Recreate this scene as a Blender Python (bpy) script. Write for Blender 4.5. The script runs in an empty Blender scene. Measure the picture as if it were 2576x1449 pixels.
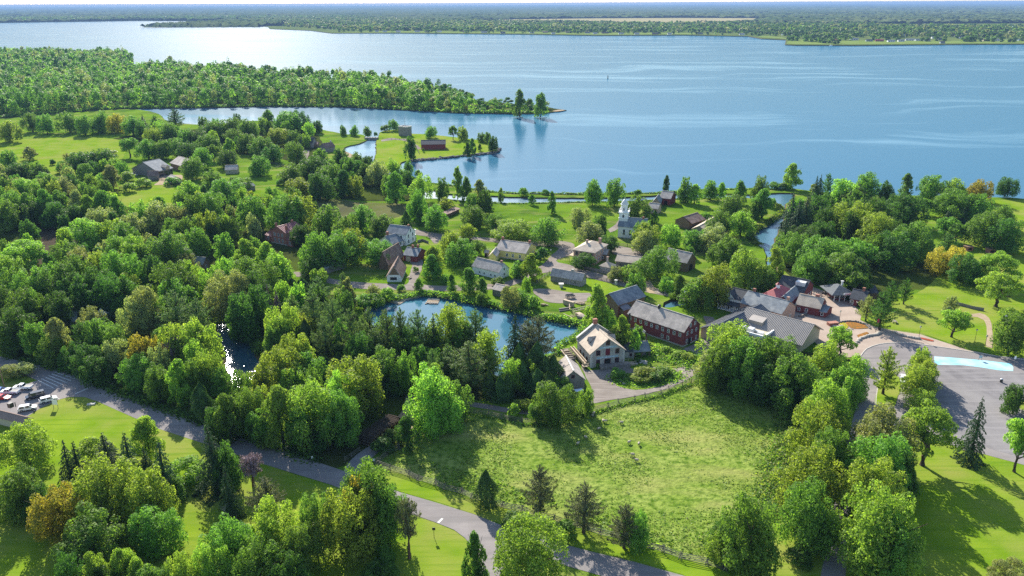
import bpy, bmesh, math, random
import numpy as np
from mathutils import Vector, Matrix, noise
from mathutils.geometry import tessellate_polygon

R = math.radians
rng = np.random.default_rng(7)
random.seed(7)
SC = bpy.context.scene
COL = SC.collection

# ------------------------------------------------------------ camera
CAM_H, PITCH, ROLL = 110.0, R(19.665), R(0.2)
W_, H_ = 2576.0, 1449.0            # survey raster used for the site plan
FPX = 28 / 36 * W_
cp, sp, cr, sr = math.cos(PITCH), math.sin(PITCH), math.cos(ROLL), math.sin(ROLL)
cam = bpy.data.cameras.new('camera')
cam.lens, cam.sensor_width, cam.clip_start, cam.clip_end = 28, 36, 1.0, 200000
camo = bpy.data.objects.new('camera', cam)
COL.objects.link(camo)
_r = Vector((1, 0, 0)); _u = Vector((0, sp, cp)); _f = Vector((0, cp, -sp))
_cx = _r * cr - _u * sr; _cy = _r * sr + _u * cr; _cz = -_f
camo.matrix_world = Matrix(((_cx.x, _cy.x, _cz.x, 0), (_cx.y, _cy.y, _cz.y, 0), (_cx.z, _cy.z, _cz.z, CAM_H), (0, 0, 0, 1)))
SC.camera = camo

# ------------------------------------------------------------ light
SUN_EL, SUN_AZ = R(31), R(-18)
wd = bpy.data.worlds.new('World'); SC.world = wd; wd.use_nodes = True
nt = wd.node_tree
sky = nt.nodes.new('ShaderNodeTexSky'); sky.sky_type = 'NISHITA'; sky.sun_disc = False
sky.sun_elevation, sky.sun_rotation = SUN_EL, SUN_AZ
sky.air_density, sky.dust_density, sky.ozone_density = 1.0, 0.6, 1.6
nt.nodes['Background'].inputs['Strength'].default_value = 0.11
nt.links.new(sky.outputs[0], nt.nodes['Background'].inputs['Color'])
sl = bpy.data.lights.new('sun', 'SUN'); sl.energy = 5.0; sl.angle = R(0.5); sl.color = (1.0, 0.93, 0.82)
so = bpy.data.objects.new('sun', sl); COL.objects.link(so)
SDIR = Vector((math.sin(SUN_AZ) * math.cos(SUN_EL), math.cos(SUN_AZ) * math.cos(SUN_EL), math.sin(SUN_EL)))
so.rotation_euler = SDIR.to_track_quat('Z', 'Y').to_euler(); so.location = (0, 0, 300)
SC.view_settings.view_transform = 'Standard'; SC.view_settings.look = 'None'
SC.view_settings.exposure, SC.view_settings.gamma = 1.25, 1.0
cy = SC.cycles
cy.max_bounces, cy.diffuse_bounces, cy.glossy_bounces, cy.transmission_bounces, cy.volume_bounces = 5, 2, 2, 3, 0
cy.transparent_max_bounces = 6
cy.caustics_reflective = cy.caustics_refractive = False
cy.use_denoising = False

# ------------------------------------------------------------ site plan helpers
def G(x, y, z=0.0):
    u = (x - W_ / 2) / FPX; v = -(y - H_ / 2) / FPX
    u, v = u * cr + v * sr, -u * sr + v * cr
    d = Vector((u, cp + v * sp, -sp + v * cp))
    return Vector((0, 0, CAM_H)) + d * ((z - CAM_H) / d.z)
def proj(p):
    d = Vector(p) - Vector((0, 0, CAM_H))
    dep = d.y * cp - d.z * sp
    u, v = d.x / dep, (d.y * sp + d.z * cp) / dep
    u, v = u * cr - v * sr, u * sr + v * cr
    return u * FPX + W_ / 2, -v * FPX + H_ / 2, dep
PAN = {1: (0, 0), 2: (858.67, 0), 3: (1717.33, 0), 4: (0, 483), 5: (858.67, 483), 6: (1717.33, 483), 7: (0, 966), 8: (858.67, 966), 9: (1717.33, 966)}

def tag(o, label=None, cat=None, group=None, kind=None):
    if label: o['label'] = label
    if cat: o['category'] = cat
    if group: o['group'] = group
    if kind: o['kind'] = kind
    return o
def link(name, me, parent=None, mat=None):
    o = bpy.data.objects.new(name, me); COL.objects.link(o)
    if parent is not None: o.parent = parent
    if mat is not None and me is not None and hasattr(me, 'materials') and not me.materials:
        for m in (mat if isinstance(mat, (list, tuple)) else [mat]): me.materials.append(m)
    return o
def empty(name, loc=(0, 0, 0), rz=0.0, label=None, cat=None, group=None):
    o = bpy.data.objects.new(name, None); COL.objects.link(o)
    o.empty_display_size = 0.5
    o.location = loc; o.rotation_euler = (0, 0, rz)
    return tag(o, label, cat, group)
def copy_tree(o, parent=None):
    c = o.copy(); COL.objects.link(c); c.parent = parent
    for ch in list(o.children): copy_tree(ch, c)
    return c
def np_mesh(name, V, F, mats=(), mi=None):
    """quads/tris arrays -> mesh"""
    V = np.asarray(V, np.float32); F = np.asarray(F, np.int32)
    me = bpy.data.meshes.new(name); k = F.shape[1]
    me.vertices.add(len(V)); me.vertices.foreach_set('co', V.ravel())
    me.loops.add(F.size); me.loops.foreach_set('vertex_index', F.ravel())
    me.polygons.add(len(F))
    me.polygons.foreach_set('loop_start', np.arange(0, F.size, k, dtype=np.int32))
    me.polygons.foreach_set('loop_total', np.full(len(F), k, np.int32))
    for m in mats: me.materials.append(m)
    if mi is not None: me.polygons.foreach_set('material_index', np.asarray(mi, np.int32))
    me.update(calc_edges=True); me.validate()
    return me

class MB:
    """collects shapes, then becomes ONE mesh"""
    def __init__(s): s.v = []; s.f = []
    def add(s, vs, fs):
        n = len(s.v); s.v += [tuple(p) for p in vs]; s.f += [tuple(i + n for i in f) for f in fs]; return s
    def box(s, x0, y0, z0, x1, y1, z1, M=None):
        vs = [Vector(p) for p in ((x0,y0,z0),(x1,y0,z0),(x1,y1,z0),(x0,y1,z0),(x0,y0,z1),(x1,y0,z1),(x1,y1,z1),(x0,y1,z1))]
        if M is not None: vs = [M @ p for p in vs]
        return s.add(vs, ((3,2,1,0),(4,5,6,7),(0,1,5,4),(1,2,6,5),(2,3,7,6),(3,0,4,7)))
    def bar(s, a, b, w, h=None):
        a, b = Vector(a), Vector(b); d = b - a; L = d.length
        if L < 1e-6: return s
        q = d.to_track_quat('X', 'Z').to_matrix().to_4x4(); h = h or w
        return s.box(0, -w/2, -h/2, L, w/2, h/2, Matrix.Translation(a) @ q)
    def tube(s, pts, rad, n=8, cap=True):
        pts = [Vector(p) for p in pts]; base = len(s.v)
        for i, p in enumerate(pts):
            d = (pts[min(i+1, len(pts)-1)] - pts[max(i-1, 0)]).normalized()
            q = d.to_track_quat('Z', 'Y')
            r = rad[i] if isinstance(rad, (list, tuple)) else rad
            for k in range(n):
                a = 2 * math.pi * k / n
                s.v.append(tuple(p + q @ Vector((r * math.cos(a), r * math.sin(a), 0))))
        for i in range(len(pts) - 1):
            for k in range(n):
                s.f.append((base+i*n+k, base+i*n+(k+1)%n, base+(i+1)*n+(k+1)%n, base+(i+1)*n+k))
        if cap:
            s.f.append(tuple(base + k for k in reversed(range(n))))
            s.f.append(tuple(base + (len(pts)-1)*n + k for k in range(n)))
        return s
    def prism(s, prof, y0, y1, M=None):
        """profile in x,z extruded along y"""
        n = len(prof)
        vs = [Vector((x, y0, z)) for x, z in prof] + [Vector((x, y1, z)) for x, z in prof]
        if M is not None: vs = [M @ p for p in vs]
        fs = [tuple(range(n)), tuple(reversed(range(n, 2*n)))]
        fs += [((i+1) % n, i, n+i, n+(i+1) % n) for i in range(n)]
        return s.add(vs, fs)
    def ball(s, c, r, seg=8, rings=5, sc=(1,1,1)):
        c = Vector(c); base = len(s.v)
        for i in range(1, rings):
            t = math.pi * i / rings
            for k in range(seg):
                a = 2*math.pi*k/seg
                s.v.append((c.x+r*sc[0]*math.sin(t)*math.cos(a), c.y+r*sc[1]*math.sin(t)*math.sin(a), c.z+r*sc[2]*math.cos(t)))
        top = len(s.v); s.v.append((c.x, c.y, c.z+r*sc[2])); s.v.append((c.x, c.y, c.z-r*sc[2]))
        for k in range(seg):
            s.f.append((top, base+k, base+(k+1) % seg))
            s.f.append((top+1, base+(rings-2)*seg+(k+1) % seg, base+(rings-2)*seg+k))
            for i in range(rings-2):
                s.f.append((base+i*seg+k, base+(i+1)*seg+k, base+(i+1)*seg+(k+1)%seg, base+i*seg+(k+1)%seg))
        return s
    def mesh(s, name):
        me = bpy.data.meshes.new(name); me.from_pydata(s.v, [], s.f); me.validate(); return me
    def build(s, name, mat, parent=None, loc=None, rz=None):
        o = link(name, s.mesh(name), parent, mat)
        if loc is not None: o.location = loc
        if rz is not None: o.rotation_euler = (0, 0, rz)
        return o

# ------------------------------------------------------------ materials
MATS = {}
def srgb(r, g, b):
    f = lambda c: (c/255/12.92) if c/255 <= 0.04045 else ((c/255+0.055)/1.055)**2.4
    return (f(r), f(g), f(b))
def mat(name, c1, c2=None, scale=1.0, rough=0.85, spec=0.3, bump=0.0, bscale=None, pos=False, stretch=(1,1,1), lo=0.35, hi=0.65, c3=None, scale3=0.1, metal=0.0, detail=4, brick=None, wear=None):
    m = bpy.data.materials.new(name); m.use_nodes = True; MATS[name] = m
    t = m.node_tree; N = t.nodes; L = t.links; b = N['Principled BSDF']
    b.inputs['Roughness'].default_value = rough; b.inputs['Metallic'].default_value = metal
    b.inputs['Specular IOR Level'].default_value = 0.0 if pos else spec
    if pos:
        src = N.new('ShaderNodeNewGeometry').outputs['Position']
    else:
        src = N.new('ShaderNodeTexCoord').outputs['Object']
    mp = N.new('ShaderNodeMapping'); mp.inputs['Scale'].default_value = stretch; L.new(src, mp.inputs['Vector'])
    def nz(sc, det=detail):
        n = N.new('ShaderNodeTexNoise'); n.inputs['Scale'].default_value = sc; n.inputs['Detail'].default_value = det
        n.inputs['Roughness'].default_value = 0.6
        L.new(mp.outputs[0], n.inputs['Vector']); return n.outputs['Fac']
    def mix(fac, a, bb):
        x = N.new('ShaderNodeMix'); x.data_type = 'RGBA'
        L.new(fac, x.inputs[0])
        for v, i in ((a, 6), (bb, 7)):
            if hasattr(v, 'is_output'): L.new(v, x.inputs[i])
            else: x.inputs[i].default_value = (*v, 1)
        return x.outputs[2]
    def ramp(fac, a, bb):
        r = N.new('ShaderNodeMapRange'); r.inputs[1].default_value = a; r.inputs[2].default_value = bb
        L.new(fac, r.inputs[0]); return r.outputs[0]
    if brick:
        br = N.new('ShaderNodeTexBrick'); L.new(mp.outputs[0], br.inputs['Vector'])
        br.inputs['Color1'].default_value = (*c1, 1); br.inputs['Color2'].default_value = (*(c2 or c1), 1)
        br.inputs['Mortar'].default_value = (*brick[2], 1); br.inputs['Scale'].default_value = 1
        br.inputs['Brick Width'].default_value = brick[0]; br.inputs['Row Height'].default_value = brick[1]
        br.inputs['Mortar Size'].default_value = brick[3]; br.inputs['Bias'].default_value = 0
        col = br.outputs['Color']
        if c3: col = mix(ramp(nz(scale3), 0.35, 0.7), col, c3)
        L.new(col, b.inputs['Base Color'])
    elif c2:
        col = mix(ramp(nz(scale), lo, hi), c1, c2)
        if c3: col = mix(ramp(nz(scale3, 3), 0.42, 0.66), col, c3)
        if wear:
            m2 = N.new('ShaderNodeMapping'); m2.inputs['Rotation'].default_value = (0, 0, R(wear[0])); m2.inputs['Scale'].default_value = (wear[1], wear[2], 1); L.new(src, m2.inputs['Vector'])
            n2 = N.new('ShaderNodeTexNoise'); n2.inputs['Scale'].default_value = 1; n2.inputs['Detail'].default_value = 3; L.new(m2.outputs[0], n2.inputs['Vector'])
            col = mix(ramp(n2.outputs['Fac'], wear[3], wear[4]), col, wear[5])
        L.new(col, b.inputs['Base Color'])
    else:
        b.inputs['Base Color'].default_value = (*c1, 1)
    if bump:
        bp = N.new('ShaderNodeBump'); bp.inputs['Strength'].default_value = bump; bp.inputs['Distance'].default_value = 0.3 if pos else 0.05
        L.new(nz(bscale or scale * 3), bp.inputs['Height']); L.new(bp.outputs[0], b.inputs['Normal'])
    return m
def leafmat(name, c, trans=0.45, c2=None):
    """foliage: diffuse plus light shining through the leaf, each tree its own tint"""
    m = bpy.data.materials.new(name); m.use_nodes = True; MATS[name] = m
    t = m.node_tree; N = t.nodes; L = t.links; b = N['Principled BSDF']
    b.inputs['Roughness'].default_value = 0.6; b.inputs['Specular IOR Level'].default_value = 0.15
    oi = N.new('ShaderNodeObjectInfo')
    tc = N.new('ShaderNodeNewGeometry')
    n = N.new('ShaderNodeTexNoise'); n.inputs['Scale'].default_value = 0.55; n.inputs['Detail'].default_value = 3
    L.new(tc.outputs['Position'], n.inputs['Vector'])
    x = N.new('ShaderNodeMix'); x.data_type = 'RGBA'; x.inputs[6].default_value = (*[v*0.62 for v in c], 1)
    c2 = c2 or (c[0]*1.7, c[1]*1.35, c[2]*1.0)
    x.inputs[7].default_value = (*c2, 1)
    mr = N.new('ShaderNodeMapRange'); mr.inputs[1].default_value = 0.33; mr.inputs[2].default_value = 0.67
    L.new(n.outputs['Fac'], mr.inputs[0]); L.new(mr.outputs[0], x.inputs[0])
    hs = N.new('ShaderNodeHueSaturation')
    for i, (lo, hi) in (('Hue', (0.485, 0.512)), ('Value', (0.8, 1.25))):
        q = N.new('ShaderNodeMapRange'); q.inputs[3].default_value = lo; q.inputs[4].default_value = hi
        L.new(oi.outputs['Random'], q.inputs[0]); L.new(q.outputs[0], hs.inputs[i])
    L.new(x.outputs[2], hs.inputs['Color']); L.new(hs.outputs[0], b.inputs['Base Color'])
    tr = N.new('ShaderNodeBsdfTranslucent')
    g = N.new('ShaderNodeMix'); g.data_type = 'RGBA'; g.blend_type = 'MULTIPLY'; g.inputs[0].default_value = 1
    L.new(hs.outputs[0], g.inputs[6]); g.inputs[7].default_value = (1.5, 1.6, 0.75, 1); L.new(g.outputs[2], tr.inputs[0])
    ms = N.new('ShaderNodeMixShader'); ms.inputs[0].default_value = trans
    L.new(b.outputs[0], ms.inputs[1]); L.new(tr.outputs[0], ms.inputs[2])
    L.new(ms.outputs[0], N['Material Output'].inputs['Surface'])
    return m
def watermat(name, base, rough, bump, bscale, streak=0.0, stretch=(1, 1, 1), spec=0.8):
    m = bpy.data.materials.new(name); m.use_nodes = True; MATS[name] = m
    t = m.node_tree; N = t.nodes; L = t.links; b = N['Principled BSDF']
    b.inputs['Base Color'].default_value = (*base, 1)
    b.inputs['Specular IOR Level'].default_value = 0.0; b.inputs['Roughness'].default_value = 1.0
    gl = N.new('ShaderNodeBsdfAnisotropic'); gl.inputs['Roughness'].default_value = rough
    fr = N.new('ShaderNodeFresnel'); fr.inputs['IOR'].default_value = 1.33
    fm = N.new('ShaderNodeMath'); fm.operation = 'MULTIPLY'; fm.inputs[1].default_value = 1.0; L.new(fr.outputs[0], fm.inputs[0])
    fc = N.new('ShaderNodeMath'); fc.operation = 'MINIMUM'; fc.inputs[1].default_value = spec; L.new(fm.outputs[0], fc.inputs[0])
    mx = N.new('ShaderNodeMixShader'); L.new(fc.outputs[0], mx.inputs[0]); L.new(b.outputs[0], mx.inputs[1]); L.new(gl.outputs[0], mx.inputs[2])
    L.new(mx.outputs[0], N['Material Output'].inputs['Surface'])
    gp = N.new('ShaderNodeNewGeometry')
    n = N.new('ShaderNodeTexNoise'); n.inputs['Scale'].default_value = bscale; n.inputs['Detail'].default_value = 5; n.inputs['Roughness'].default_value = 0.65
    mp = N.new('ShaderNodeMapping'); mp.inputs['Scale'].default_value = stretch; L.new(gp.outputs['Position'], mp.inputs['Vector'])
    L.new(mp.outputs[0], n.inputs['Vector'])
    bp = N.new('ShaderNodeBump'); bp.inputs['Strength'].default_value = bump; bp.inputs['Distance'].default_value = 0.4
    L.new(n.outputs['Fac'], bp.inputs['Height']); L.new(bp.outputs[0], gl.inputs['Normal'])
    if streak:
        # wind slicks: long wandering bands of smoother, paler water
        w1 = N.new('ShaderNodeTexNoise'); w1.inputs['Scale'].default_value = 0.0035; w1.inputs['Detail'].default_value = 3
        L.new(gp.outputs['Position'], w1.inputs['Vector'])
        ad = N.new('ShaderNodeVectorMath'); ad.operation = 'MULTIPLY_ADD'
        L.new(w1.outputs['Color'], ad.inputs[0]); ad.inputs[1].default_value = (260, 260, 0); L.new(gp.outputs['Position'], ad.inputs[2])
        m2 = N.new('ShaderNodeMapping'); m2.inputs['Scale'].default_value = (0.0022, 0.016, 1); m2.inputs['Rotation'].default_value = (0, 0, R(-14))
        L.new(ad.outputs[0], m2.inputs['Vector'])
        n2 = N.new('ShaderNodeTexNoise'); n2.inputs['Scale'].default_value = 1.0; n2.inputs['Detail'].default_value = 5; n2.inputs['Roughness'].default_value = 0.6
        L.new(m2.outputs[0], n2.inputs['Vector'])
        r2 = N.new('ShaderNodeMapRange'); r2.inputs[1].default_value = 0.52; r2.inputs[2].default_value = 0.70; L.new(n2.outputs['Fac'], r2.inputs[0])
        x = N.new('ShaderNodeMix'); x.data_type = 'RGBA'; x.inputs[6].default_value = (*base, 1); x.inputs[7].default_value = (base[0]*2+.075, base[1]*1.45+.075, base[2]*1.3+.075, 1)
        L.new(r2.outputs[0], x.inputs[0]); L.new(x.outputs[2], b.inputs['Base Color'])
        r3 = N.new('ShaderNodeMapRange'); r3.inputs[3].default_value = rough; r3.inputs[4].default_value = rough * 0.8; L.new(r2.outputs[0], r3.inputs[0])
        L.new(r3.outputs[0], gl.inputs['Roughness'])
    return m

grass = mat('lawn_grass', (.115,.205,.010), (.175,.255,.020), .10, .9, .2, .22, 2.0, True, c3=(.21,.235,.05), scale3=.045, wear=(25, .03, .8, .52, .75, (.10,.185,.012)))
meadow = mat('meadow_grass', (.095,.185,.012), (.155,.24,.022), .10, .9, .2, .8, 1.6, True, c3=(.05,.11,.012), scale3=.05, wear=(-15, .03, .12, .5, .72, (.22,.225,.07)))
pasture_m = mat('pasture_grass_ground', (.15,.225,.03), (.225,.285,.065), .07, .9, .2, 1.0, 1.1, True, c3=(.06,.12,.012), scale3=.6, wear=(40, .035, .10, .48, .75, (.27,.27,.09)))
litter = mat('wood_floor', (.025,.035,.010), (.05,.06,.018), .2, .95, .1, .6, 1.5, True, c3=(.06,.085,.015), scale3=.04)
marsh = mat('marsh_ground', (.09,.11,.03), (.15,.15,.06), .08, .95, .1, .5, 1.0, True, c3=(.06,.06,.04), scale3=.02)
asphalt = mat('asphalt', (.225,.205,.197), (.26,.24,.23), .25, .9, .25, .15, 6, True, c3=(.195,.18,.175), scale3=.04, wear=(-22, .02, .5, .5, .75, (.175,.165,.16)))
asphalt_d = mat('worn_asphalt', (.15,.143,.145), (.20,.19,.19), .35, .9, .25, .15, 6, True, c3=(.23,.22,.215), scale3=.05, wear=(35, .04, .7, .48, .7, (.24,.228,.225)), stretch=(1, .5, 1))
dirt = mat('gravel_dirt', (.20,.175,.155), (.26,.23,.20), .3, .95, .15, .2, 5, True, c3=(.17,.145,.125), scale3=.06, wear=(10, .06, .9, .5, .72, (.30,.265,.235)))
sand = mat('bare_earth', (.30,.23,.155), (.36,.29,.20), .4, .95, .1, .2, 5, True)
pave = mat('plaza_concrete', (.34,.275,.225), (.385,.315,.26), .3, .9, .2, .05, 6, True, c3=(.31,.25,.205), scale3=.1)
blue_paint = mat('blue_pavement_paint', (.22,.50,.58), (.30,.55,.60), .25, .85, .25, .05, 5, True, c3=(.40,.52,.55), scale3=.22)
white_line = mat('road_paint', (.62,.62,.58), (.45,.45,.43), 1.2, .85, .25, pos=True)
yellow_line = mat('yellow_road_paint', (.6,.5,.2), (.5,.42,.2), 1.2, .85, .25, pos=True)
kerb_m = mat('kerb_concrete', (.38,.36,.32), (.46,.43,.38), 1.0, .9, .2)
bank_m = mat('bank_earth', (.07,.06,.035), (.11,.095,.06), .5, .95, .1, .5, 2, True)
farland = mat('far_land', (.075,.115,.03), (.12,.15,.045), .01, .95, .1, pos=True)
tan_field = mat('tan_field', (.28,.245,.12), (.33,.29,.16), .004, .95, .1, pos=True, stretch=(.3, 1, 1))
river_m = watermat('river_water', (.013,.100,.172), .17, .10, .22, streak=1.0, spec=.18)
pond_m = watermat('pond_water', (.04,.13,.19), .05, .06, .9)
canal_m = watermat('canal_water', (.04,.12,.17), .26, .25, .8)
stone_w = mat('grey_stone', (0.520,0.481,0.416), (0.390,0.364,0.325), .5, .9, .2, .3, 4, c3=(0.286,0.273,0.247), scale3=.6, brick=(.75,.35,(0.520,0.494,0.442),.03))
stone_d = mat('dark_fieldstone', (.22,.20,.18), (.15,.14,.125), .5, .9, .2, .3, 4, c3=(.28,.25,.22), scale3=.6, brick=(.6,.3,(.28,.26,.23),.03))
quoin = mat('pale_quoin', (.52,.50,.45))
red_wood = mat('red_board', (.215,.052,.050), (.165,.042,.042), .8, .85, .25, .1, 6, stretch=(.3,.3,3))
barn_red = mat('barn_red', (0.238,0.049,0.042), (0.168,0.042,0.039), .8, .85, .25, .1, 6, stretch=(2,2,.3))
brick_r = mat('red_brick', (0.360,0.138,0.090), (0.288,0.108,0.078), .5, .9, .2, .1, 5, brick=(.5,.16,(0.384,0.264,0.204),.02))
brick_p = mat('pink_brick', (0.460,0.270,0.196), (0.391,0.218,0.161), .5, .9, .2, .1, 5, brick=(.5,.16,(0.483,0.380,0.310),.02))
white_w = mat('white_clapboard', (.78,.78,.76), (.70,.70,.68), .6, .7, .3, .1, 4, stretch=(.3,.3,5))
cream_w = mat('yellow_clapboard', (.72,.60,.20), (.66,.55,.19), .6, .75, .3, .1, 4, stretch=(.3,.3,5))
beige_w = mat('beige_siding', (.46,.41,.30), (.41,.365,.27), .6, .8, .25, .1, 4, stretch=(.3,.3,4))
tan_wall = mat('tan_wall', (.42,.36,.27), (.37,.32,.24), .5, .85, .25)
bluegrey_w = mat('bluegrey_board', (.34,.38,.40), (.28,.32,.34), .6, .8, .25, .1, 4, stretch=(3,3,.3))
wood_br = mat('brown_board', (0.216,0.142,0.088), (0.142,0.095,0.061), 1.0, .9, .2, .3, 6, stretch=(3,3,.2))
wood_gr = mat('grey_board', (0.260,0.240,0.215), (0.169,0.156,0.143), 1.0, .9, .2, .3, 6, stretch=(3,3,.2))
log_w = mat('grey_log', (0.312,0.286,0.260), (0.195,0.182,0.163), 1.0, .9, .2, .4, 3, stretch=(.2,.2,4))
shingle = mat('grey_shingle', (0.494,0.434,0.379), (0.346,0.308,0.272), 1.1, .9, .2, .4, 5, c3=(0.281,0.253,0.227), scale3=.3, stretch=(1,1,1))
shingle_l = mat('pale_shingle', (0.516,0.432,0.336), (0.432,0.360,0.282), .7, .9, .2, .3, 5, c3=(0.360,0.300,0.240), scale3=.3)
shingle_d = mat('dark_shingle', (.075,.08,.09), (.05,.055,.062), .9, .85, .25, .3, 5)
shingle_g = mat('slate_blue_shingle', (0.202,0.225,0.240), (0.132,0.152,0.171), .9, .85, .25, .3, 5, c3=(0.265,0.279,0.279), scale3=.4)
shingle_b = mat('brown_shingle', (0.209,0.131,0.103), (0.137,0.092,0.077), .9, .9, .2, .4, 5, c3=(0.274,0.200,0.162), scale3=.4)
red_roof = mat('red_metal_roof', (.36,.055,.06), (.28,.045,.05), .5, .5, .4)
maroon_roof = mat('maroon_seam_roof', (.30,.11,.11), (.24,.09,.09), .5, .6, .35)
brown_flat = mat('brown_felt_roof', (.26,.185,.155), (.22,.16,.135), .3, .9, .2, .1, 4)
seam_roof = mat('taupe_seam_metal', (0.338,0.300,0.263), (0.300,0.269,0.237), .3, .5, .4)
dark_in = mat('dark_opening', (.012,.011,.01))
glass = mat('window_glass', (.02,.025,.03), rough=.08, spec=.6)
red_trim = mat('red_trim', (.15,.02,.03)); white_t = mat('white_trim', (.80,.80,.78)); green_t = mat('green_trim', (.05,.10,.08))
pale_plank = mat('pale_plank', (.46,.37,.26), (.36,.29,.21), 1.0, .9, .2, stretch=(.4,4,4))
rail_m = mat('grey_rail', (.19,.175,.15), (.10,.092,.08), .6, .95, .15)
weath = mat('weathered_rail', (.30,.26,.22), (.17,.15,.13), .6, .95, .15)
bark = mat('bark', (.085,.065,.05), (.05,.04,.03), 2, .95, .1, .5, 8)
birch = mat('pale_bark', (.40,.38,.34), (.22,.20,.18), 2, .9, .1)
pinebark = mat('reddish_bark', (.16,.09,.06), (.09,.06,.045), 2, .95, .1)
log_end = mat('cut_log_end', (.42,.27,.15), (.32,.20,.11), 3)
rock = mat('rock', (.20,.185,.17), (.12,.115,.11), .8, .95, .2, .4, 2)
pale_rock = mat('pale_rock', (.42,.38,.32), (.30,.27,.23), .8, .95, .2, .4, 2)
iron = mat('dark_metal', (.03,.032,.03), rough=.5, spec=.5)
pale_metal = mat('pale_metal', (.55,.56,.56), rough=.4, spec=.5)
lampglass = mat('lamp_glass', (.75,.72,.62), rough=.3, spec=.5)
wool = mat('wool', (.46,.40,.30), (.36,.31,.23), 6); skin_s = mat('sheep_face', (.10,.085,.07))
tyre_m = mat('tyre_rubber', (.015,.015,.015)); rim_m = mat('wheel_rim', (.45,.45,.46), rough=.35, metal=.6)
white_car = mat('white_car_paint', (.80,.81,.82), rough=.25, spec=.6); red_car = mat('red_car_paint', (.55,.02,.02), rough=.25, spec=.6)
dark_car = mat('dark_blue_car_paint', (.035,.045,.06), rough=.2, spec=.6); blue_car = mat('blue_car_paint', (.03,.12,.40), rough=.25, spec=.6); silver_car = mat('silver_car_paint', (.55,.56,.57), rough=.3, spec=.6)
headlamp_m = mat('headlamp_lens', (.7,.72,.75), rough=.1, spec=.7); taillamp_m = mat('taillamp_lens', (.35,.01,.01), rough=.2, spec=.6)
tent_m = mat('tent_fabric', (.62,.68,.74)); gold = mat('sign_yellow', (.75,.42,.02)); sign_blue = mat('sign_blue_grey', (.30,.42,.48))
sign_red = mat('sign_red', (.50,.05,.10))
flower_o = mat('orange_flowers', (.36,.14,.03), (.12,.10,.04), 1.5, pos=True); flower_r = mat('red_flowers', (.42,.03,.05), (.14,.10,.03), 3, pos=True); flower_y = mat('yellow_flowers', (.55,.42,.04), (.10,.16,.03), 3, pos=True)
LEAF = {
 'd': leafmat('dark_green_leaves', (0.055,0.136,0.032)), 'g': leafmat('green_leaves', (0.105,0.229,0.048)),
 'y': leafmat('yellow_green_leaves', (.195,.305,.045), .5, (.29,.36,.055)), 'l': leafmat('light_green_leaves', (0.171,0.328,0.063), .5),
 'w': leafmat('grey_green_leaves', (0.206,0.276,0.120), .4), 'o': leafmat('orange_tinted_leaves', (.25,.28,.045), .5, (.40,.33,.05)),
 'a': leafmat('golden_leaves', (.34,.31,.06), .5, (.50,.38,.06)), 's': leafmat('spruce_needles', (0.040,0.093,0.044), .15), 'p': leafmat('pine_needles', (0.101,0.192,0.072), .3),
 'k': leafmat('grey_pine_needles', (0.105,0.141,0.082), .2), 'c': leafmat('cedar_needles', (0.055,0.122,0.040), .2), 'b': leafmat('brown_needles', (0.207,0.147,0.171), .08, (0.276,0.192,0.228)),
}
COLN = {'d': 'dark green', 'g': 'green', 'y': 'yellow-green', 'l': 'light green', 'w': 'grey-green', 'o': 'orange-tinted', 'a': 'golden yellow', 's': 'dark green', 'p': 'blue-green', 'k': 'grey-green', 'c': 'deep green', 'b': 'brown'}
# ------------------------------------------------------------ ground
def loop_world(pts, step=4.0, jit=0.0, smooth=True, z=0.0):
    P = [Vector((*p[1:],)) if p[0] == 'w' else G(p[0], p[1]).xy for p in pts]
    P = [Vector((p.x, p.y)) for p in P]
    n = len(P); out = []
    for i in range(n):
        p0, p1, p2, p3 = P[i-1], P[i], P[(i+1) % n], P[(i+2) % n]
        L = (p2 - p1).length; k = max(1, min(40, int(L / step)))
        for j in range(k):
            t = j / k
            if smooth and L < 400:
                q = 0.5 * ((2*p1) + (p2-p0)*t + (2*p0-5*p1+4*p2-p3)*t*t + (3*p1-p0-3*p2+p3)*t**3)
                lin = p1.lerp(p2, t)
                if (q - lin).length > L * .35: q = lin
            else: q = p1.lerp(p2, t)
            if jit and L < 400:
                q = q + Vector((noise.noise((q.x*.23, q.y*.23, 1.7)), noise.noise((q.x*.23, q.y*.23, 9.1)))) * jit
            out.append(q)
    return out
def area2(P): return sum(P[i-1].x*P[i].y - P[i].x*P[i-1].y for i in range(len(P)))
_zk = [0]
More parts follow.
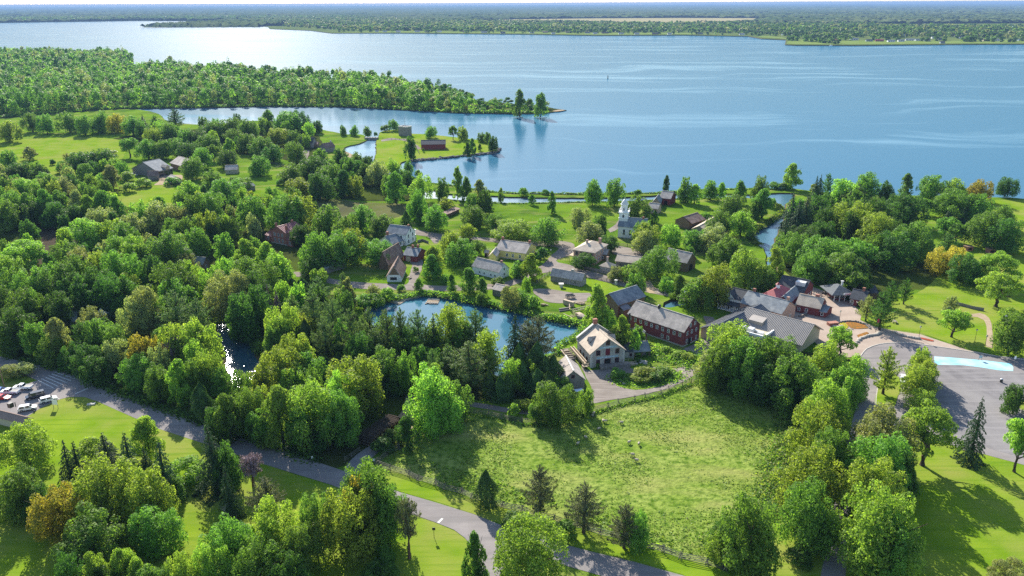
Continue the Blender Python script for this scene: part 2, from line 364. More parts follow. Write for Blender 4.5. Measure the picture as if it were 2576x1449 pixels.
def sheet(name, pts, z, m, holes=(), step=4.0, jit=0.0, smooth=True, skirt=False, kind='structure', label=None, cat=None, parent=None):
    _zk[0] += 1
    if 0 < z < 1: z += .0011*_zk[0]
    loops = [loop_world(pts, step, jit, smooth)] + [loop_world(h, step, jit, smooth) for h in holes]
    if area2(loops[0]) < 0: loops[0].reverse()
    for h in loops[1:]:
        if area2(h) > 0: h.reverse()
    L3 = [[Vector((p.x, p.y, 0)) for p in l] for l in loops]
    tris = tessellate_polygon(L3)
    flat = [p for l in L3 for p in l]
    V = [(p.x, p.y, z) for p in flat]; F = []
    for a, b, c in tris:
        pa, pb, pc = flat[a], flat[b], flat[c]
        F.append((a, b, c) if (pb-pa).cross(pc-pa).z > 0 else (a, c, b))
    me = bpy.data.meshes.new(name); mats = [m]; mi = [0]*len(F)
    if skirt:
        base = 0; mats = [m, bank_m]
        for l in loops:
            n = len(l); s0 = len(V)
            for i in range(n):
                d = (l[(i+1) % n] - l[i-1]); d = Vector((d.y, -d.x)); d = d.normalized() if d.length > 1e-6 else Vector((0, 0))
                q = l[i] + d * 1.6
                V.append((q.x, q.y, z - 1.8))
            for i in range(n):
                F.append((base+i, s0+i, s0+(i+1) % n, base+(i+1) % n)); mi.append(1)
            base += n
    me.from_pydata(V, [], F); me.validate()
    for x in mats: me.materials.append(x)
    if skirt and len(me.polygons) == len(mi): me.polygons.foreach_set('material_index', mi)
    o = link(name, me, parent)
    return tag(o, label, cat, kind=kind)

POND = [(915,772),(950,760),(992,750),(1030,744),(1072,738),(1112,743),(1150,750),(1192,760),(1249,770),(1290,778),(1325,786),(1379,800),(1425,810),(1469,816),(1464,832),(1449,850),(1410,866),(1400,893),(1330,907),(1300,930),(1258,947),(1225,932),(1195,885),(1100,862),(1000,842),(930,812)]
POND2 = [(540,812),(600,806),(640,840),(652,890),(642,950),(620,1000),(588,1003),(572,940),(556,880),(548,850)]
CANAL = [(1004,496),(1040,484),(1085,477),(1115,486),(1192,490),(1300,495),(1459,497),(1600,494),(1717,486),(1830,487),(1904,489),(1960,484),(2000,487),(1998,498),(1980,510),(1976,540),(1966,570),(1952,598),(1950,632),(1958,690),(1960,722),(1905,728),(1850,722),(1780,742),(1715,768),(1668,774),(1668,760),(1710,748),(1770,726),(1840,710),(1905,708),(1920,690),(1926,640),(1908,617),(1888,600),(1890,584),(1937,556),(1966,533),(1962,520),(1945,508),(1900,500),(1850,497),(1717,499),(1600,506),(1459,508),(1300,512),(1192,508),(1110,500),(1060,500),(1010,508)]
MAIN = [('w',-1400,640),(-400,326),(-100,306),(0,298.5),(133,288),(233,279.5),(333,275),(395,285),(425,305),(520,314),(600,306),(680,304),(760,318),(800,324),(830,330),(875,338),(908,338),(922,345),(925,350),(905,361),(880,366),(866,372),(867,381),(885,387),(903,396),(912,412),(935,436),(1000,446),(1032,441),(1060,452),(1083,459),(1138,467),(1220,481),(1290,486),(1460,488),(1640,486),(1720,480),(1800,475),(1900,473),(2000,475),(2040,480),(2100,486),(2250,491),(2400,493),(2470,498),(2520,496),(2700,506),(3300,520),('w',900,-120),('w',-900,-120)]
PENIN = [(-600,318),(-200,304),(0,297),(133,286),(233,277),(333,272),(467,271),(667,267),(859,268),(1025,276),(1159,283),(1292,285),(1359,285),(1389,282),(1424,277),(1400,273),(1382,270),(1300,262),(1200,252),(1100,236),(1000,214),(900,213),(800,206),(700,194),(550,184),(430,176),(370,181),(325,181),(318,168),(336,153),(320,146),(250,140),(130,138),(0,140),(-600,150)]
ISLE = [(947,356),(953,342),(957,332),(975,328),(1000,326),(1028,335),(1078,338),(1137,344),(1178,349),(1212,353),(1236,360),(1252,372),(1250,379),(1228,383),(1162,390),(1095,397),(1037,402),(1012,407),(1003,418),(985,426),(950,420),(943,405),(947,380)]
FAR = [(-1500,66),(0,57.5),(350,52.5),(500,53.5),(640,50.5),(655,53),(615,61),(675,68),(680,73),(780,77),(835,84),(1000,84),(1300,86.5),(1500,90),(1720,89),(1884,92),(1917,98),(1978,101),(1976,113),(2000,114.5),(2150,115),(2400,112.5),(2600,111.5),(4200,110),('w',40000,55000),('w',-40000,55000),('w',-30000,9000)]

bm = MB(); s = 62000
bm.add([(-s, 150, -.8), (s, 150, -.8), (s, 60000, -.8), (-s, 60000, -.8)], [(0, 1, 2, 3)])
tag(bm.build('river', river_m), kind='structure')
sheet('mainland', MAIN, 0, meadow, holes=[POND, POND2, CANAL], jit=1.2, skirt=True)
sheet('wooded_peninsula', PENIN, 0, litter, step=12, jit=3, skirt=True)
sheet('grassy_island', ISLE, 0, grass, jit=1.0, skirt=True)
sheet('far_shore', FAR, 1.5, farland, step=60, jit=0, smooth=False, skirt=True)
sheet('mill_pond', POND, -.79, pond_m, jit=1.2)
sheet('shaded_pond', POND2, -.79, watermat('sparkling_pond_water', (.03,.08,.11), .13, .35, .7), jit=1.2)
sheet('canal', CANAL, -.79, canal_m, jit=1.2)
E3 = .012
# wood floors under the closed stands
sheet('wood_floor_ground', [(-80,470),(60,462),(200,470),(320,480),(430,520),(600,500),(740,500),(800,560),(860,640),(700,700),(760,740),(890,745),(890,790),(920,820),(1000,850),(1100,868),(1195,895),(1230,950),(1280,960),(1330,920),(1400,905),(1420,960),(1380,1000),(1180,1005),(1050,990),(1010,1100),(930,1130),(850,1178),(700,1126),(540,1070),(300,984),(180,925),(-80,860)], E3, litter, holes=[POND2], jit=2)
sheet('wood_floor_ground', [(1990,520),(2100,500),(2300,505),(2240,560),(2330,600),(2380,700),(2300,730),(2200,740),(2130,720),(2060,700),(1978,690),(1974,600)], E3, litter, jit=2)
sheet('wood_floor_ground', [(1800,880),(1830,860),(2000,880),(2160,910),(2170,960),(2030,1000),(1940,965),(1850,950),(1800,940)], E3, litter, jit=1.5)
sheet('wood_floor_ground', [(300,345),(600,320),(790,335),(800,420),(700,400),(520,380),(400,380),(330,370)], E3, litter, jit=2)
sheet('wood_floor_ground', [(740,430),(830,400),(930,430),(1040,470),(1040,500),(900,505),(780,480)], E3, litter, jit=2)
sheet('marsh_meadow', [(770,490),(900,508),(1000,512),(1040,520),(1000,545),(880,560),(790,530)], E3, marsh, jit=2)
sheet('ploughed_ground', [(60,600),(160,560),(200,600),(160,660),(70,655)], E3+.01, mat('dark_soil', (.055,.045,.03), (.08,.065,.045), .4, pos=True), jit=1)
# mown lawns
sheet('mown_lawn', [(150,1004),(180,999),(215,999),(250,1010),(330,1044),(500,1110),(700,1180),(830,1222),(985,1280),(1092,1315),(1145,1336),(1172,1356),(1182,1370),(1192,1400),(1198,1500),(900,1640),(-100,1640),(-100,1300),(-60,1090),(40,1060),(72,1046),(104,1026)], E3, grass, jit=.3)
sheet('mown_lawn', [(950,1172),(1025,1200),(1192,1257),(1309,1290),(1559,1360),(1717,1407),(1830,1440),(1900,1520),(1800,1490),(1717,1446),(1592,1411),(1492,1387),(1405,1364),(1289,1329),(1192,1292),(1092,1261),(1005,1236),(930,1205)], E3, grass, jit=.3)
sheet('mown_lawn', [(2010,1130),(2080,1120),(2290,1070),(2427,1133),(2461,1139),(2576,1169),(2800,1220),(2800,1700),(2000,1700),(1860,1450),(1960,1260)], E3, grass, jit=.4)
sheet('mown_lawn', [(2140,735),(2300,740),(2400,640),(2420,560),(2480,510),(2540,503),(2800,520),(2800,900),(2576,895),(2511,890),(2434,878),(2317,838),(2237,827),(2164,803),(2167,790)], E3, grass, jit=.4)
sheet('mown_lawn', [(1350,705),(1395,693),(1500,705),(1600,738),(1560,752),(1480,737),(1395,730)], E3, grass, jit=.4)
sheet('sheep_pasture', [(949,1167),(1045,1097),(1152,1039),(1225,1047),(1309,1064),(1352,1067),(1425,1050),(1492,1037),(1559,1017),(1659,994),(1738,964),(1790,957),(1900,968),(2000,1000),(2020,1030),(2000,1116),(1962,1233),(1900,1360),(1817,1430),(1717,1404),(1559,1357),(1309,1287),(1192,1254),(1025,1197)], E3, pasture_m, jit=.5)
sheet('hay_field', [(-80,360),(0,352),(150,347),(300,352),(310,395),(250,420),(130,440),(60,430),(-80,425)], E3, grass, jit=1)
sheet('hay_field', [(290,490),(330,472),(420,466),(440,478),(430,515),(330,522),(290,508)], E3, grass, jit=1)
# paved road
sheet('paved_road', [(-260,790),(0,896),(187,940),(240,966),(300,993),(400,1029),(567,1086),(667,1119),(859,1183),(1005,1238),(1092,1263),(1192,1294),(1275,1327),(1405,1366),(1492,1389),(1592,1413),(1717,1448),(2000,1530),(2000,1600),(1800,1530),(1492,1443),(1432,1426),(1310,1392),(1280,1400),(1255,1460),(1240,1560),(1190,1560),(1196,1440),(1192,1395),(1182,1368),(1169,1353),(1142,1333),(1092,1313),(985,1276),(827,1218),(667,1169),(573,1136),(400,1079),(247,1011),(213,999),(173,999),(150,1005),(104,1026),(72,1046),(-60,1086),(-260,1086),(-260,985),(0,982),(50,972),(94,957),(60,943),(-260,850)], .03, asphalt, smooth=False, step=6)
sheet('avenue', [(2165,1010),(2210,1030),(2180,1100),(2150,1250),(2130,1400),(2110,1600),(2040,1600),(2075,1400),(2090,1280),(2110,1150),(2140,1070)], .026, asphalt, jit=.2)
sheet('parking_lot', [(2165,895),(2180,878),(2213,866),(2250,863),(2292,864),(2347,871),(2407,880),(2497,895),(2576,901),(2750,925),(2900,1250),(2576,1170),(2461,1139),(2427,1133),(2350,1104),(2290,1070),(2180,1100),(2140,1075),(2165,1010),(2170,960)], .034, asphalt, step=5)
sheet('worn_parking_surface', [(2350,915),(2422,922),(2463,927),(2513,936),(2560,938),(2750,960),(2850,1230),(2576,1152),(2461,1120),(2400,1100),(2360,1050),(2345,985)], .045, asphalt_d, jit=.6)
sheet('blue_painted_bays', [(2350,897),(2393,900),(2480,907),(2543,915),(2550,925),(2548,934),(2513,932),(2463,924),(2422,919),(2360,918),(2350,912)], .055, blue_paint, jit=.25, smooth=False)
sheet('plaza', [(1985,765),(2020,735),(2044,722),(2090,738),(2140,760),(2155,775),(2167,793),(2164,806),(2200,822),(2237,830),(2317,842),(2434,881),(2520,897),(2620,909),(2620,911),(2497,894.5),(2407,879.5),(2347,870.5),(2292,863.5),(2250,862.5),(2213,865.5),(2180,877.5),(2164,895),(2130,900),(2060,870),(1990,810)], .06, pave, smooth=False)
for isl in ([(2218,939),(2240,937),(2262,950),(2266,975),(2258,998),(2247,1025),(2203,1020),(2207,980)], [(2312,925),(2336,930),(2345,960),(2346,990),(2330,1000),(2316,975)]):
    sheet('planted_traffic_island', isl, .12, grass, step=2)
# gravel roads of the village and the mill yard
sheet('mill_yard', [(1462,922),(1478,932),(1500,931),(1572,922),(1602,931),(1640,924),(1690,928),(1730,920),(1750,903),(1742,886),(1716,880),(1770,852),(1776,815),(1770,795),(1795,798),(1800,830),(1797,860),(1790,885),(1768,912),(1757,935),(1729,955),(1687,975),(1629,991),(1560,1003),(1493,1015),(1445,1026),(1330,1043),(1169,1021),(1050,1006),(1040,1060),(1012,1068),(1018,1020),(1035,990),(1169,1008),(1330,1032),(1420,1024),(1472,1006),(1490,985),(1476,950)], .028, dirt, step=2.5, jit=.4)
sheet('yard_green', [(1540,944),(1570,940),(1603,941),(1643,936),(1675,934),(1708,937),(1706,953),(1660,973),(1597,981),(1552,970),(1538,956)], .05, meadow, step=2.5, jit=.4)
sheet('yard_green', [(1577,915),(1600,905),(1640,900),(1668,884),(1727,892),(1752,905),(1727,921),(1688,925),(1653,920),(1602,927)], .05, meadow, step=2.5, jit=.4)
sheet('village_lane', [(740,684),(800,690),(859,706),(975,714),(1022,716),(1030,690),(1036,665),(1020,650),(1032,640),(1062,655),(1060,680),(1062,716),(1225,715),(1262,712),(1289,704),(1310,690),(1350,676),(1390,640),(1400,622),(1300,618),(1225,607),(1165,603),(1112,612),(1092,612),(1075,596),(1045,590),(1045,578),(1092,586),(1165,595),(1230,598),(1300,608),(1420,607),(1446,620),(1440,640),(1398,656),(1440,668),(1492,684),(1592,712),(1640,724),(1717,740),(1780,755),(1775,766),(1717,752),(1630,736),(1588,726),(1475,697),(1420,682),(1365,688),(1325,705),(1300,715),(1262,725),(1225,729),(1109,732),(1019,730),(892,725),(800,706),(730,692)], .03, dirt, step=2.5, jit=.5)
sheet('cart_yard', [(1345,728),(1395,729),(1440,737),(1482,737),(1486,752),(1455,764),(1425,762),(1385,762),(1350,745)], .034, dirt, step=2.5, jit=.6)
sheet('hotel_yard', [(1535,618),(1575,622),(1615,632),(1612,648),(1580,642),(1545,640)], .03, dirt, step=2.5, jit=.5)
sheet('bare_yard', [(1632,705),(1645,722),(1665,735),(1635,738),(1618,722)], .04, sand, step=2.5, jit=.5)
sheet('farm_yard', [(395,446),(430,440),(455,440),(458,452),(430,455),(415,465),(388,466),(400,455)], .03, sand, jit=.6)
sheet('farm_track', [(752,400),(765,378),(778,378),(772,400)], .03, dirt, jit=.4)
sheet('beach', [(868,381),(885,388),(903,397),(910,410),(895,412),(880,398),(866,390)], .03, sand, jit=.4)
sheet('island_path', [(960,352),(985,347),(1005,350),(1022,349),(1030,354),(1050,366),(1060,374),(1052,376),(1040,368),(1020,355),(990,352),(962,356)], .02, dirt, jit=.3)
sheet('island_spit', [(1389,280),(1405,276),(1422,277),(1400,280.5)], .03, sand, jit=.3)
sheet('log_yard_track', [(862,1196),(880,1160),(912,1133),(938,1118),(960,1124),(950,1140),(925,1160),(905,1185),(890,1200)], .036, asphalt_d, step=2.5, jit=.3)
sheet('log_yard_ground', [(985,1070),(1015,1030),(1040,1000),(1050,1040),(1040,1075),(1010,1095)], .02, sand, jit=.8)
sheet('park_path', [(2440,797),(2458,798),(2475,806),(2482,830),(2481,873),(2496,876),(2497,836),(2488,800),(2465,788),(2444,790)], .03, sand, step=2, jit=.2)
sheet('church_path', [(1535,585),(1556,575),(1566,560),(1560,548),(1548,565),(1530,578)], .03, dirt, jit=.3)
sheet('far_marsh_field', [(1190,52),(1300,49.5),(1500,47),(1700,46),(1900,46.5),(1905,50),(1850,58),(1700,60),(1450,57.5),(1250,55)], 2.2, tan_field, step=100)
sheet('far_marsh_field', [(2270,64.5),(2400,65),(2600,66),(2600,69),(2400,69),(2290,67.5)], 2.2, tan_field, step=100)
sheet('far_lake', [(2480,66),(2640,66),(2640,70),(2500,70)], 2.6, canal_m, step=100)
# painted markings
def stripe(pa, pb, w, z=.05, m=None, parent=None, name='road_marking'):
    a, b = G(*pa), G(*pb); a.z = b.z = z
    return MB().bar(a, b, w, .012).build(name, m or white_line, parent)
def marks(kind_name, segs, w, m=None, label=None):
    mb = MB()
    for pa, pb in segs:
        a, b = G(*pa), G(*pb); a.z = b.z = .052
        mb.bar(a, b, w, .012)
    return tag(mb.build(kind_name, m or white_line), kind='structure')
pz = lambda x, y: (x/6, 922.7 + y/6)
marks('stop_line', [(pz(1135,410), pz(1420,285))], .5)
marks('road_hatching', [(pz(835-52*i, 85+24*i), pz(1140-66*i, 185+28*i)) for i in range(6)], .3)
marks('road_hatching', [(pz(465,55), pz(590,12))], .3)
marks('road_dash', [((1102,1315.5), (1113,1304.5))], .55)
marks('lot_edge_line', [(pz(540,578), pz(620,585)), (pz(835,455), pz(905,490))], .15)
rz_ = lambda x, y: (2146.6 + x/6, 800.3 + y/6)
marks('parking_bay_line', [(rz_(690+50*i, 520+14*i-50), rz_(1010-0*i, 470+20*i)) for i in range(6)] + [(rz_(610,390), rz_(690,560)), (rz_(880,395), rz_(1000,500)), (rz_(640,600), rz_(1010,595))], .14, mat('faded_paint', (.34,.33,.31)))
marks('bay_divider', [(rz_(1640+175*i, 605+19*i), rz_(1690+175*i, 710+20*i)) for i in range(-2, 5)], .14, mat('pale_blue_paint', (.40,.58,.62)))
# kerbs
def kerb(name, pts, w=.2, h=.14):
    P = [G(*p) for p in pts]; mb = MB()
    for a, b in zip(P, P[1:]):
        a2, b2 = a.copy(), b.copy(); a2.z = b2.z = h/2 + .03
        mb.bar(a2, b2, w, h)
    return tag(mb.build(name, kerb_m), kind='structure')
kerb('kerb', [(2165,896),(2172,886),(2180,878),(2195,871),(2213,866),(2232,863.5),(2250,862.8),(2292,863.8),(2347,870.8),(2407,879.8),(2497,894.8),(2620,911)], .3, .16)
kerb('kerb', [(2203,1021),(2204,1000),(2207,980),(2212,958),(2218,940),(2226,937.5),(2240,937)], .2)
kerb('kerb', [(2562,1012),(2560,1022),(2566,1031),(2590,1038)], .2)
sheet('planted_traffic_island', [(2563,1010),(2561,1022),(2567,1032),(2600,1038),(2620,1015),(2590,1005)], .1, grass, step=2)
# ------------------------------------------------------------ trees (unit size: height 1, crown width 1)
def quads(C, Nn, S, rg, asp=(.75, 1.25)):
    """leaf clumps: one small quad per centre, facing roughly Nn"""
    n = len(C)
    Nn = Nn / (np.linalg.norm(Nn, axis=1, keepdims=True) + 1e-9)
    t = rg.normal(size=(n, 3)); t -= (t*Nn).sum(1, keepdims=True)*Nn; t /= np.linalg.norm(t, axis=1, keepdims=True) + 1e-9
    b = np.cross(Nn, t)
    s = (S * rg.uniform(.6, 1.35, n))[:, None] * .5; a = rg.uniform(*asp, n)[:, None]
    V = np.stack([C - t*s*a - b*s*.55, C + t*s*a*.25 - b*s, C + t*s*a + b*s*.45, C - t*s*a*.2 + b*s], 1).reshape(-1, 3)
    F = np.arange(4*n).reshape(n, 4)
    return V, F
def dirs(n, rg, zmin=-1.0):
    z = rg.uniform(zmin, 1, n); a = rg.uniform(0, 2*np.pi, n); r = np.sqrt(1-z*z)
    return np.stack([r*np.cos(a), r*np.sin(a), z], 1)
def blob_crown(blobs, n, rg, leafk=1.0, jit=.75, low=-.5):
    """leaves over the outside of many overlapping sub-crowns, plus a darker inner fill"""
    B = np.array(blobs); w = (B[:, 3]*B[:, 4])
    w = w / w.sum(); k = rg.choice(len(B), n, p=w)
    d = dirs(n, rg, low)
    rad = B[k, 3]*rg.uniform(.72, 1.06, n)
    C = B[k, :3] + d*np.stack([rad, rad, rad*B[k, 4]/B[k, 3]], 1)
    Nn = d + rg.normal(size=(n, 3))*jit*.6 + np.array([0, 0, .15])
    return C, Nn
def tree_crown(kind, seed, n):
    rg = np.random.default_rng(seed*77 + ord(kind))
    area = 9.0; S = math.sqrt(area/n)
    bl = []
    if kind == 'M':         # broad, built of rising plumes of different size
        z0 = rg.uniform(.03, .12); lop = rg.normal(size=2)*.06
        nl_ = int(rg.integers(6, 10))
        la = rg.uniform(0, 6.28); lob = [(la + 6.28*i/nl_ + rg.normal()*.25, rg.uniform(.55, 1.0), rg.uniform(.62, .98)) for i in range(nl_)] + [(0, .12, 1.0), (2.5, .3, .96)]
        for a_, q, tz in lob:
            m = 7
            for i in range(m):
                t = (i + rg.uniform(0, 1))/m
                rr = .5*q*(1-.42*t**2)*(.62 + .38*min(1, t*3))*1.0
                z = z0 + (tz - z0)*(t**.9)
                r = rg.uniform(.085, .15)*(1.12-.5*t)
                bl.append((math.cos(a_ + rg.normal()*.28)*rr + lop[0]*t, math.sin(a_ + rg.normal()*.28)*rr + lop[1]*t, min(z, 1-r*1.1), r, r*rg.uniform(1.0, 1.5)))
        for i in range(8): bl.append((rg.normal()*.09, rg.normal()*.09, .22+i*.07, .17, .15))
        C, Nn = blob_crown(bl, n, rg, jit=.95, low=-.6)
    elif kind == 'T':       # upright, irregular top
        m = 44
        for i in range(m):
            t = rg.uniform(.12, .98)
            prof = .5*(math.sin(math.pi*min(1, (t+.12)/1.12)**.8)**.7)*rg.uniform(.55, 1.0)
            a = rg.uniform(0, 2*math.pi); r = rg.uniform(.08, .14)*(1.1-.4*t)
            bl.append((math.cos(a)*prof*.82, math.sin(a)*prof*.82, t-r*.6, r*1.15, r*.95))
        for i in range(8): bl.append((rg.normal()*.06, rg.normal()*.06, .25+i*.08, .15, .12))
        C, Nn = blob_crown(bl, n, rg, jit=1.0)
    elif kind == 'E':       # spreading, open, gaps
        for i in range(46):
            d = dirs(1, rg, -.55)[0]; q = rg.uniform(.45, 1.0); r = rg.uniform(.065, .12)
            bl.append((d[0]*.43*q, d[1]*.43*q, .60 + d[2]*.36*q - r*.3, r*1.2, r*.9))
        C, Nn = blob_crown(bl, int(n*.8), rg, jit=1.1, low=-.7)
    elif kind == 'W':       # dense bushy to the ground
        m = 50
        for i in range(m):
            d = dirs(1, rg, -.9)[0]; r = rg.uniform(.085, .14)
            bl.append((d[0]*.42, d[1]*.42, .5 + d[2]*.40, r, r*1.1))
        for i in range(10): bl.append((rg.normal()*.12, rg.normal()*.12, rg.uniform(.2, .7), .2, .2))
        C, Nn = blob_crown(bl, n, rg, jit=1.2)
    elif kind == 'B':       # shrub
        for i in range(20):
            d = dirs(1, rg, -.1)[0]; r = rg.uniform(.13, .22)
            bl.append((d[0]*.34, d[1]*.34, .25 + d[2]*.5, r, r*1.2))
        C, Nn = blob_crown(bl, n, rg, jit=1.1, low=-.8)
    elif kind == 'C':       # columnar cedar, dense
        t = rg.uniform(0, 1, n)**.8; a = rg.uniform(0, 2*np.pi, n)
        prof = .5*np.clip(1.12*(1-t**2.2), 0, 1)*(.80+.2*np.sin(a*3+t*9+seed))*rg.uniform(.72, 1, n)
        prof = np.minimum(prof, .5*(t*7+.55))
        C = np.stack([np.cos(a)*prof, np.sin(a)*prof, .02 + t*.97], 1)
        Nn = np.stack([np.cos(a), np.sin(a), np.full(n, .45)], 1) + rg.normal(size=(n, 3))*.55
    elif kind in 'SPK':
        Cs, Ns = [], []
        if kind == 'S': lv, z0 = 22, .07
        elif kind == 'P': lv, z0 = 15, .15
        else: lv, z0 = 11, .42
        ang = 0
        nb_tot = 0; br = []
        for i in range(lv):
            t = i/(lv-1)
            z = z0 + (0.985-z0)*t**(.92 if kind == 'S' else .95)
            if kind == 'S': rad = .5*(1-t)**.85 + .015; nb = int(9 - 4*t)
            elif kind == 'P': rad = .5*(math.sin(math.pi*min(1, .25+.75*t))**.8)*(1-.35*t) + .04; nb = 6
            else: rad = .5*(.35+.65*math.sin(math.pi*(.15+.8*t))); nb = 5
            for k in range(nb):
                ang += 2.399 + rg.normal()*.15
                rr = rad*rg.uniform(.72, 1.08) if kind == 'S' else rad*rg.uniform(.45, 1.1)
                br.append((ang, z + rg.normal()*.012, max(rr, .03)))
        wt = np.array([b[2] for b in br]); wt = wt**1.25; wt /= wt.sum()
        kk = rg.choice(len(br), n, p=wt); B = np.array(br)
        s = rg.uniform(.0, 1, n)**.65
        a, z, rr = B[kk, 0], B[kk, 1], B[kk, 2]
        wid = rr*(.34 if kind == 'S' else .30)*(1.15-s)
        lat = rg.normal(size=n)*wid*.55
        if kind == 'S': dz = -.16*rr*s - .20*rr*s*s + np.abs(rg.normal(size=n))*.012
        elif kind == 'P': dz = .22*rr*s*s + rg.normal(size=n)*.014
        else: dz = .18*rr*s + rg.normal(size=n)*.030
        rr2 = rr*s
        C = np.stack([np.cos(a)*rr2 - np.sin(a)*lat, np.sin(a)*rr2 + np.cos(a)*lat, z + dz], 1)
        Nn = np.stack([np.cos(a)*.5, np.sin(a)*.5, np.full(n, .9)], 1) + rg.normal(size=(n, 3))*(.5 if kind == 'S' else .75)
        S *= .72 if kind == 'S' else .68
    C[:, 2] = np.clip(C[:, 2], .01, 1.02)
    return quads(C, Nn, S, rg)
def tree_trunk(kind, seed):
    rg = np.random.default_rng(seed*31 + ord(kind) + 5); mb = MB()
    top = {'M': .62, 'T': .85, 'E': .55, 'W': .5, 'B': .3, 'C': .7, 'S': .96, 'P': .93, 'K': .92, 'D': .95}[kind]
    r0 = {'M': .030, 'T': .034, 'E': .036, 'W': .04, 'B': .03, 'C': .05, 'S': .045, 'P': .035, 'K': .045, 'D': .03}[kind]
    bend = .02 if kind in 'SPC' else .05
    pts = [(0, 0, -.01)] + [(rg.normal()*bend*t, rg.normal()*bend*t, top*t) for t in (.25, .5, .75, 1)]
    mb.tube(pts, [r0*1.35, r0, r0*.8, r0*.55, r0*.18], 6)
    nl = {'M': 7, 'T': 8, 'E': 11, 'W': 5, 'K': 9, 'D': 26, 'P': 6}.get(kind, 0)
    for i in range(nl):
        t = rg.uniform(.3, .9) if kind != 'D' else rg.uniform(.12, .97)
        j = min(3, int(t*4)); f = t*4 - j; p = Vector(pts[j]).lerp(Vector(pts[j+1]), f)
        a = rg.uniform(0, 2*math.pi); L = rg.uniform(.22, .40)*(1 if kind != 'D' else (1.15-t)); up = rg.uniform(.12, .3) if kind != 'D' else rg.uniform(.02, .14)
        q = p + Vector((math.cos(a)*L, math.sin(a)*L, up)); mid = p.lerp(q, .5) + Vector((0, 0, -.02))
        mb.tube([p, mid, q], [r0*.45, r0*.3, r0*.1], 5)
        if kind == 'D':
            for _ in range(3):
                b2 = mid.lerp(q, rg.uniform(0, .9)); e = b2 + Vector((rg.normal()*.09, rg.normal()*.09, rg.uniform(.0, .08)))
                mb.tube([b2, e], [r0*.2, r0*.06], 4)
    return mb.mesh('trunk')
_crown, _trunk = {}, {}
NV = {'M': 5, 'T': 5, 'E': 3, 'W': 3, 'S': 3, 'P': 3, 'K': 2, 'C': 2, 'B': 3, 'D': 2}
def crown_mesh(kind, v, lod):
    k = (kind, v, lod)
    if k not in _crown:
        n = {0: 16000, 1: 8500, 2: 3200}[lod]
        if kind == 'B': n = n*2//5
        if kind in 'SPKC': n = int(n*.85)
        V, F = tree_crown(kind, v+1, n)
        _crown[k] = np_mesh('crown', V, F, [LEAF['g']])
    return _crown[k]
def trunk_mesh(kind, v):
    if (kind, v) not in _trunk:
        me = tree_trunk(kind, v+1); me.materials.append(birch if kind == 'D' else pinebark if kind in 'K' else bark); _trunk[(kind, v)] = me
    return _trunk[(kind, v)]
TNAME = {'M': ('broadleaf_tree', 'round-crowned leafy tree', 'tree'), 'T': ('poplar_tree', 'upright leafy tree', 'tree'), 'E': ('elm_tree', 'open-crowned leafy tree', 'tree'),
         'W': ('willow_tree', 'bushy leafy tree', 'tree'), 'S': ('spruce_tree', 'conical spruce', 'conifer'), 'P': ('pine_tree', 'feathery pine', 'conifer'),
         'K': ('scots_pine', 'bare-stemmed pine', 'conifer'), 'C': ('cedar_tree', 'columnar cedar', 'conifer'), 'B': ('shrub', 'shrub', 'shrub'), 'D': ('bare_tree', 'leafless tree', 'tree')}
# places one can find in the photo, for telling trees apart
LM = [('the stone grist mill', 1520, 905), ('the red timber mill', 1665, 850), ('the brown sawmill', 1585, 785), ('the small stone shed', 1440, 960), ('the mill pond', 1250, 800),
 ('the sparkling dark pond', 605, 930), ('the log stack', 950, 1085), ('the white church', 1580, 592), ('the yellow house', 1285, 650), ('the long white building', 1230, 690), ('the grey log house', 1420, 712),
 ('the pink brick inn', 1480, 655), ('the white two-storey house', 1010, 615), ('the red brick house', 705, 612), ('the low white-fronted house', 990, 705), ('the big grey farm barn', 395, 435),
 ('the red barn on the island', 1090, 374), ('the blockhouse', 1013, 340), ('the hipped kiosk', 2100, 745), ('the small red hut', 2150, 770), ('the seam-roofed hall', 1930, 840), ('the brown-roofed hut', 1730, 670),
 ('the open carriage sheds', 1770, 565), ('the river bend of the canal', 1930, 590), ('the wooden sheds in the meadow', 1142, 540), ('the blue painted bays', 2450, 915), ('the parked white vans', 2285, 958),
 ('the sheep pasture corner', 950, 1170), ('the fence hut', 1782, 955), ('the road junction', 1230, 1360), ('the parked pickups', 60, 985), ('the beige hut', 40, 1075), ('the road hatching', 150, 950),
 ('the white tents', 255, 800), ('the avenue', 2110, 1250), ('the park path', 2480, 840), ('the far picnic shelter', 2440, 630), ('the hay field', 370, 490), ('the dark marsh meadow', 880, 530), ('the weathered cabin', 630, 475),
 ('the grey log barn by the inlet', 778, 365), ('the upper hay field', 150, 385), ('the timber workings', 1440, 780), ('the dark soil patch', 130, 620), ('the lone lawn tree', 2405, 850), ('the little dam', 928, 350), ('the meadow village green', 1380, 540), ('the canal', 1560, 497), ('the canal footbridge', 1690, 740), ('the log rafts', 1060, 755), ('the dark log house', 505, 665), ('the right edge of the lawn', 2540, 640), ('the bottom lawn', 430, 1330), ('the straight paved road', 520, 1090)]
LMW = [(n, G(x, y)) for n, x, y in LM]
ORD = ['nearest', 'second nearest', 'third nearest', 'fourth nearest', 'fifth nearest', 'sixth nearest', 'seventh nearest', 'eighth nearest', 'ninth nearest', 'tenth nearest'] + [f'{w} nearest' for w in 'eleventh twelfth thirteenth fourteenth fifteenth sixteenth seventeenth eighteenth nineteenth twentieth'.split()]
ALLTREES = []
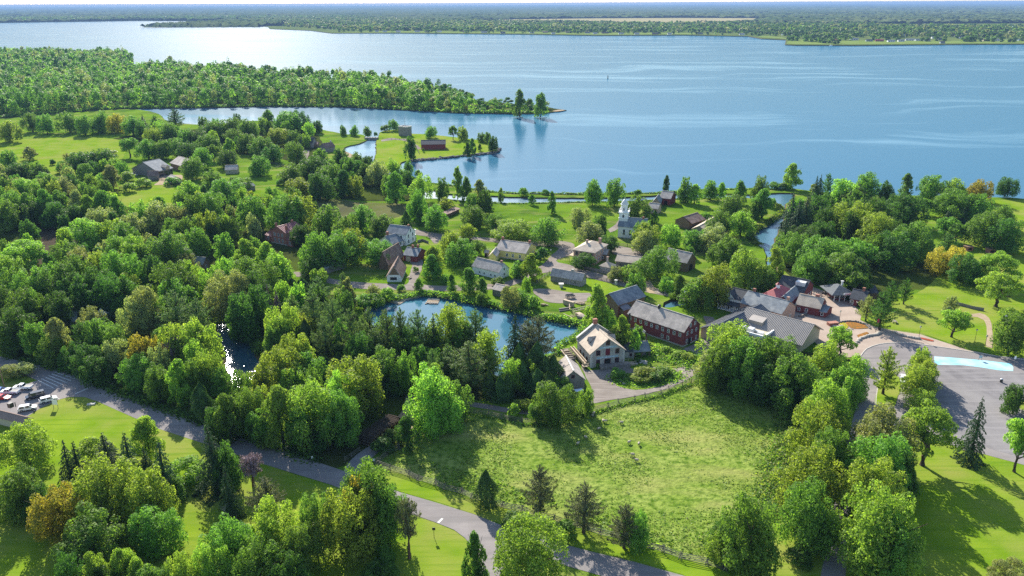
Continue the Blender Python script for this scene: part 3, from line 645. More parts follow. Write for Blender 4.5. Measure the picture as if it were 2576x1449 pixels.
def plant(kind, c, p, w, h, lod, rz=None, v=None):
    v = random.randrange(NV[kind]) if v is None else v
    nm, _, cat = TNAME[kind]
    if kind == 'M' and c in 'yoa': nm = 'maple_tree'
    if kind == 'M' and c == 'd': nm = 'dark_broadleaf_tree'  # same round-crowned broadleaf, split off by dark leaf colour, species not known
    r = empty(nm, (p[0], p[1], p[2] if len(p) > 2 else 0), random.uniform(0, 6.28) if rz is None else rz)
    r.scale = (w, w, h)
    t = link('trunk', trunk_mesh(kind, v), r)
    if kind != 'D':
        cr_ = link('crown', crown_mesh(kind, v, lod), r)
        cr_.material_slots[0].link = 'OBJECT'; cr_.material_slots[0].material = LEAF[c]
        if c == 'y' and kind == 'E': t.data = t.data
    r['category'] = cat
    ALLTREES.append((r, kind, c, Vector((p[0], p[1], 0)), h))
    return r
def label_trees():
    groups = {}
    for r, kind, c, p, h in ALLTREES:
        best = sorted(((p - q).length, n, q) for n, q in LMW)[0]
        d = p - best[2]
        rel = ('right of' if d.x > 0 else 'left of') if abs(d.x) > abs(d.y)*.9 else ('behind' if d.y > 0 else 'in front of')
        sz = 'small ' if h < 6 and kind != 'B' else 'tall ' if h > 15.5 else ''
        base = f"{sz}{COLN[c] + ' ' if kind != 'D' else 'pale grey '}{TNAME[kind][1]} {rel} {best[1]}"
        groups.setdefault((base,), []).append((best[0], r))
    for (base,), L in groups.items():
        L.sort(key=lambda t: t[0])
        for i, (_, r) in enumerate(L):
            if len(L) == 1: r['label'] = base
            else: r['label'] = base + ', ' + ORD[min(i, 19)]
            if len(r['label'].split()) > 16: r['label'] = r['label'].replace('tall ', '').replace('small ', '').replace(' leafy', '')
    G_ = {'M': 'round-crowned trees', 'T': 'upright leafy trees', 'E': 'open-crowned trees', 'W': 'bushy grey-green trees', 'S': 'spruces', 'P': 'feathery pines', 'K': 'bare-stemmed pines', 'C': 'cedars', 'B': 'shrubs', 'D': 'leafless trees'}
    for r, kind, c, p, h in ALLTREES: r['group'] = G_[kind] + ' of the village'
def from_top(kind, c, x, y, wpx, h, lod=None):
    """crown top seen at plan pixel x,y; crown width in plan pixels; height in metres"""
    vil = 880 < x < 1780 and 480 < y < 712
    if vil: h *= .9
    elif x > 1985 and y < 712: h *= .98
    elif y > 870 and x < 1010 and y > 905 + (x-60)*.4: h *= 1.04; wpx *= 1.1
    elif y > 870: h *= 1.18 if kind in 'MTEW' else 1.08; wpx *= 1.3 if kind in 'ME' else 1.15
    else: h *= 1.18 if kind in 'MTEW' else 1.1; wpx *= 1.08 if kind in 'MTEW' else 1.08
    p = G(x, y, h); dist = proj(p)[2]
    w = wpx*dist/FPX
    if lod is None: lod = 0 if wpx > 95 else 1 if wpx > 48 else 2
    if kind in 'MW' and w < h*.55: w = h*.55
    if kind == 'S': w = max(w*1.2, h*.36)
    return plant(kind, c, (p.x, p.y, 0), w, h, lod)
TREES = {
7: """My 150 290 400 13;Mg 90 640 400 12;My 720 585 520 15;Mo 400 750 400 13;My 1050 655 400 14;Mg 620 960 560 12;Mg 1120 930 380 11;Md 250 760 260 9
Ss 470 425 180 13;Ss 545 430 190 13;Ss 770 372 270 12;By 690 400 260 7;Ss 930 362 230 14;Ty 1080 235 260 12;Ss 1080 480 130 9;Ss 1190 425 240 15;Bl 1390 560 300 6;Mg 1290 690 220 6;Ss 1565 305 270 17;Md 1680 440 180 13;Ss 1690 605 170 14
Kb 1885 545 210 8;Pk 1990 700 290 10;Dg 1700 900 150 5;Tl 900 1205 270 12;Tl 680 1245 250 12;Tl 1020 1300 230 11;Md 470 1290 300 10;My 1340 1290 300 11;Mg 1120 1390 420 10;Md 760 1400 340 9
Mg 1760 1010 420 13;My 2020 865 380 15;Mg 2250 1060 330 13;Ml 1560 1200 300 12;Mg 1900 1180 400 13;Mg 2350 830 300 15;Md 2150 1290 360 11
Cc 1500 -15 190 11;Tg 1690 60 250 13;Mg 1850 40 240 12;Tl 2090 10 330 15;Ml 2380 -20 380 15;Mg 2560 60 300 13;Md 1620 170 200 9;Tg 2240 150 220 11;Wg 1960 190 220 9;Bd 2480 300 300 6""",
8: """Mg 210 590 400 16;My 60 770 380 15;Mg 330 760 280 13;Ml 700 -150 400 17;Mg 860 -20 200 10;Mg 1600 -22 280 11;Wg 1470 150 130 5;Ml 1855 30 115 7;Td 485 240 190 8;Bd 310 400 160 4;Bl 1300 145 90 4;By 1370 110 140 3
Cc 1090 645 190 9;Pk 1500 615 270 12;Pk 1840 742 290 12;Pk 2150 915 270 10;Mg 2240 960 180 8;Wl 1430 1035 520 13;Td 1005 1105 200 12;Kk 490 890 190 13;Cd 330 1200 190 8;Md 250 1350 260 6;Mo 100 700 200 14
Bd 380 330 130 4;By 1760 180 90 3;Bg 1700 1020 170 4;Bd 1330 960 200 4""",
9: """Mg 560 790 420 17;Ml 1120 -20 330 15;My 1080 140 360 14;My 1000 460 420 14;Mg 1150 330 300 13;Mg 950 720 360 14;Mg 1060 900 260 10;Mw 1530 160 400 15;Mg 1560 370 400 15;My 1480 560 420 15;Ml 1530 810 500 17;Mg 1600 1000 400 13;Md 1690 470 250 12;El 1900 140 380 15;Ss 2270 100 190 17;El 2600 250 220 13;My 1830 52 180 6;Md 2540 0 180 8;Ww 2500 1340 260 6;Bd 900 1250 200 3;Md 370 1010 260 8;Wl 300 1130 220 6""",
6: """My 370 970 420 16;Mg 690 1040 470 17;My 1080 1105 340 14;Ml 1290 1220 280 12;Ww 220 1195 230 10;El 1220 1015 230 9;Mg 920 1230 370 15;Mg 480 1110 400 15;Md 760 1230 420 13;Ml 1230 1340 280 10;Mg 300 1150 320 13
Py 1570 1175 230 14;My 1830 1160 130 9;My 1830 1195 180 9;My 1850 1250 200 9;My 1820 1320 210 9;El 2070 880 240 9;Pw 1410 780 160 9;Pd 1530 755 220 13;Pd 1590 670 170 11;Pd 1700 648 130 11;Mw 2040 785 100 5;Bw 2010 860 80 3
Ss 840 10 170 19;Ss 790 180 150 17;Ss 950 25 180 19;Ss 890 60 170 17;Md 1030 10 230 17;Md 1120 100 200 14;My 1310 65 340 18;Md 1060 200 260 14;My 1500 155 330 17;Mg 1760 225 370 18;Mg 1110 340 450 16;Mg 860 310 300 15;Md 900 245 330 14;Ty 710 410 180 15;Mg 1200 430 420 16;Md 1620 300 380 17;Ml 500 415 360 16;My 240 525 330 15;Mg 110 660 280 13;Ma 2040 405 290 13;Md 2180 470 290 13;Mg 2330 150 360 17;Md 2480 200 300 17;Mg 2430 95 200 13;Eg 2010 185 190 12;Eg 2090 225 190 11;El 2400 445 360 15;Ey 2420 590 380 15;Pd 2020 320 190 9;Eg 1370 365 260 14;Md 1440 30 270 18;Md 1700 10 370 17;Mg 2060 -20 360 16;Ss 2135 110 100 9;Ss 2020 120 80 8;Mg 2240 10 260 15;Eg 1840 40 160 10;Md 1310 480 300 13;Eg 1330 590 240 11;Mg 2530 900 250 13;Mg 980 440 300 14;Mg 640 560 200 10
Mg 390 20 230 12;Tg 620 -30 200 14;Mg 290 140 200 11;Ml 450 140 220 11;Mw 230 240 320 11;Mg 390 320 260 12;Mg 100 280 220 11;Mg 170 150 90 6;Tg 560 60 130 9;Mg 300 380 200 10;Bg 180 620 150 5;By 2480 870 150 5;Mg 60 400 100 7""",
3: """Mg 590 1320 150 14;Tl 840 1228 170 17;Tg 440 1358 110 12;Ss 1020 1325 80 15;Ss 1048 1318 80 15;Pd 1110 1308 120 15;Mg 1400 1298 240 17;Ml 1230 1345 260 17;Tg 1705 1308 120 15;Mg 1895 1318 240 16;Ml 2060 1345 210 15;Mo 2250 1348 210 14;Md 2460 1338 190 12;Mg 220 1358 120 10;Tl 100 1385 120 10;Mg 20 1330 120 13;Tl 300 1372 90 9;By 1000 1385 80 6;Md 1560 1360 140 14;Md 1290 1400 300 14;Bg 700 1370 100 4;Bg 770 1375 90 4;Bw 1940 1400 200 5""",
2: """Mg 1900 1352 150 13;Mg 2068 1343 170 14;Td 2460 1318 60 10;Bg 1372 1408 70 5;Tl 872 1250 100 17;Tg 942 1328 100 13;Tw 1040 1355 130 12;Mg 755 1335 115 12;Ml 590 1302 170 15;Mg 503 1208 75 9;Bl 1203 1412 30 4;Md 518 1030 105 15;Mg 672 948 95 9;Eg 840 940 80 11;My 918 950 95 10;Mg 1060 998 80 7;Mg 1103 995 65 8;Md 1140 1023 90 11;Tg 987 1042 70 11;Td 950 1070 70 10;Tg 1045 1083 36 5;Mg 393 898 85 9;Bg 328 938 70 6;Mg 195 948 68 8;Mg 92 942 76 8;Bd 257 990 28 4;Tg 618 1115 20 3;Tg 1347 668 110 24;Tg 1505 686 110 22;Bg 1420 740 60 10;Mg 10 940 60 8
Ml 400 1190 180 14;Mw 270 1210 180 14;Md 210 1175 90 10;Mg 60 1190 130 11;Tg 400 1290 190 16;My 100 1320 140 11;Td 10 1280 160 14;Bg 2240 1425 60 4;Bg 1540 1428 60 3;Bg 580 1278 60 5""",
1: """My 45 912 190 15;Mg 220 848 140 15;Mg 330 858 140 15;Mg 500 842 170 16;Mg 620 868 150 15;Mg 740 832 180 17;Mo 865 853 150 15;Mg 985 876 170 14;Pd 1310 822 150 17;Ss 1070 868 90 14;Pd 1160 872 120 14;Mg 1265 922 180 14;My 1150 955 140 12;Mg 1380 968 180 14;Md 1480 982 180 13;Mg 1610 898 230 15;Mg 1740 886 190 15;Mg 1860 898 180 15;Tg 2015 816 110 17;Mg 2150 838 220 17;Md 2230 828 160 17;Pd 2322 865 70 13;Md 2392 905 95 10;Mg 1570 1008 190 13;Tl 1722 1040 110 11;Mg 1850 1005 170 13;Mg 1960 1028 190 13;My 2085 965 200 13;Mg 2200 978 150 12;Mg 2220 1060 160 14;Ml 2078 1095 90 7;Eg 1600 1085 120 11;Mg 1518 1110 170 13;Mg 1432 1178 170 13;Eg 960 1035 150 13;Mg 1100 1046 160 13;Mg 1200 1056 150 12;Md 600 1145 240 12;Md 740 1118 190 13;Tw 822 1242 180 14;Tw 210 1100 110 9;Mg 40 1128 120 11;Md 130 1215 210 11;Mg 265 1218 110 9;Ml 790 1195 110 9;Bl 950 1292 120 6;Bl 965 1370 110 6;Bl 1070 1335 120 6;Mg 1940 1168 190 12;Mg 1600 1280 190 12;Ml 1420 1365 190 12;Wg 1800 1330 180 8;Mg 2200 1225 210 12;Md 2345 1175 230 14;Md 2400 1300 220 14;Mg 2500 1235 200 14;Mg 1690 1340 240 12;My 2260 1340 220 10;Bg 1290 1330 120 5;Mg 1320 1040 180 13;Md 1420 1060 180 13;Md 1700 1130 150 11;Md 2050 1090 150 11;Mg 2350 1185 120 9;Bg 2110 1345 60 4;Mg 1770 965 150 12;Mg 640 1230 130 9;Bd 390 1200 50 4;Bw 830 1130 120 4;Md 60 1260 150 9;Mg 340 1290 180 9;Ml 170 1340 200 10;Mw 450 1330 180 10""",
4: """Mg 60 -20 240 16;Tg 190 -10 180 15;Tg 310 -25 190 16;Tg 430 -30 180 15;Tw 560 -20 170 15;Tl 640 20 160 14;Tg 760 -20 190 15;Tg 860 25 160 13;Mg 20 60 220 14;Md 240 60 200 12;Md 400 70 210 12;Md 540 90 220 11;Mw 760 105 230 11;Mg 690 150 180 8
Ml 620 205 340 13;My 780 215 200 12;Mg 900 230 230 12;Mw 980 160 230 12;Mg 880 330 240 13;Ml 960 320 280 14;Mg 480 370 220 12;Mw 570 415 240 12;Tl 195 305 130 12;El 150 365 340 13;Ml 40 480 230 11;Mg 540 480 240 13;My 740 440 220 13;Mg 870 430 300 16;Mg 1240 300 380 15;Md 1120 480 200 12;Ml 1060 60 230 14;Mw 1170 70 250 14;Mw 1330 85 200 13;Mg 1430 10 240 16;Mg 1570 0 280 16;Mg 1400 180 210 14;My 1550 132 190 15;Mg 1340 230 180 12;Mg 1480 260 200 13;Md 1700 160 210 14;Ml 1700 165 140 14;Md 1600 220 150 11;Mg 1900 20 240 16;Mg 2130 20 300 17;My 2240 0 230 17;Md 2370 65 80 8;Mg 2460 100 260 15;Mg 2540 280 300 15;Mg 2380 300 260 15;Md 2260 230 170 10;Tl 1840 350 230 14;Tl 1990 375 230 14;Ml 2090 430 260 14;Mg 1880 480 360 16;Ml 1700 490 200 11;Wl 2400 570 130 7;Md 2350 480 200 9
Mg 240 560 300 15;Md 430 540 320 16;Md 560 620 280 14;Mg 80 560 240 14;Md 700 560 280 15;Md 850 600 300 15;Md 980 640 260 13;Mg 1290 530 330 15;Ml 1400 510 180 13;Mg 1320 650 260 12;Ml 1580 560 220 13;Ww 1690 590 330 17;Md 1900 590 300 15;Mg 150 740 320 14;Mg 210 720 200 14;Md 30 700 260 13;Md 420 760 280 12;Ww 1060 720 230 17;Ww 980 790 230 15;Mg 1170 780 200 13;Pp 1300 740 340 17;Pp 1470 800 260 15;Sb 2010 700 80 13;Sb 2080 735 90 11;Cc 2200 650 150 7;Cc 2280 650 150 7;Cc 2350 670 150 7;Cc 2140 690 140 8
Md 70 880 330 13;Mg 250 960 240 11;Tw 400 950 230 13;Mg 360 1080 210 9;Mg 720 950 260 12;Pd 590 975 230 12;Md 640 1150 270 9;Mg 850 1000 230 12;Ww 860 1110 210 10;Mo 1040 1075 230 12;Mo 1150 1090 180 11;Mw 1185 1150 200 11;Kb 1310 1100 170 11;Ml 1440 1115 190 12;My 1390 950 330 15;My 1490 975 260 13;My 1290 990 220 14;Tl 1330 1255 230 12;Ml 1560 1180 190 12;Mg 1440 1260 180 11;Mg 1000 1230 220 9;Mg 1180 1290 220 10;Md 700 1240 210 8;Mg 1640 1330 170 8;Ww 160 1295 160 4;Ww 60 1310 160 4;Md 540 1130 200 8
My 2130 840 300 16;Pp 2200 780 250 16;Pp 2350 750 280 17;Pp 2500 800 270 17;Pp 2440 950 270 15;My 2180 1060 290 14;My 2290 1080 220 13;My 2110 1170 330 14;Mg 2290 1215 260 11;Cc 2450 1235 170 9;Cc 2550 1205 150 9;Tg 2070 1030 220 11;Md 1900 700 260 15;Md 1790 760 260 15;Mg 2080 950 200 13;Ml 2530 1340 250 13""",
5: """Pp 60 880 250 18;Pp 200 870 220 17;Pp 330 888 270 18;Pp 440 880 220 17;Pp 570 888 300 17;My 830 838 340 16;Pp 1010 885 250 16;My 1100 1040 260 13;Pp 960 1130 420 15;Ss 690 925 110 17;Md 690 1010 220 13;Md 480 1020 260 13;Mg 900 960 220 12;My 110 1235 400 15;Tl 690 1288 330 14;Mg 300 1180 300 12;Cc 1115 1340 120 9;Cc 1200 1380 130 8;Pp 800 1150 260 12;Md 620 1150 260 11;Md 150 1060 280 13;Pp 240 1030 260 14
Ss 1310 915 200 17;Pk 1490 935 320 16;Pk 1410 960 230 14;Cc 1345 1125 150 12;Cc 1480 1125 200 12;Cc 1440 1180 170 11;Cc 1600 1225 180 10;Cc 1540 1235 170 10;Cc 1370 1270 160 9;Ml 1460 1265 140 8;Ml 1285 1260 160 9;Cc 1560 1350 160 8;Mg 1620 1400 200 5;Cc 1250 1370 120 8;Bl 1300 1400 140 5;Cc 1480 1330 200 8
Tl 1935 690 210 16;Tl 2120 930 180 11;Tl 2220 1035 120 8;Ml 2010 880 190 9;Ww 2080 1020 130 7;Mg 2250 990 120 7;Bg 1380 740 150 6;Bg 1310 700 110 7;Ww 1275 700 140 9;Bl 1440 780 130 5;Bg 1060 740 90 6;Tg 960 570 180 12;Tg 830 620 90 9;Tg 1060 640 120 9;Tw 40 640 130 12;Mw 235 690 110 6;Bg 240 760 150 5;Bl 340 720 130 5;Tg 580 650 90 6;Bg 160 770 160 5;Ty 690 410 190 14;Tg 680 470 180 12
Mg 270 350 290 13;My 60 270 250 14;Mg 20 160 260 14;Mg 140 100 230 15;Mg 300 170 230 12;Cd 485 140 115 13;Cd 590 115 90 11;Mg 700 95 200 15;My 780 40 130 9;Mg 1000 95 230 14;Mg 1160 155 180 11;My 940 238 130 9;My 830 290 220 14;Mg 900 350 240 13;Mg 1020 365 150 8;Wy 1280 210 330 11;Mg 1560 195 270 15;Mw 1800 110 170 12;Mw 1880 225 260 13;Md 1960 168 140 13;Ty 1430 460 200 13;Bd 1510 415 130 7;Wd 1830 465 190 8;Mg 2390 400 330 16;Ml 2180 555 180 8;Mg 2230 610 170 10;Mg 2270 210 170 14;My 2300 230 240 14;Mw 2300 290 200 12;Ml 2500 240 200 13;Mg 2230 30 230 15;Cd 2310 130 60 7;Cd 2370 135 70 8;Tg 1590 -10 80 11;Tg 1440 15 70 7;Mg 1200 -5 50 7;Mg 330 480 60 4;Mg 1330 520 130 8;Bg 1180 640 110 4;Ml 1400 630 90 9;Wd 2010 330 170 9;Tg 2560 620 160 12;Ml 2460 640 160 7;Bg 450 690 60 3;Md 1090 -20 120 12;Mg 990 10 150 13;Mg 560 -30 170 15;Mw 2070 560 150 7;Mg 780 620 80 5;Bg 560 560 50 3;Mg 1350 200 130 9"""}
for pn, txt in TREES.items():
    ox, oy = PAN[pn]
    for e in txt.replace('\n', ';').split(';'):
        k, x, y, w, h = e.split(); x, y, w, h = map(float, (x, y, w, h))
        from_top(k[0], k[1], ox + x/3, oy + y/3, w/3, h)
# fill the closed stands between the trees listed above
def inside(p, poly):
    x, y = p.x, p.y; c = False
    for a, b in zip(poly, poly[1:] + poly[:1]):
        if (a.y > y) != (b.y > y) and x < (b.x-a.x)*(y-a.y)/(b.y-a.y) + a.x: c = not c
    return c
KEEP = [[G(*p).xy for p in q] for q in (POND, POND2, CANAL)]
CLEAR = [(G(x, y), r) for x, y, r in ((600,830,14),(605,860,17),(603,900,17),(600,930,17),(598,970,14),(700,640,13),(690,628,11),(725,640,10),(505,665,9),(705,612,16),(175,815,14),(265,805,12),(285,790,9),(815,670,9),(950,1085,16),(1010,1040,10),(1440,960,11),(240,950,10),(120,620,14))]
def fill(polyD, space, kinds, hr, wr, nmax):
    poly = [G(*p).xy for p in polyD]; n = 0
    x0, x1 = min(p.x for p in poly), max(p.x for p in poly); y0, y1 = min(p.y for p in poly), max(p.y for p in poly)
    for _ in range(6000):
        if n >= nmax: break
        p = Vector((random.uniform(x0, x1), random.uniform(y0, y1)))
        if not inside(p, poly) or any(inside(p, k) for k in KEEP): continue
        q = Vector((p.x, p.y, 0))
        if any((q - t[3]).length < space for t in ALLTREES) or any((q - c).length < r for c, r in CLEAR): continue
        kc = random.choice(kinds); d = proj((p.x, p.y, 5))
        w = random.uniform(*wr); wpx = w*FPX/d[2]
        plant(kc[0], kc[1], (p.x, p.y, 0), w, random.uniform(*hr), 1 if wpx > 60 else 2); n += 1
fill([(-40,890),(-40,480),(300,490),(430,530),(620,510),(760,510),(640,700),(540,790),(540,900),(560,1000),(300,975),(180,915)], 7.5, ['Mg','Mg','Md','Ml','Mw','Td','Tg','My'], (10, 14), (8, 11), 75)
fill([(650,960),(660,850),(640,800),(760,740),(870,760),(900,860),(1100,925),(1210,975),(1010,1000),(1000,1060),(900,1110),(830,1160),(700,1120),(560,1070)], 7, ['Mg','My','Pp','Pp','Cc','Md','Ml'], (11, 15), (7, 10), 45)
fill([(1990,530),(2200,520),(2220,560),(2290,620),(2330,690),(2200,735),(2060,690),(1975,640)], 8, ['Md','Mg','Mg'], (11, 15), (9, 12), 10)
fill([(310,345),(600,325),(780,340),(790,410),(520,378),(400,375),(340,365)], 8, ['Mg','Md','Mg','Ml'], (11, 15), (9, 12), 22)
fill([(720,440),(850,400),(940,440),(1030,470),(1030,500),(760,480),(680,460)], 8, ['Mg','Md','Mg'], (11, 14), (9, 12), 14)
fill([(-30,450),(300,410),(330,470),(270,500),(-30,480)], 8, ['Mg','Md','Ml','Mw'], (8, 12), (8, 11), 18)
label_trees()

# far woods: masses nobody could count, each one object of leaf clumps
def mass(name, pts, hs, ws, nq, cols, label=None, seed=1, z0=0.0):
    rg = np.random.default_rng(seed); P = np.array(pts); n = len(P)
    V = []; mi = []
    T = np.array(hs)
    for j in range(n):
        k = nq[j] if hasattr(nq, '__len__') else nq
        w, h = ws[j], hs[j]
        m = 7; bd = dirs(m, rg, -.3); br = rg.uniform(.2, .3, m)
        bi = rg.integers(0, m, k); d = dirs(k, rg, -.35)
        C = bd[bi]*np.array([.29, .29, .28]) + d*br[bi][:, None]*np.array([.95, .95, .85]) + np.array([0, 0, .60])
        low = rg.random(k) < .2; C[low, 2] = rg.uniform(.06, .4, low.sum()); C[low, :2] *= .8
        C = C*np.array([w, w, h]) + np.array([P[j, 0], P[j, 1], z0])
        Nn = d + rg.normal(size=(k, 3))*.28 + np.array([0, 0, .3])
        S = math.sqrt(7.0/k)*w*.95
        v, _ = quads(C, Nn, S, rg); V.append(v); mi.append(np.full(k, rg.choice(len(cols), p=None)))
    V = np.concatenate(V); F = np.arange(len(V)).reshape(-1, 4)
    o = link(name, np_mesh(name, V, F, [LEAF[c] for c in cols], np.concatenate(mi)))
    return tag(o, label, kind='stuff')
def scatter(polyD, space, n, seed, world=None):
    rg = random.Random(seed); poly = world or [G(*p).xy for p in polyD]
    x0, x1 = min(p.x for p in poly), max(p.x for p in poly); y0, y1 = min(p.y for p in poly), max(p.y for p in poly)
    cell = {}; out = []
    for _ in range(n*12):
        if len(out) >= n: break
        p = Vector((rg.uniform(x0, x1), rg.uniform(y0, y1)))
        if not inside(p, poly): continue
        c = (int(p.x//space), int(p.y//space))
        if any((p - q).length < space for i in (-1, 0, 1) for k in (-1, 0, 1) for q in cell.get((c[0]+i, c[1]+k), ())): continue
        cell.setdefault(c, []).append(p); out.append(p)
    return out
pts = scatter([(-420,303),(0,293),(133,284),(233,275.5),(333,270.5),(467,269.5),(667,265.5),(859,266),(1025,274),(1159,281),(1292,283),(1372,282),(1379,273),(1300,264),(1200,255),(1100,239),(1000,217),(900,215),(800,208),(700,196),(550,186),(430,178),(370,183),(325,183),(316,168),(332,153),(318,147),(250,142),(130,140),(0,142),(-420,155)], 8.5, 4300, 3)
hs = []; nq = []; ws = []
for p in pts:
    x, y, _ = proj((p.x, p.y, 0)); v = noise.noise((p.x*.012, p.y*.012, 5.0))
    e = 1.0 if x < 950 else max(.62, 1 - (x-950)/900)
    if x > 1190: e = random.uniform(.22, .55)
    hs.append((random.uniform(12, 21) + 8*v)*e*(1.25 if random.random() < .07 else 1)); nq.append(560 if y > 250 else 330 if y > 215 else 160); ws.append(random.uniform(7, 13)*(1 + .35*v)*(1 if x < 1190 else .75))
mass('peninsula_wood', [(p.x, p.y) for p in pts], hs, ws, nq, ['g', 'd', 'w', 'g', 'd', 'g', 'l'], 'mixed green woodland covering the long peninsula across the inlet', 11)
# ------------------------------------------------------------ the far side of the river
def far_strip(poly, n, sp, seed): return scatter(poly, sp, n, seed)
fp = far_strip([(640,51.5),(655,57),(618,60.5),(685,65),(790,72),(850,77),(1000,78.3),(1300,80.3),(1500,83),(1720,82),(1884,86),(1925,90),(1985,94),(1995,101),(2010,102),(2100,99),(2150,98),(2300,97),(2400,98),(2640,99),(2640,70.5),(2400,70.5),(2250,70),(2180,64),(1900,63.5),(1700,62.5),(1450,60.5),(1230,56.5),(1000,50),(800,46)], 6500, 13, 5)
mass('far_shore_wood', [(p.x, p.y) for p in fp], [random.uniform(8, 15) + 8*random.random()**3 for _ in fp], [random.uniform(9, 16) + 12*random.random()**2 for _ in fp], [90 if p.length < 3300 else 40 for p in fp], ['g', 'd', 'd', 'd', 'w'], 'band of dark green trees along the far shore of the river', 12, 1.5)
# lawn and waterfront trees of the far bank
fl = []
for x0, y0, x1, y1, k in ((840,81.5,1720,87,60), (1720,87,1915,92,12), (1985,104,2110,113,26), (2110,104,2600,108,42)):
    for _ in range(k):
        t = random.random(); fl.append(G(x0+(x1-x0)*t, y0+(y1-y0)*t - random.uniform(-.5, 3.0)))
mass('far_lawn_trees', [(p.x, p.y) for p in fl], [random.uniform(8, 16) for _ in fl], [random.uniform(11, 18) for _ in fl], 80, ['d', 'g', 'd'], 'scattered round trees on the lawns of the far bank', 13, 1.5)
sheet('far_lawn', [(835,83),(1000,83),(1300,85.3),(1500,88.6),(1720,87.8),(1884,90.6),(1917,96),(1980,100),(1979,112),(2000,113.2),(2150,113.6),(2400,111.2),(2620,110),(2620,101),(2400,104),(2250,103),(2100,104),(2000,100),(1925,92),(1700,83.5),(1500,84),(1300,81.5),(1000,79.5)], 2.0, mat('far_lawn_grass', (.13,.19,.04), (.17,.22,.06), .02, pos=True), step=40)
# endless canopy behind: bumpy sheet of tree tops
def canopy(name, rows, x0, x1, seed, gap=None):
    rg = np.random.default_rng(seed); ys = np.array(rows); V = []; F = []; nx = 620
    u = np.linspace(x0, x1, nx)
    for i, d in enumerate(ys):
        x = u*d + rg.normal(size=nx)*d*(x1-x0)/nx*.3
        z = 3 + rg.uniform(4, 17, nx)*(1 if d < 9000 else .9) + rg.normal(size=nx)*2
        if i == 0: z[:] = 1.5
        z += 7*np.array([noise.noise((a*.0016, d*.0016, 3)) for a in x])
        V.append(np.stack([x, np.full(nx, d) + rg.normal(size=nx)*d*.004, np.maximum(z, 1.2)], 1))
    V = np.concatenate(V); r = len(ys)
    i = np.arange((r-1)*nx).reshape(r-1, nx)[:, :-1].ravel()
    F = np.stack([i, i+1, i+nx+1, i+nx], 1)
    if gap is not None:
        c = V[F].mean(1); F = F[~gap(c)]
    o = link(name, np_mesh(name, V, F, [FARM]))
    return tag(o, 'endless wooded plain fading to blue at the horizon', kind='stuff')
FARM = mat('distant_canopy', (.028,.055,.018), (.07,.10,.032), .016, .95, .1, pos=True, c3=(.10,.12,.05), scale3=.0016, detail=5)
fmf = [[G(*p).xy for p in q] for q in ([(1170,51.5),(1300,49),(1500,46.3),(1700,45.4),(1910,46),(1910,51),(1870,60),(1700,63),(1450,61),(1230,57)], [(2250,64),(2640,65),(2640,71),(2280,70)])]
farp = [G(*p).xy for p in [(-500,60)]]
shoreL = [G(*p).xy for p in ((-1500,66),(0,57.5),(350,52.5),(500,53.5),(640,50.5))]
def gapf(c):
    out = np.zeros(len(c), bool)
    for j in range(len(c)):
        p = Vector((c[j, 0], c[j, 1]))
        if p.y < 9500 and (inside(p, fmf[0]) or inside(p, fmf[1])): out[j] = True
        elif p.x < -1100 and p.y < 8500:
            for a, b in zip(shoreL, shoreL[1:]):
                if a.x <= p.x <= b.x:
                    t = (p.x-a.x)/(b.x-a.x)
                    if p.y < a.y + (b.y-a.y)*t + 40: out[j] = True
        if p.y < 4450 and p.x > -1300: out[j] = True
    return out
rows = [4300]
while rows[-1] < 50000: rows.append(rows[-1]*(1.008 if rows[-1] < 9000 else 1.02))
canopy('distant_forest', rows, -.85, .85, 4, gapf)
# left headland and near shore trees across the bright water
lp = scatter(None, 15, 1500, 9, [G(*p).xy for p in [(-300,58),(0,56),(350,51.5),(500,52.3),(640,49.8),(900,47),(900,44),(300,46),(-300,50)]])
mass('far_shore_wood', [(p.x, p.y) for p in lp], [random.uniform(12, 20) for _ in lp], [random.uniform(16, 24) for _ in lp], 30, ['d', 'g'], 'dark wooded shore across the glittering water', 14, 1.5)

# far houses
def far_house(x, y, w, d, h, rz, wallm, roofm, label):
    p = G(x, y, 1.5); r = empty('far_house', (p.x, p.y, 2.0), rz, label, 'house', 'houses on the far bank')
    MB().box(-w/2, -d/2, -.4, w/2, d/2, h).prism([(-d/2, h), (d/2, h), (0, h+d*.28)], -w/2+.02, w/2-.02, Matrix.Rotation(R(90), 4, 'Z')).build('wall', wallm, r)
    rb = MB()
    for s in (-1, 1):
        rb.add([(-w/2-.4, s*(d/2+.5), h-.2), (w/2+.4, s*(d/2+.5), h-.2), (w/2+.4, 0, h+d*.28+.1), (-w/2-.4, 0, h+d*.28+.1),
                (-w/2-.4, s*(d/2+.5), h+.1), (w/2+.4, s*(d/2+.5), h+.1), (w/2+.4, 0, h+d*.28+.4), (-w/2-.4, 0, h+d*.28+.4)],
               [(0,1,2,3),(4,5,6,7),(0,1,5,4),(1,2,6,5),(3,2,6,7),(0,3,7,4)])
    rb.build('roof', roofm, r)
    wb = MB()
    for k in range(3): wb.box(-w/2+w*(.14+.27*k), -d/2-.05, .9, -w/2+w*(.14+.27*k)+w*.17, -d/2-.01, 2.3)
    wb.build('window', glass, r)
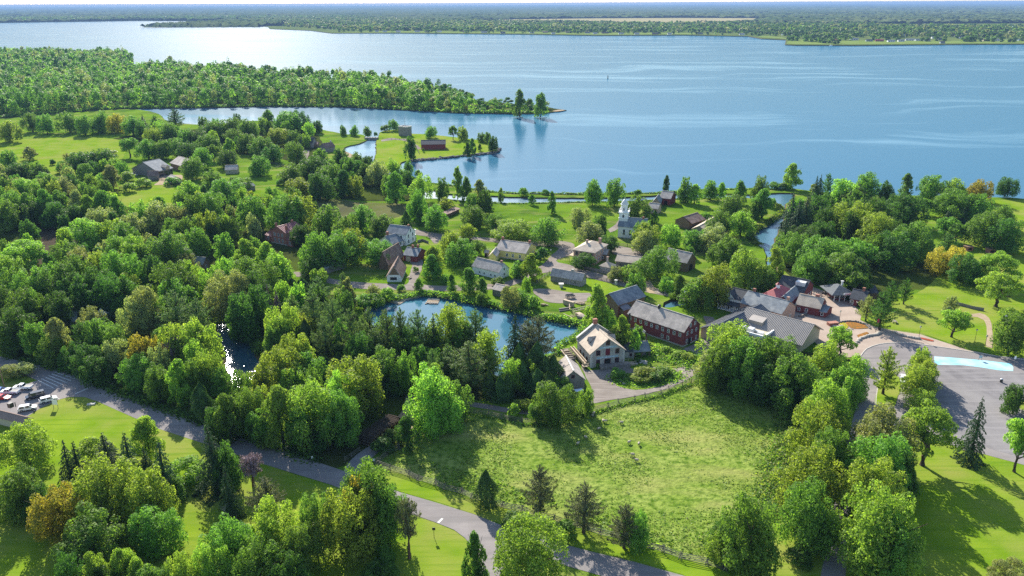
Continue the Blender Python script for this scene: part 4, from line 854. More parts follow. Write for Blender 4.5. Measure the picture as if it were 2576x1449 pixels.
FH = [(948,80.5,'white',14),(968,80.8,'white',16),(1002,81.4,'white',18),(1050,81,'white',20),(1075,81.5,'tan',14),(1105,81.3,'white',18),(1170,82,'tan',16),(1218,83,'white',24),(1265,84.5,'grey',18),(1338,83.8,'white',18),(1372,82.6,'tan',20),(1392,85.8,'white',14),(1430,83,'tan',22),(1478,84,'grey',20),(1497,86,'white',16),(1522,84.5,'brown',26),(1562,86.3,'white',18),(1602,86.8,'white',18),(1648,86.6,'brown',22),(1684,87,'white',14),(1762,86.5,'grey',16),(1866,88.4,'white',18),(1972,88.5,'white',16),(2012,90,'white',18),
 (2105,104,'redroof',20),(2148,101,'white',24),(2186,104.5,'grey',18),(2212,104.5,'red',22),(2241,106,'white',20),(2266,105,'white',18),(2288,102.5,'white',24),(2310,103,'white',22),(2272,91.5,'white',18),(2332,104,'grey',16),(2352,97,'white',22),(2368,101,'grey',24),(2396,91,'brown',24),(2420,97,'grey',18),(2438,102,'white',16),(2480,104,'tan',18),(2510,103.5,'white',22),(2160,88,'grey',26),(2566,103,'white',18),(2370,109.5,'grey',12)]
CNT = {'white': (white_w, shingle_g), 'tan': (tan_wall, shingle_b), 'grey': (bluegrey_w, shingle_d), 'brown': (wood_br, shingle_d), 'redroof': (white_w, red_roof), 'red': (barn_red, red_roof)}
WN = {'white': 'white house with grey roof', 'tan': 'tan house with brown roof', 'grey': 'blue-grey house with dark roof', 'brown': 'brown house with dark roof', 'redroof': 'white house with bright red roof', 'red': 'low red house with red roof'}
OR2 = 'first,second,third,fourth,fifth,sixth,seventh,eighth,ninth,tenth,eleventh,twelfth,thirteenth,fourteenth,fifteenth,sixteenth,seventeenth,eighteenth,nineteenth,twentieth,twenty-first,twenty-second,twenty-third,twenty-fourth'.split(',')
seen = {}
for x, y, c, w in sorted(FH):
    i = seen.get(c, 0); seen[c] = i + 1; tot = sum(1 for f in FH if f[2] == c)
    lab = WN[c] + ' on the far bank' + ('' if tot == 1 else ', leftmost of these' if i == 0 else f', {(OR2[i] + " from the left") if i < tot/2 else "rightmost of these" if i == tot-1 else OR2[tot-1-i] + " from the right"}')
    far_house(x, y, w, 9, 3.2, random.uniform(-.35, .35), *CNT[c], lab)
t = empty('lookout_tower', (*G(2311, 74, 0).xy, 1.5), .3, 'dark square tower rising above the far shore trees', 'tower')
MB().box(-7, -6, 0, 7, 6, 38).build('shaft', iron, t); MB().box(-8, -7, 38, 8, 7, 39.5).build('cap', iron, t)
for i, (x, y) in enumerate(((2087,114.6),(2218,113.8),(2240,112.6),(2360,112.2))):
    p = G(x, y); b = MB(); b.prism([(-4, .0), (4, .0), (5.2, 1.3), (-4.4, 1.3)], -1.1, 1.1).box(-1.5, -.8, 1.3, 1.8, .8, 2.5)
    tag(b.build('motorboat', white_car, None, (p.x, p.y-8, -.8), .2*i), 'small white motorboat moored off the far bank, ' + ('leftmost of four', 'second from the left', 'third from the left', 'rightmost of four')[i], 'boat', 'boats moored at the far bank')
p = G(1529, 197.7, -.8)
b = MB(); b.tube([(0,0,-.2),(0,0,4.2)], [.8,.5], 8).tube([(0,0,4.2),(0,0,5.4)], [.5,.1], 8)
tag(b.build('channel_buoy', iron, None, p), 'small dark channel buoy standing alone in the open river', 'buoy')
# ------------------------------------------------------------ buildings
def pt(p): return G(p[0], p[1], p[2] if len(p) > 2 else 0).xy
class House:
    """a building on its own footprint: x runs along the A-B wall, y away from the viewer, origin at the footprint's middle"""
    def __init__(s, name, label, A, B, C, cat='building', off=(0, 0), parent=None, world=False, Dm=None, group=None):
        a, b, c = (A, B, C) if world else (pt(A), pt(B), pt(C))
        a, b, c = Vector(a), Vector(b), Vector(c)
        u = b - a; s.L = u.length; u.normalize(); v = Vector((-u.y, u.x)); d = (c - a).dot(v)
        d2 = (c - b).dot(v); d = d if abs(d) > 1e-3 else d2
        if d < 0: a, b = b, a; u = -u; v = -v; d = -d
        if Dm: d = Dm
        s.D = d; o = a + u*(s.L/2) + v*(d/2); s.rz = math.atan2(u.y, u.x)
        s.root = empty(name, (o.x, o.y, 0), s.rz, label, cat, group)
    def walls(s, h, m, axis=None, rise=0, foot=None, x0=None, x1=None, y0=None, y1=None, z0=-.3):
        X, Y = s.L/2, s.D/2
        x0 = -X if x0 is None else x0; x1 = X if x1 is None else x1; y0 = -Y if y0 is None else y0; y1 = Y if y1 is None else y1
        mb = MB(); cx, cyy = (x0+x1)/2, (y0+y1)/2
        if axis == 'y': mb.prism([(x0, z0), (x1, z0), (x1, h), (cx, h+rise), (x0, h)], y0, y1)
        elif axis == 'x':
            mb.prism([(y0, z0), (y1, z0), (y1, h), (cyy, h+rise), (y0, h)], -x1, -x0, Matrix.Rotation(R(90), 4, 'Z'))
        else: mb.box(x0, y0, z0, x1, y1, h)
        o = mb.build('wall', m, s.root)
        if foot: MB().box(x0-.06, y0-.06, z0-.02, x1+.06, y1+.06, .5).build('foundation', foot, s.root)
        return o
    def roof(s, h, rise, m, axis='x', ov=.45, th=.16, x0=None, x1=None, y0=None, y1=None, ribs=0, name='roof'):
        X, Y = s.L/2, s.D/2
        x0 = -X if x0 is None else x0; x1 = X if x1 is None else x1; y0 = -Y if y0 is None else y0; y1 = Y if y1 is None else y1
        T = Matrix.Identity(4)
        if axis == 'y': T = Matrix(((0, 1, 0, 0), (1, 0, 0, 0), (0, 0, 1, 0), (0, 0, 0, 1))); x0, x1, y0, y1 = y0, y1, x0, x1
        mb = MB(); c = (y0+y1)/2; w = (y1-y0)/2; sl = rise/w
        if axis in 'xy':
            for sgn in (-1, 1):
                e = c + sgn*(w+ov); ze = h - sl*ov + .02; zr = h + rise + .02
                lo = [(x0-ov, e, ze), (x1+ov, e, ze), (x1+ov, c, zr), (x0-ov, c, zr)]
                vs = [T @ Vector(p) for p in lo] + [T @ (Vector(p) + Vector((0, 0, th))) for p in lo]
                mb.add(vs, [(0,1,2,3), (7,6,5,4), (0,4,5,1), (1,5,6,2), (2,6,7,3), (3,7,4,0)])
                for k in range(ribs):
                    x = x0-ov+.1 + (x1-x0+2*ov-.2)*k/max(1, ribs-1)
                    p, q = T @ Vector((x, e, ze+th+.03)), T @ Vector((x, c, zr+th+.03)); mb.bar(p, q, .14, .12)
            mb.bar(T @ Vector((x0-ov, c, h+rise+th+.04)), T @ Vector((x1+ov, c, h+rise+th+.04)), .3, .1)
        o = mb.build(name, m, s.root)
        return o
    def hip(s, h, rise, m, ov=.5, x0=None, x1=None, y0=None, y1=None, ridge=None, name='roof'):
        X, Y = s.L/2, s.D/2
        x0 = (-X if x0 is None else x0)-ov; x1 = (X if x1 is None else x1)+ov; y0 = (-Y if y0 is None else y0)-ov; y1 = (Y if y1 is None else y1)+ov
        cx, cyy = (x0+x1)/2, (y0+y1)/2; w, d = x1-x0, y1-y0
        r = max(0, abs(w-d)/2) if ridge is None else ridge
        R0, R1 = ((cx-r, cyy), (cx+r, cyy)) if w >= d else ((cx, cyy-r), (cx, cyy+r))
        vs = [(x0,y0,h-.12),(x1,y0,h-.12),(x1,y1,h-.12),(x0,y1,h-.12),(x0,y0,h+.1),(x1,y0,h+.1),(x1,y1,h+.1),(x0,y1,h+.1),(*R0,h+rise),(*R1,h+rise)]
        f = [(3,2,1,0),(0,1,5,4),(1,2,6,5),(2,3,7,6),(3,0,4,7)]
        f += [(4,5,9,8),(5,6,9),(6,7,8,9),(7,4,8)] if w >= d else [(4,5,8),(5,6,9,8),(6,7,9),(7,4,8,9)]
        return MB().add(vs, f).build(name, m, s.root)
    def shed(s, hf, hb, m, x0, x1, y0, y1, ov=.35, th=.15, name='roof'):
        lo = [(x0-ov, y0-ov, hf), (x1+ov, y0-ov, hf), (x1+ov, y1, hb), (x0-ov, y1, hb)]
        return MB().add(lo + [(a, b, c+th) for a, b, c in lo], [(3,2,1,0),(4,5,6,7),(0,1,5,4),(1,2,6,5),(2,3,7,6),(3,0,4,7)]).build(name, m, s.root)
    def face(s, side):
        X, Y = s.L/2, s.D/2
        return {'f': (Vector((0, -Y, 0)), Vector((1, 0, 0)), Vector((0, -1, 0)), X), 'b': (Vector((0, Y, 0)), Vector((-1, 0, 0)), Vector((0, 1, 0)), X),
                'r': (Vector((X, 0, 0)), Vector((0, 1, 0)), Vector((1, 0, 0)), Y), 'l': (Vector((-X, 0, 0)), Vector((0, -1, 0)), Vector((-1, 0, 0)), Y)}[side]
    def win(s, side, f, z, w=.95, h=1.5, frame=None, arch=False, name='window', pane=None, off=0.0):
        """window at fraction f (-1..1) along a wall: frame proud of the wall, pane as its own piece"""
        o, t, n, half = s.face(side); c = o + t*(f*half) + n*off
        fr = MB(); g = MB(); zz = Vector((0, 0, 1))
        def slab(mb, w_, z0, z1, d0, d1, ar):
            k = [(-w_/2, z0), (w_/2, z0), (w_/2, z1)] + ([(w_*.32, z1+w_*.42), (0, z1+w_*.72), (-w_*.32, z1+w_*.42)] if ar else []) + [(-w_/2, z1)]
            vs = [c + t*a + zz*b + n*d0 for a, b in k] + [c + t*a + zz*b + n*d1 for a, b in k]; q = len(k)
            mb.add(vs, [tuple(range(q, 2*q)), tuple(reversed(range(q)))] + [(i, (i+1) % q, q+(i+1) % q, q+i) for i in range(q)])
        slab(fr, w+.26, z-.13, z+h+.1, -.03, .05, arch)
        a = fr.build(name, frame or white_t, s.root)
        slab(g, w, z, z+h, .0, .065, arch)
        # glazing bars
        g.build('pane' if name == 'window' else 'panel', pane or glass, a)
        if name == 'window' and h > 1.1:
            b = MB(); b.bar(c - t*(w/2) + zz*(z+h/2) + n*.075, c + t*(w/2) + zz*(z+h/2) + n*.075, .03, .07); b.bar(c + zz*z + n*.075, c + zz*(z+h) + n*.075, .06, .03)
            b.build('glazing_bar', frame or white_t, a)
        return a
    def door(s, side, f, w=1.1, h=2.1, frame=None, m=None, z=.05): return s.win(side, f, z, w, h, frame or white_t, name='door', pane=m or dark_in)
    def chimney(s, x, y, z0, z1, w=.9, m=None, d=None):
        d = d or w*.8
        return MB().box(x-w/2, y-d/2, z0, x+w/2, y+d/2, z1).box(x-w/2-.1, y-d/2-.1, z1-.35, x+w/2+.1, y+d/2+.1, z1-.12).build('chimney', m or brick_r, s.root)
    def add(s, name, mb, m): return mb.build(name, m, s.root)

def text_mesh(s, size, m, parent, M, name='lettering', ext=.02):
    cu = bpy.data.curves.new('t', 'FONT'); cu.body = s; cu.size = size; cu.align_x = 'CENTER'; cu.align_y = 'CENTER'; cu.extrude = ext; cu.resolution_u = 2
    to = bpy.data.objects.new('t', cu); COL.objects.link(to)
    dg = bpy.context.evaluated_depsgraph_get(); me = bpy.data.meshes.new_from_object(to.evaluated_get(dg))
    bpy.data.objects.remove(to); bpy.data.curves.remove(cu); me.transform(M); me.name = name; me.materials.clear()
    return link(name, me, parent, m)

qz = lambda x, y, z=0: (1393.5 + x/6, 781.5 + y/6, z)
dz = lambda x, y, z=0: (1788.8 + x/6, 677.9 + y/6, z)
p5 = lambda x, y, z=0: (858.67 + x/3, 483 + y/3, z)
z4 = lambda x, y, z=0: (1318 + x/6, 489.6 + y/6, z)
z3 = lambda x, y, z=0: (922.7 + x/6, 546 + y/6, z)
z7 = lambda x, y, z=0: (320 + x/4.8, 339 + y/4.8, z)

# --- stone grist mill
m = House('grist_mill', 'grey stone grist mill with pale gabled roof, red doors and lettered sign boards', qz(545,865), qz(1060,800), qz(340,640))
L, D = m.L, m.D; EH, RI = 5.0, 4.5
m.walls(EH, stone_w, 'y', RI); m.roof(EH, RI, shingle_l, 'y', ov=.4, y1=D/2-.7)
qb = MB()
for k in range(13):
    for x in (-L/2, L/2):
        w = .5 if k % 2 else .8; z = k*.38
        qb.box(x-.04 if x < 0 else x-w, -D/2-.05, z, x+w if x < 0 else x+.04, -D/2+.02, z+.33)
m.add('quoin', qb, quoin)
par = MB()
for sgn in (-1, 1):
    lo = [(sgn*(L/2+.35), EH-.3), (sgn*(L/2+.35), EH+.75), (0, EH+RI+.95), (0, EH+RI-.2)]
    par.prism(lo, D/2-.72, D/2+.05)
m.add('parapet', par, stone_w)
cop = MB()
for sgn in (-1, 1): cop.bar((sgn*(L/2+.5), D/2-.33, EH+.78), (0, D/2-.33, EH+RI+1.0), .95, .14)
m.add('coping', cop, quoin)
m.chimney(0, D/2-.35, EH+RI+.5, EH+RI+2.3, 1.3, brick_r)
# small hipped dormers of the roof
for sgn in (-1, 1):
    dm = MB(); xx = sgn*L*.27; zb = EH+RI*(1-.54)
    dm.add([(xx+sgn*1.5, .6, zb-.5), (xx+sgn*1.5, -1.3, zb-.5), (xx+sgn*1.5, -.35, zb+1.25), (xx-sgn*1.4, -.35, zb+1.3)], [(0,1,2), (1,3,2), (2,3,0)])
    m.add('dormer', dm, shingle)
    m.add('dormer_window', MB().box(xx+sgn*1.5-.03, -.7, zb-.2, xx+sgn*1.5+.03, 0, zb+.55), dark_in)
for f, z, w, h in ((-.55, .9, 1.15, 1.55), (.56, .9, 1.15, 1.55), (-.55, 4.1, 1.15, 1.55), (.56, 4.1, 1.15, 1.55), (0.0, 7.3, 1.1, 1.5)): m.win('f', f, z, w, h, red_trim)
m.win('f', 0, .15, 1.9, 2.3, red_trim, name='door', pane=dark_in); m.win('f', 0, 3.9, 1.25, 2.0, red_trim, name='door', pane=red_trim)
for f, z in ((.5, 1.0), (.0, 1.0), (-.5, 1.0)): m.win('l', f, z, .9, 1.6, red_trim)
for f in (-.6, 0, .6): m.win('r', f, 2.6, .9, 1.3, red_trim)
sg = m.add('sign_board', MB().box(-2.9, -D/2-.09, 6.25, 2.9, -D/2-.02, 6.85), sign_blue)
text_mesh("BELLAMY'S", .66, white_t, sg, Matrix.Translation((0, -D/2-.10, 6.55)) @ Matrix.Rotation(R(90), 4, 'X'))
sg2 = m.add('sign_board', MB().box(-3.7, -D/2-.09, 2.85, 3.7, -D/2-.02, 3.42), sign_blue)
text_mesh('STEAM FLOUR MILL', .60, white_t, sg2, Matrix.Translation((0, -D/2-.10, 3.13)) @ Matrix.Rotation(R(90), 4, 'X'))
pf = MB().box(-L*.26, -D/2-2.6, -.1, L/2+1.2, -D/2-.05, .85)
for k in range(4): pf.box(L*.02+k*.2, -D/2-3.0-.35*k, -.1, L/2+.6, -D/2-2.65-.35*k, .65-.18*k)
m.add('loading_platform', pf, weath)
ra = MB(); ra.box(L/2+1.2, -D/2-2.3, -.1, L/2+3.0, -D/2-.4, .55)
m.add('ramp', ra, pale_plank)
rl = MB()
for y in (-D/2-.35, -D/2-2.4):
    for x in (L/2-1.0, L/2+1.2, L/2+3.0): rl.bar((x, y, .3), (x, y, 1.75), .1)
    rl.bar((L/2-1, y, 1.7), (L/2+3, y, 1.5), .1)
m.add('railing', rl, pale_plank)
# forebay with flume beside it
fb = empty('timber_flume', (m.root.location.x, m.root.location.y, 0), m.rz, 'pale timber flume with gate frames beside the stone grist mill', 'flume')
X = -L/2
MB().box(X-2.2, -5.5, 1.6, X-1.9, 7, 2.3).box(X-1.2, -5.5, 1.6, X-.9, 7, 2.3).box(X-2.2, -5.5, 1.45, X-.9, 7, 1.6).build('trough', pale_plank, fb)
b = MB()
for y in (-5.2, -2, 1.5, 5): b.box(X-2.3, y, -1, X-2.05, y+.25, 1.5).box(X-1.05, y, -1, X-.8, y+.25, 1.5)
b.build('trestle', weath, fb)
b = MB().box(X-5.2, .5, -1.2, X-2.6, 8, .9)
b.build('crib', weath, fb)
b = MB()
for k in range(4):
    y = 1.2+k*1.6; b.box(X-5.1, y, .9, X-2.7, y+.2, 1.15).box(X-5.1, y, 1.9, X-2.7, y+.2, 2.1)
    for x in (X-5.0, X-3.0): b.box(x, y, .9, x+.2, y+.2, 2.0)
b.box(X-5.3, .4, .9, X-5.0, 8, 1.15)
b.build('gate_frame', pale_plank, fb)
MB().box(X-2.6, -6.9, .9, X-.7, -5.2, 1.1).bar((X-2.5,-6.8,1.1),(X-2.5,-6.8,2.1),.1).bar((X-.8,-6.8,1.1),(X-.8,-6.8,2.1),.1).bar((X-2.5,-6.8,2),(X-.8,-6.8,2),.1).build('landing', pale_plank, fb)
# iron stack between the mills
a = G(*qz(1135,510)); o = MB().tube([(0,0,-.2),(0,0,10.5)], [.34,.27], 10).tube([(0,0,10.5),(0,0,10.8)], [.36,.36], 10).build('boiler_stack', iron, None, (a.x, a.y+2, 0)); tag(o, 'tall thin dark iron boiler stack between the two mills', 'chimney stack')
# --- red woollen mill
m = House('red_mill', 'long dark red timber mill with grey shingled roof and many small windows', qz(1125,55,5.3), qz(1945,550), qz(2210,440))
L, D = m.L, m.D
m.walls(5.6, red_wood, 'x', 3.7, foot=stone_w); m.roof(5.6, 3.7, shingle, 'x', ov=.35)
for k in range(10): m.win('f', -.93+.2*k, 3.5, .75, 1.15)
for k in (6, 7): m.win('f', -.93+.2*k, 1.0, .75, 1.15)
for f, z in ((-.55, 1.0), (-.05, 1.0), (-.55, 3.8), (.0, 3.8), (.55, 3.8), (-.2, 6.4), (.35, 6.4), (.6, .9)): m.win('r', f, z, .75, 1.2)
m.door('r', -.25, 1.4, 2.2, red_trim)
m.add('cupola', MB().tube([(-2, -.2, 9.0), (-2, -.2, 10.2)], [.55, .5], 8).tube([(-2, -.2, 10.2), (-2, -.2, 10.6)], [.65, .1], 8), iron)
a = House('boiler_shed', 'small red lean-to annex with blue-grey shingles against the long red mill', qz(1330,490), qz(1400,478), qz(1540,440), 'shed', Dm=6)
a.walls(2.6, red_wood, 'y', 1.5); a.roof(2.6, 1.5, shingle_g, 'y', ov=.3); a.win('f', 0, 1, .8, 1.1)
st = G(*qz(1425,300)); tag(MB().tube([(0,0,0),(0,0,9.6)], [.26,.2], 10).build('stove_stack', iron, None, (st.x+.5, st.y+1.5, 0)), 'thin black smoke stack in front of the long red mill wall', 'chimney stack')
# --- stone annex and open shed between mills
a = House('stone_annex', 'low pale stone annex with dark roof against the stone grist mill', qz(1070,712), qz(1205,715), qz(1070,660), 'shed', Dm=6.5)
a.walls(2.3, stone_w, 'x', 1.7); a.roof(2.3, 1.7, shingle_d, 'x', ov=.3); a.win('f', .3, .8, .6, .8, red_trim)
a = House('open_shed', 'low open-fronted shed with blue-grey shingled roof beside the stone annex', qz(1210,716), qz(1440,700), qz(1210,640), 'shed', Dm=6.5)
a.walls(2.3, wood_gr, 'x', 1.9, y0=-a.D/2+1.6); a.roof(2.3, 1.9, shingle_g, 'x', ov=.3)
a.add('post', MB().box(-a.L/2, -a.D/2, -.2, -a.L/2+.25, -a.D/2+.25, 2.3).box(a.L/2-.25, -a.D/2, -.2, a.L/2, -a.D/2+.25, 2.3).box(-.1, -a.D/2, -.2, .15, -a.D/2+.25, 2.3), wood_br); a.win('f', -.2, .8, 1.0, .8, off=-1.62)
# --- stone shed by the pond
m = House('stone_shed', 'dark fieldstone shed with pale ridge and weathered grey roof near the cedars', (1470,981), (1412,958,3.6), (1428,906,3.6), 'shed', Dm=10.5)
m.walls(3.6, stone_d, 'y', 3.0); m.roof(3.6, 3.0, shingle, 'y', ov=.35); m.win('f', 0, 4.3, .8, .9, red_trim)
m.add('ridge_board', MB().box(-.25, -m.D/2-.4, 6.86, .25, m.D/2+.4, 6.98), quoin)
# --- brown sawmill
m = House('sawmill', 'brown weathered board sawmill with slate-blue roof above the pond bank', p5(2085,945), p5(2290,785,5), p5(2015,782,5))
m.walls(5.0, wood_br, 'x', 3.0); m.roof(5.0, 3.0, shingle_g, 'x', ov=.4)
m.add('lean_to', MB().box(-m.L/2+1, -m.D/2-2.0, -.2, -m.L/2+4.5, -m.D/2-.03, 3.0), wood_br); m.shed(3.0, 4.2, shingle_g, -m.L/2+1, -m.L/2+4.5, -m.D/2-2.0, -m.D/2, name='lean_to_roof')
for f in (-.1, .3, .7): m.win('f', f, 2.7, 1.0, 1.0, wood_gr)
m.add('beam', MB().box(-m.L*.1, -m.D/2-.3, -.2, -m.L*.1+.2, -m.D/2-.05, 2.6).box(m.L*.1, -m.D/2-.3, -.2, m.L*.1+.2, -m.D/2-.05, 2.6), wood_gr)
m.door('l', 0, 2.6, 2.6, wood_br)
# --- yellow house with wing
m = House('yellow_house', 'pale yellow clapboard house with long shingled roof and brick chimneys at both ends', (1322,657), (1248,628,3.6), (1343.7,619.7,3.6), 'house')
L, D = m.L, m.D
m.walls(3.7, cream_w, 'x', 3.0, foot=stone_w); m.roof(3.7, 3.0, shingle, 'x', ov=.35)
m.chimney(-L/2+.6, 0, 6.0, 8.2, .9); m.chimney(L/2-.6, 0, 6.0, 8.2, .9)
for f in (-.25, .15, .62): m.win('f', f, 1.1, .85, 1.4)
for f in (-.4, .4): m.win('r', f, 1.1, .85, 1.4)
a = House('yellow_wing', 'small pale yellow gabled wing built out from the yellow house', (1248,661), (1230,660), (1267,650), 'house', Dm=8)
a.walls(3.0, cream_w, 'y', 1.7); a.roof(3.0, 1.7, shingle, 'y', ov=.3); a.win('r', .3, 1.2, .7, .9)
o = House('privy', 'tiny grey board outhouse left of the yellow wing', p5(1080,490), p5(1110,492), p5(1080,480), 'outhouse', Dm=2.6)
o.walls(2.0, wood_gr, 'x', .8); o.roof(2.0, .8, shingle, 'x', ov=.2); o.door('f', -.2, .7, 1.7, wood_br)
# --- long white cheese factory
m = House('white_building', 'long low whitewashed building with grey shingled roof and one chimney above the pond', p5(990,612), p5(1190,662), p5(1260,628), 'building')
m.walls(3.3, white_w, 'x', 2.9); m.roof(3.3, 2.9, shingle, 'x', ov=.3); m.chimney(m.L/2-1.6, .3, 5.4, 7.3, .9)
for f in (-.45, -.1, .4, .7): m.win('f', f, 1.0, .55, .55, bluegrey_w)
for z in (1, 3.4): m.win('r', 0, z, .7, 1.0)
# --- grey log house
m = House('log_house', 'low grey squared-log house with sagging shingled roof inside a rail fence', p5(1580,672), p5(1812,716), p5(1845,692), 'house')
m.walls(2.7, log_w, 'x', 2.3); m.roof(2.7, 2.3, shingle, 'x', ov=.35); m.chimney(m.L*.12, .3, 4.2, 6.0, 1.1, stone_w)
m.add('board_wall', MB().box(-m.L/2-.05, -m.D/2-.08, 0, .5, -m.D/2-.02, 2.6), wood_gr)
m.win('f', .6, 1.0, .7, .8, weath); m.win('r', .2, 1.0, .7, .9); m.door('b', 0)
lb = MB()
for k in range(6): lb.box(.55, -m.D/2-.07, .15+k*.42, m.L/2+.03, -m.D/2-.01, .2+k*.42); lb.box(m.L/2+.01, -m.D/2-.07, .15+k*.42, m.L/2+.07, m.D/2, .2+k*.42)
m.add('chinking', lb, quoin)
# --- church
m = House('church', 'white clapboard church with domed belfry tower and pointed windows', (1553.7,598), (1622,604), (1548,575), 'church', Dm=9)
L, D = m.L, m.D
m.walls(6.0, white_w, 'x', 3.6, foot=stone_w); m.roof(6.0, 3.6, shingle_g, 'x', ov=.3)
for f in (-.55, -.1, .35, .75): m.win('f', f, 1.8, 1.0, 2.2, arch=True)
tw = MB(); tx = -L/2+1.9
tw.box(tx-2.1, -2.1, -.2, tx+2.1, 2.1, 12.2)
m.add('tower', tw, white_w)
tc = MB(); tc.box(tx-2.45, -2.45, 12.2, tx+2.45, 2.45, 12.6).box(tx-2.35, -2.35, 9.4, tx+2.35, 2.35, 9.6)
for sx in (-1, 1):
    for sy in (-1, 1): tc.box(tx+sx*2.2-.12, sy*2.2-.12, 12.6, tx+sx*2.2+.12, sy*2.2+.12, 14.2)
for s1 in (-1, 1): tc.bar((tx-2.2, s1*2.2, 13.6), (tx+2.2, s1*2.2, 13.6), .1); tc.bar((tx+s1*2.2, -2.2, 13.6), (tx+s1*2.2, 2.2, 13.6), .1)
m.add('cornice', tc, white_t)
bf = m.add('belfry', MB().tube([(tx,0,12.6),(tx,0,16.0)], [1.65,1.65], 8).tube([(tx,0,16.0),(tx,0,16.35)], [2.05,2.05], 8), white_w)
dm = MB(); dm.tube([(tx,0,16.35),(tx,0,17.0),(tx,0,17.7),(tx,0,18.3),(tx,0,18.7)], [1.75,1.6,1.2,.65,.12], 12).tube([(tx,0,18.6),(tx,0,20.2)], [.09,.05], 6).ball((tx,0,19.2), .2)
m.add('dome', dm, pale_metal)
for dx, dy in ((0,-1),(1,0),(0,1),(-1,0)):
    lv = MB(); c = Vector((tx+dx*2.1, dy*2.1, 0)); t = Vector((-dy, dx, 0)); n = Vector((dx, dy, 0))
    for (zc, hh, ww, o_) in ((9.9, 1.4, 1.0, 0), (13.1, 1.7, .8, -.55)):
        k = [(-ww/2, zc), (ww/2, zc), (ww/2, zc+hh*.7), (0, zc+hh*1.15), (-ww/2, zc+hh*.7)]
        lv.add([c + n*(o_-.05) + t*a + Vector((0,0,b)) for a, b in k] + [c + n*(o_+.07) + t*a + Vector((0,0,b)) for a, b in k], [(0,1,2,3,4), (9,8,7,6,5)] + [(i, (i+1)%5, 5+(i+1)%5, 5+i) for i in range(5)])
    m.add('louvre', lv, shingle_d)
m.chimney(L/2-2, -.2, 8.8, 10.6, .8)
# --- brick inn, hipped
m = House('brick_inn', 'pink brick two-storey inn with pale hipped roof and two chimneys', (1495.5,636,6), (1443,628,6), (1518,614,6), 'inn')
L, D = m.L, m.D
m.walls(6.0, brick_p); m.hip(6.0, 2.6, shingle_l, .5); m.chimney(-L*.1, -D*.12, 7.2, 9.8, .9, brick_p); m.chimney(L*.3, D*.25, 7.0, 9.8, 1.1, brick_p)
for z in (1.0, 3.9):
    for f in (-.7, -.25, .25, .7): m.win('f', f, z, .9, 1.5, green_t)
    for f in (-.7, -.3, .1, .5, .85): m.win('r', f, z, .8, 1.4, white_t)
vr = MB().box(-L/2-2.4, -D/2, 2.9, -L/2-.03, D*.4, 3.1)
for k in range(4): vr.box(-L/2-2.3, -D/2+.1+k*D*.29, -.1, -L/2-2.1, -D/2+.3+k*D*.29, 2.9)
m.add('veranda', vr, pale_plank)
a = House('inn_wing', 'low brown lean-to wing with grey roof behind the pink brick inn', z4(1090,985), z4(1240,1000), z4(1180,870,3), 'shed', Dm=7)
a.walls(2.9, wood_br, 'x', 1.4); a.roof(2.9, 1.4, shingle, 'x', ov=.3); a.win('f', .3, 1, .7, .9)
m = House('summer_kitchen', 'small stone hut with pyramid roof and central chimney behind the lane fence', z4(1145,1150), z4(1300,1182), z4(1145,1120), 'hut', Dm=4.5)
m.walls(2.3, stone_w); m.hip(2.3, 1.9, shingle_l, .45); m.chimney(-.1, 0, 3.6, 6.3, .8, brick_p); m.win('f', .35, .9, .6, .6)
m = House('carriage_shed', 'long low carriage shed with pale shingled roof behind the stone hut', z4(1385,1000,2.6), z4(1800,1050,2.6), z4(1470,895,3.6), 'shed', Dm=8)
m.walls(2.6, wood_gr, 'x', 1.9, y0=-m.D/2+.4); m.roof(2.6, 1.9, shingle_l, 'x', ov=.35)
m = House('barn', 'brown board barn with high dark shingled roof beside the big leafy oak', z4(2445,1175), z4(2590,1010,3), z4(2275,895,4.2), 'barn', Dm=11)
m.walls(4.4, wood_br, 'y', 3.4); m.roof(4.4, 3.4, shingle, 'y', ov=.4); m.door('f', 0, 2.6, 2.8, wood_br)
m = House('carriage_barn', 'open dark-fronted barn with brown-grey roof in the meadow by the canal', (1739,578,0), (1773,553,3), (1724,566,3), 'barn', Dm=10)
m.walls(3.4, wood_br, 'x', 2.6, y0=-m.D/2+1.4); m.roof(3.4, 2.6, shingle_b, 'x', ov=.4)
m = House('long_shed', 'long grey-roofed cart shed slanting toward the canal bend', (1775,580,2.5), (1822,552,2.5), (1765,575,2.5), 'shed', Dm=7)
m.walls(2.5, wood_gr, 'x', 1.8); m.roof(2.5, 1.8, shingle_l, 'x', ov=.4)
m = House('link_shed', 'low dark link shed joining the two meadow cart sheds', (1771,558), (1800,561), (1771,550), 'shed', Dm=4)
m.walls(2.2, wood_br, 'x', 1.1); m.roof(2.2, 1.1, shingle_d, 'x', ov=.3)
# --- red barns behind the church
m = House('red_barn', 'dark red barn with grey roof on the canal bank behind the church', p5(2400,92), p5(2480,102), p5(2400,60), 'barn', Dm=9)
m.walls(4.0, barn_red, 'x', 3.0); m.roof(4.0, 3.0, shingle, 'x', ov=.4); m.door('f', .2, 2, 2.4, barn_red)
m = House('grey_barn', 'grey gabled barn between the dark red barn and the brick-fronted shed', p5(2345,118), p5(2400,122), p5(2345,90), 'barn', Dm=9)
m.walls(3.2, wood_gr, 'y', 2.8); m.roof(3.2, 2.8, shingle_g, 'y', ov=.4)
m = House('brick_shed', 'pinkish brick shed with grey roof nearest the church in the canal barns', p5(2312,160), p5(2385,168), p5(2312,130), 'shed', Dm=7)
m.walls(3.0, brick_p, 'x', 2.2); m.roof(3.0, 2.2, shingle, 'x', ov=.35); m.win('f', 0, 1, .8, 1)
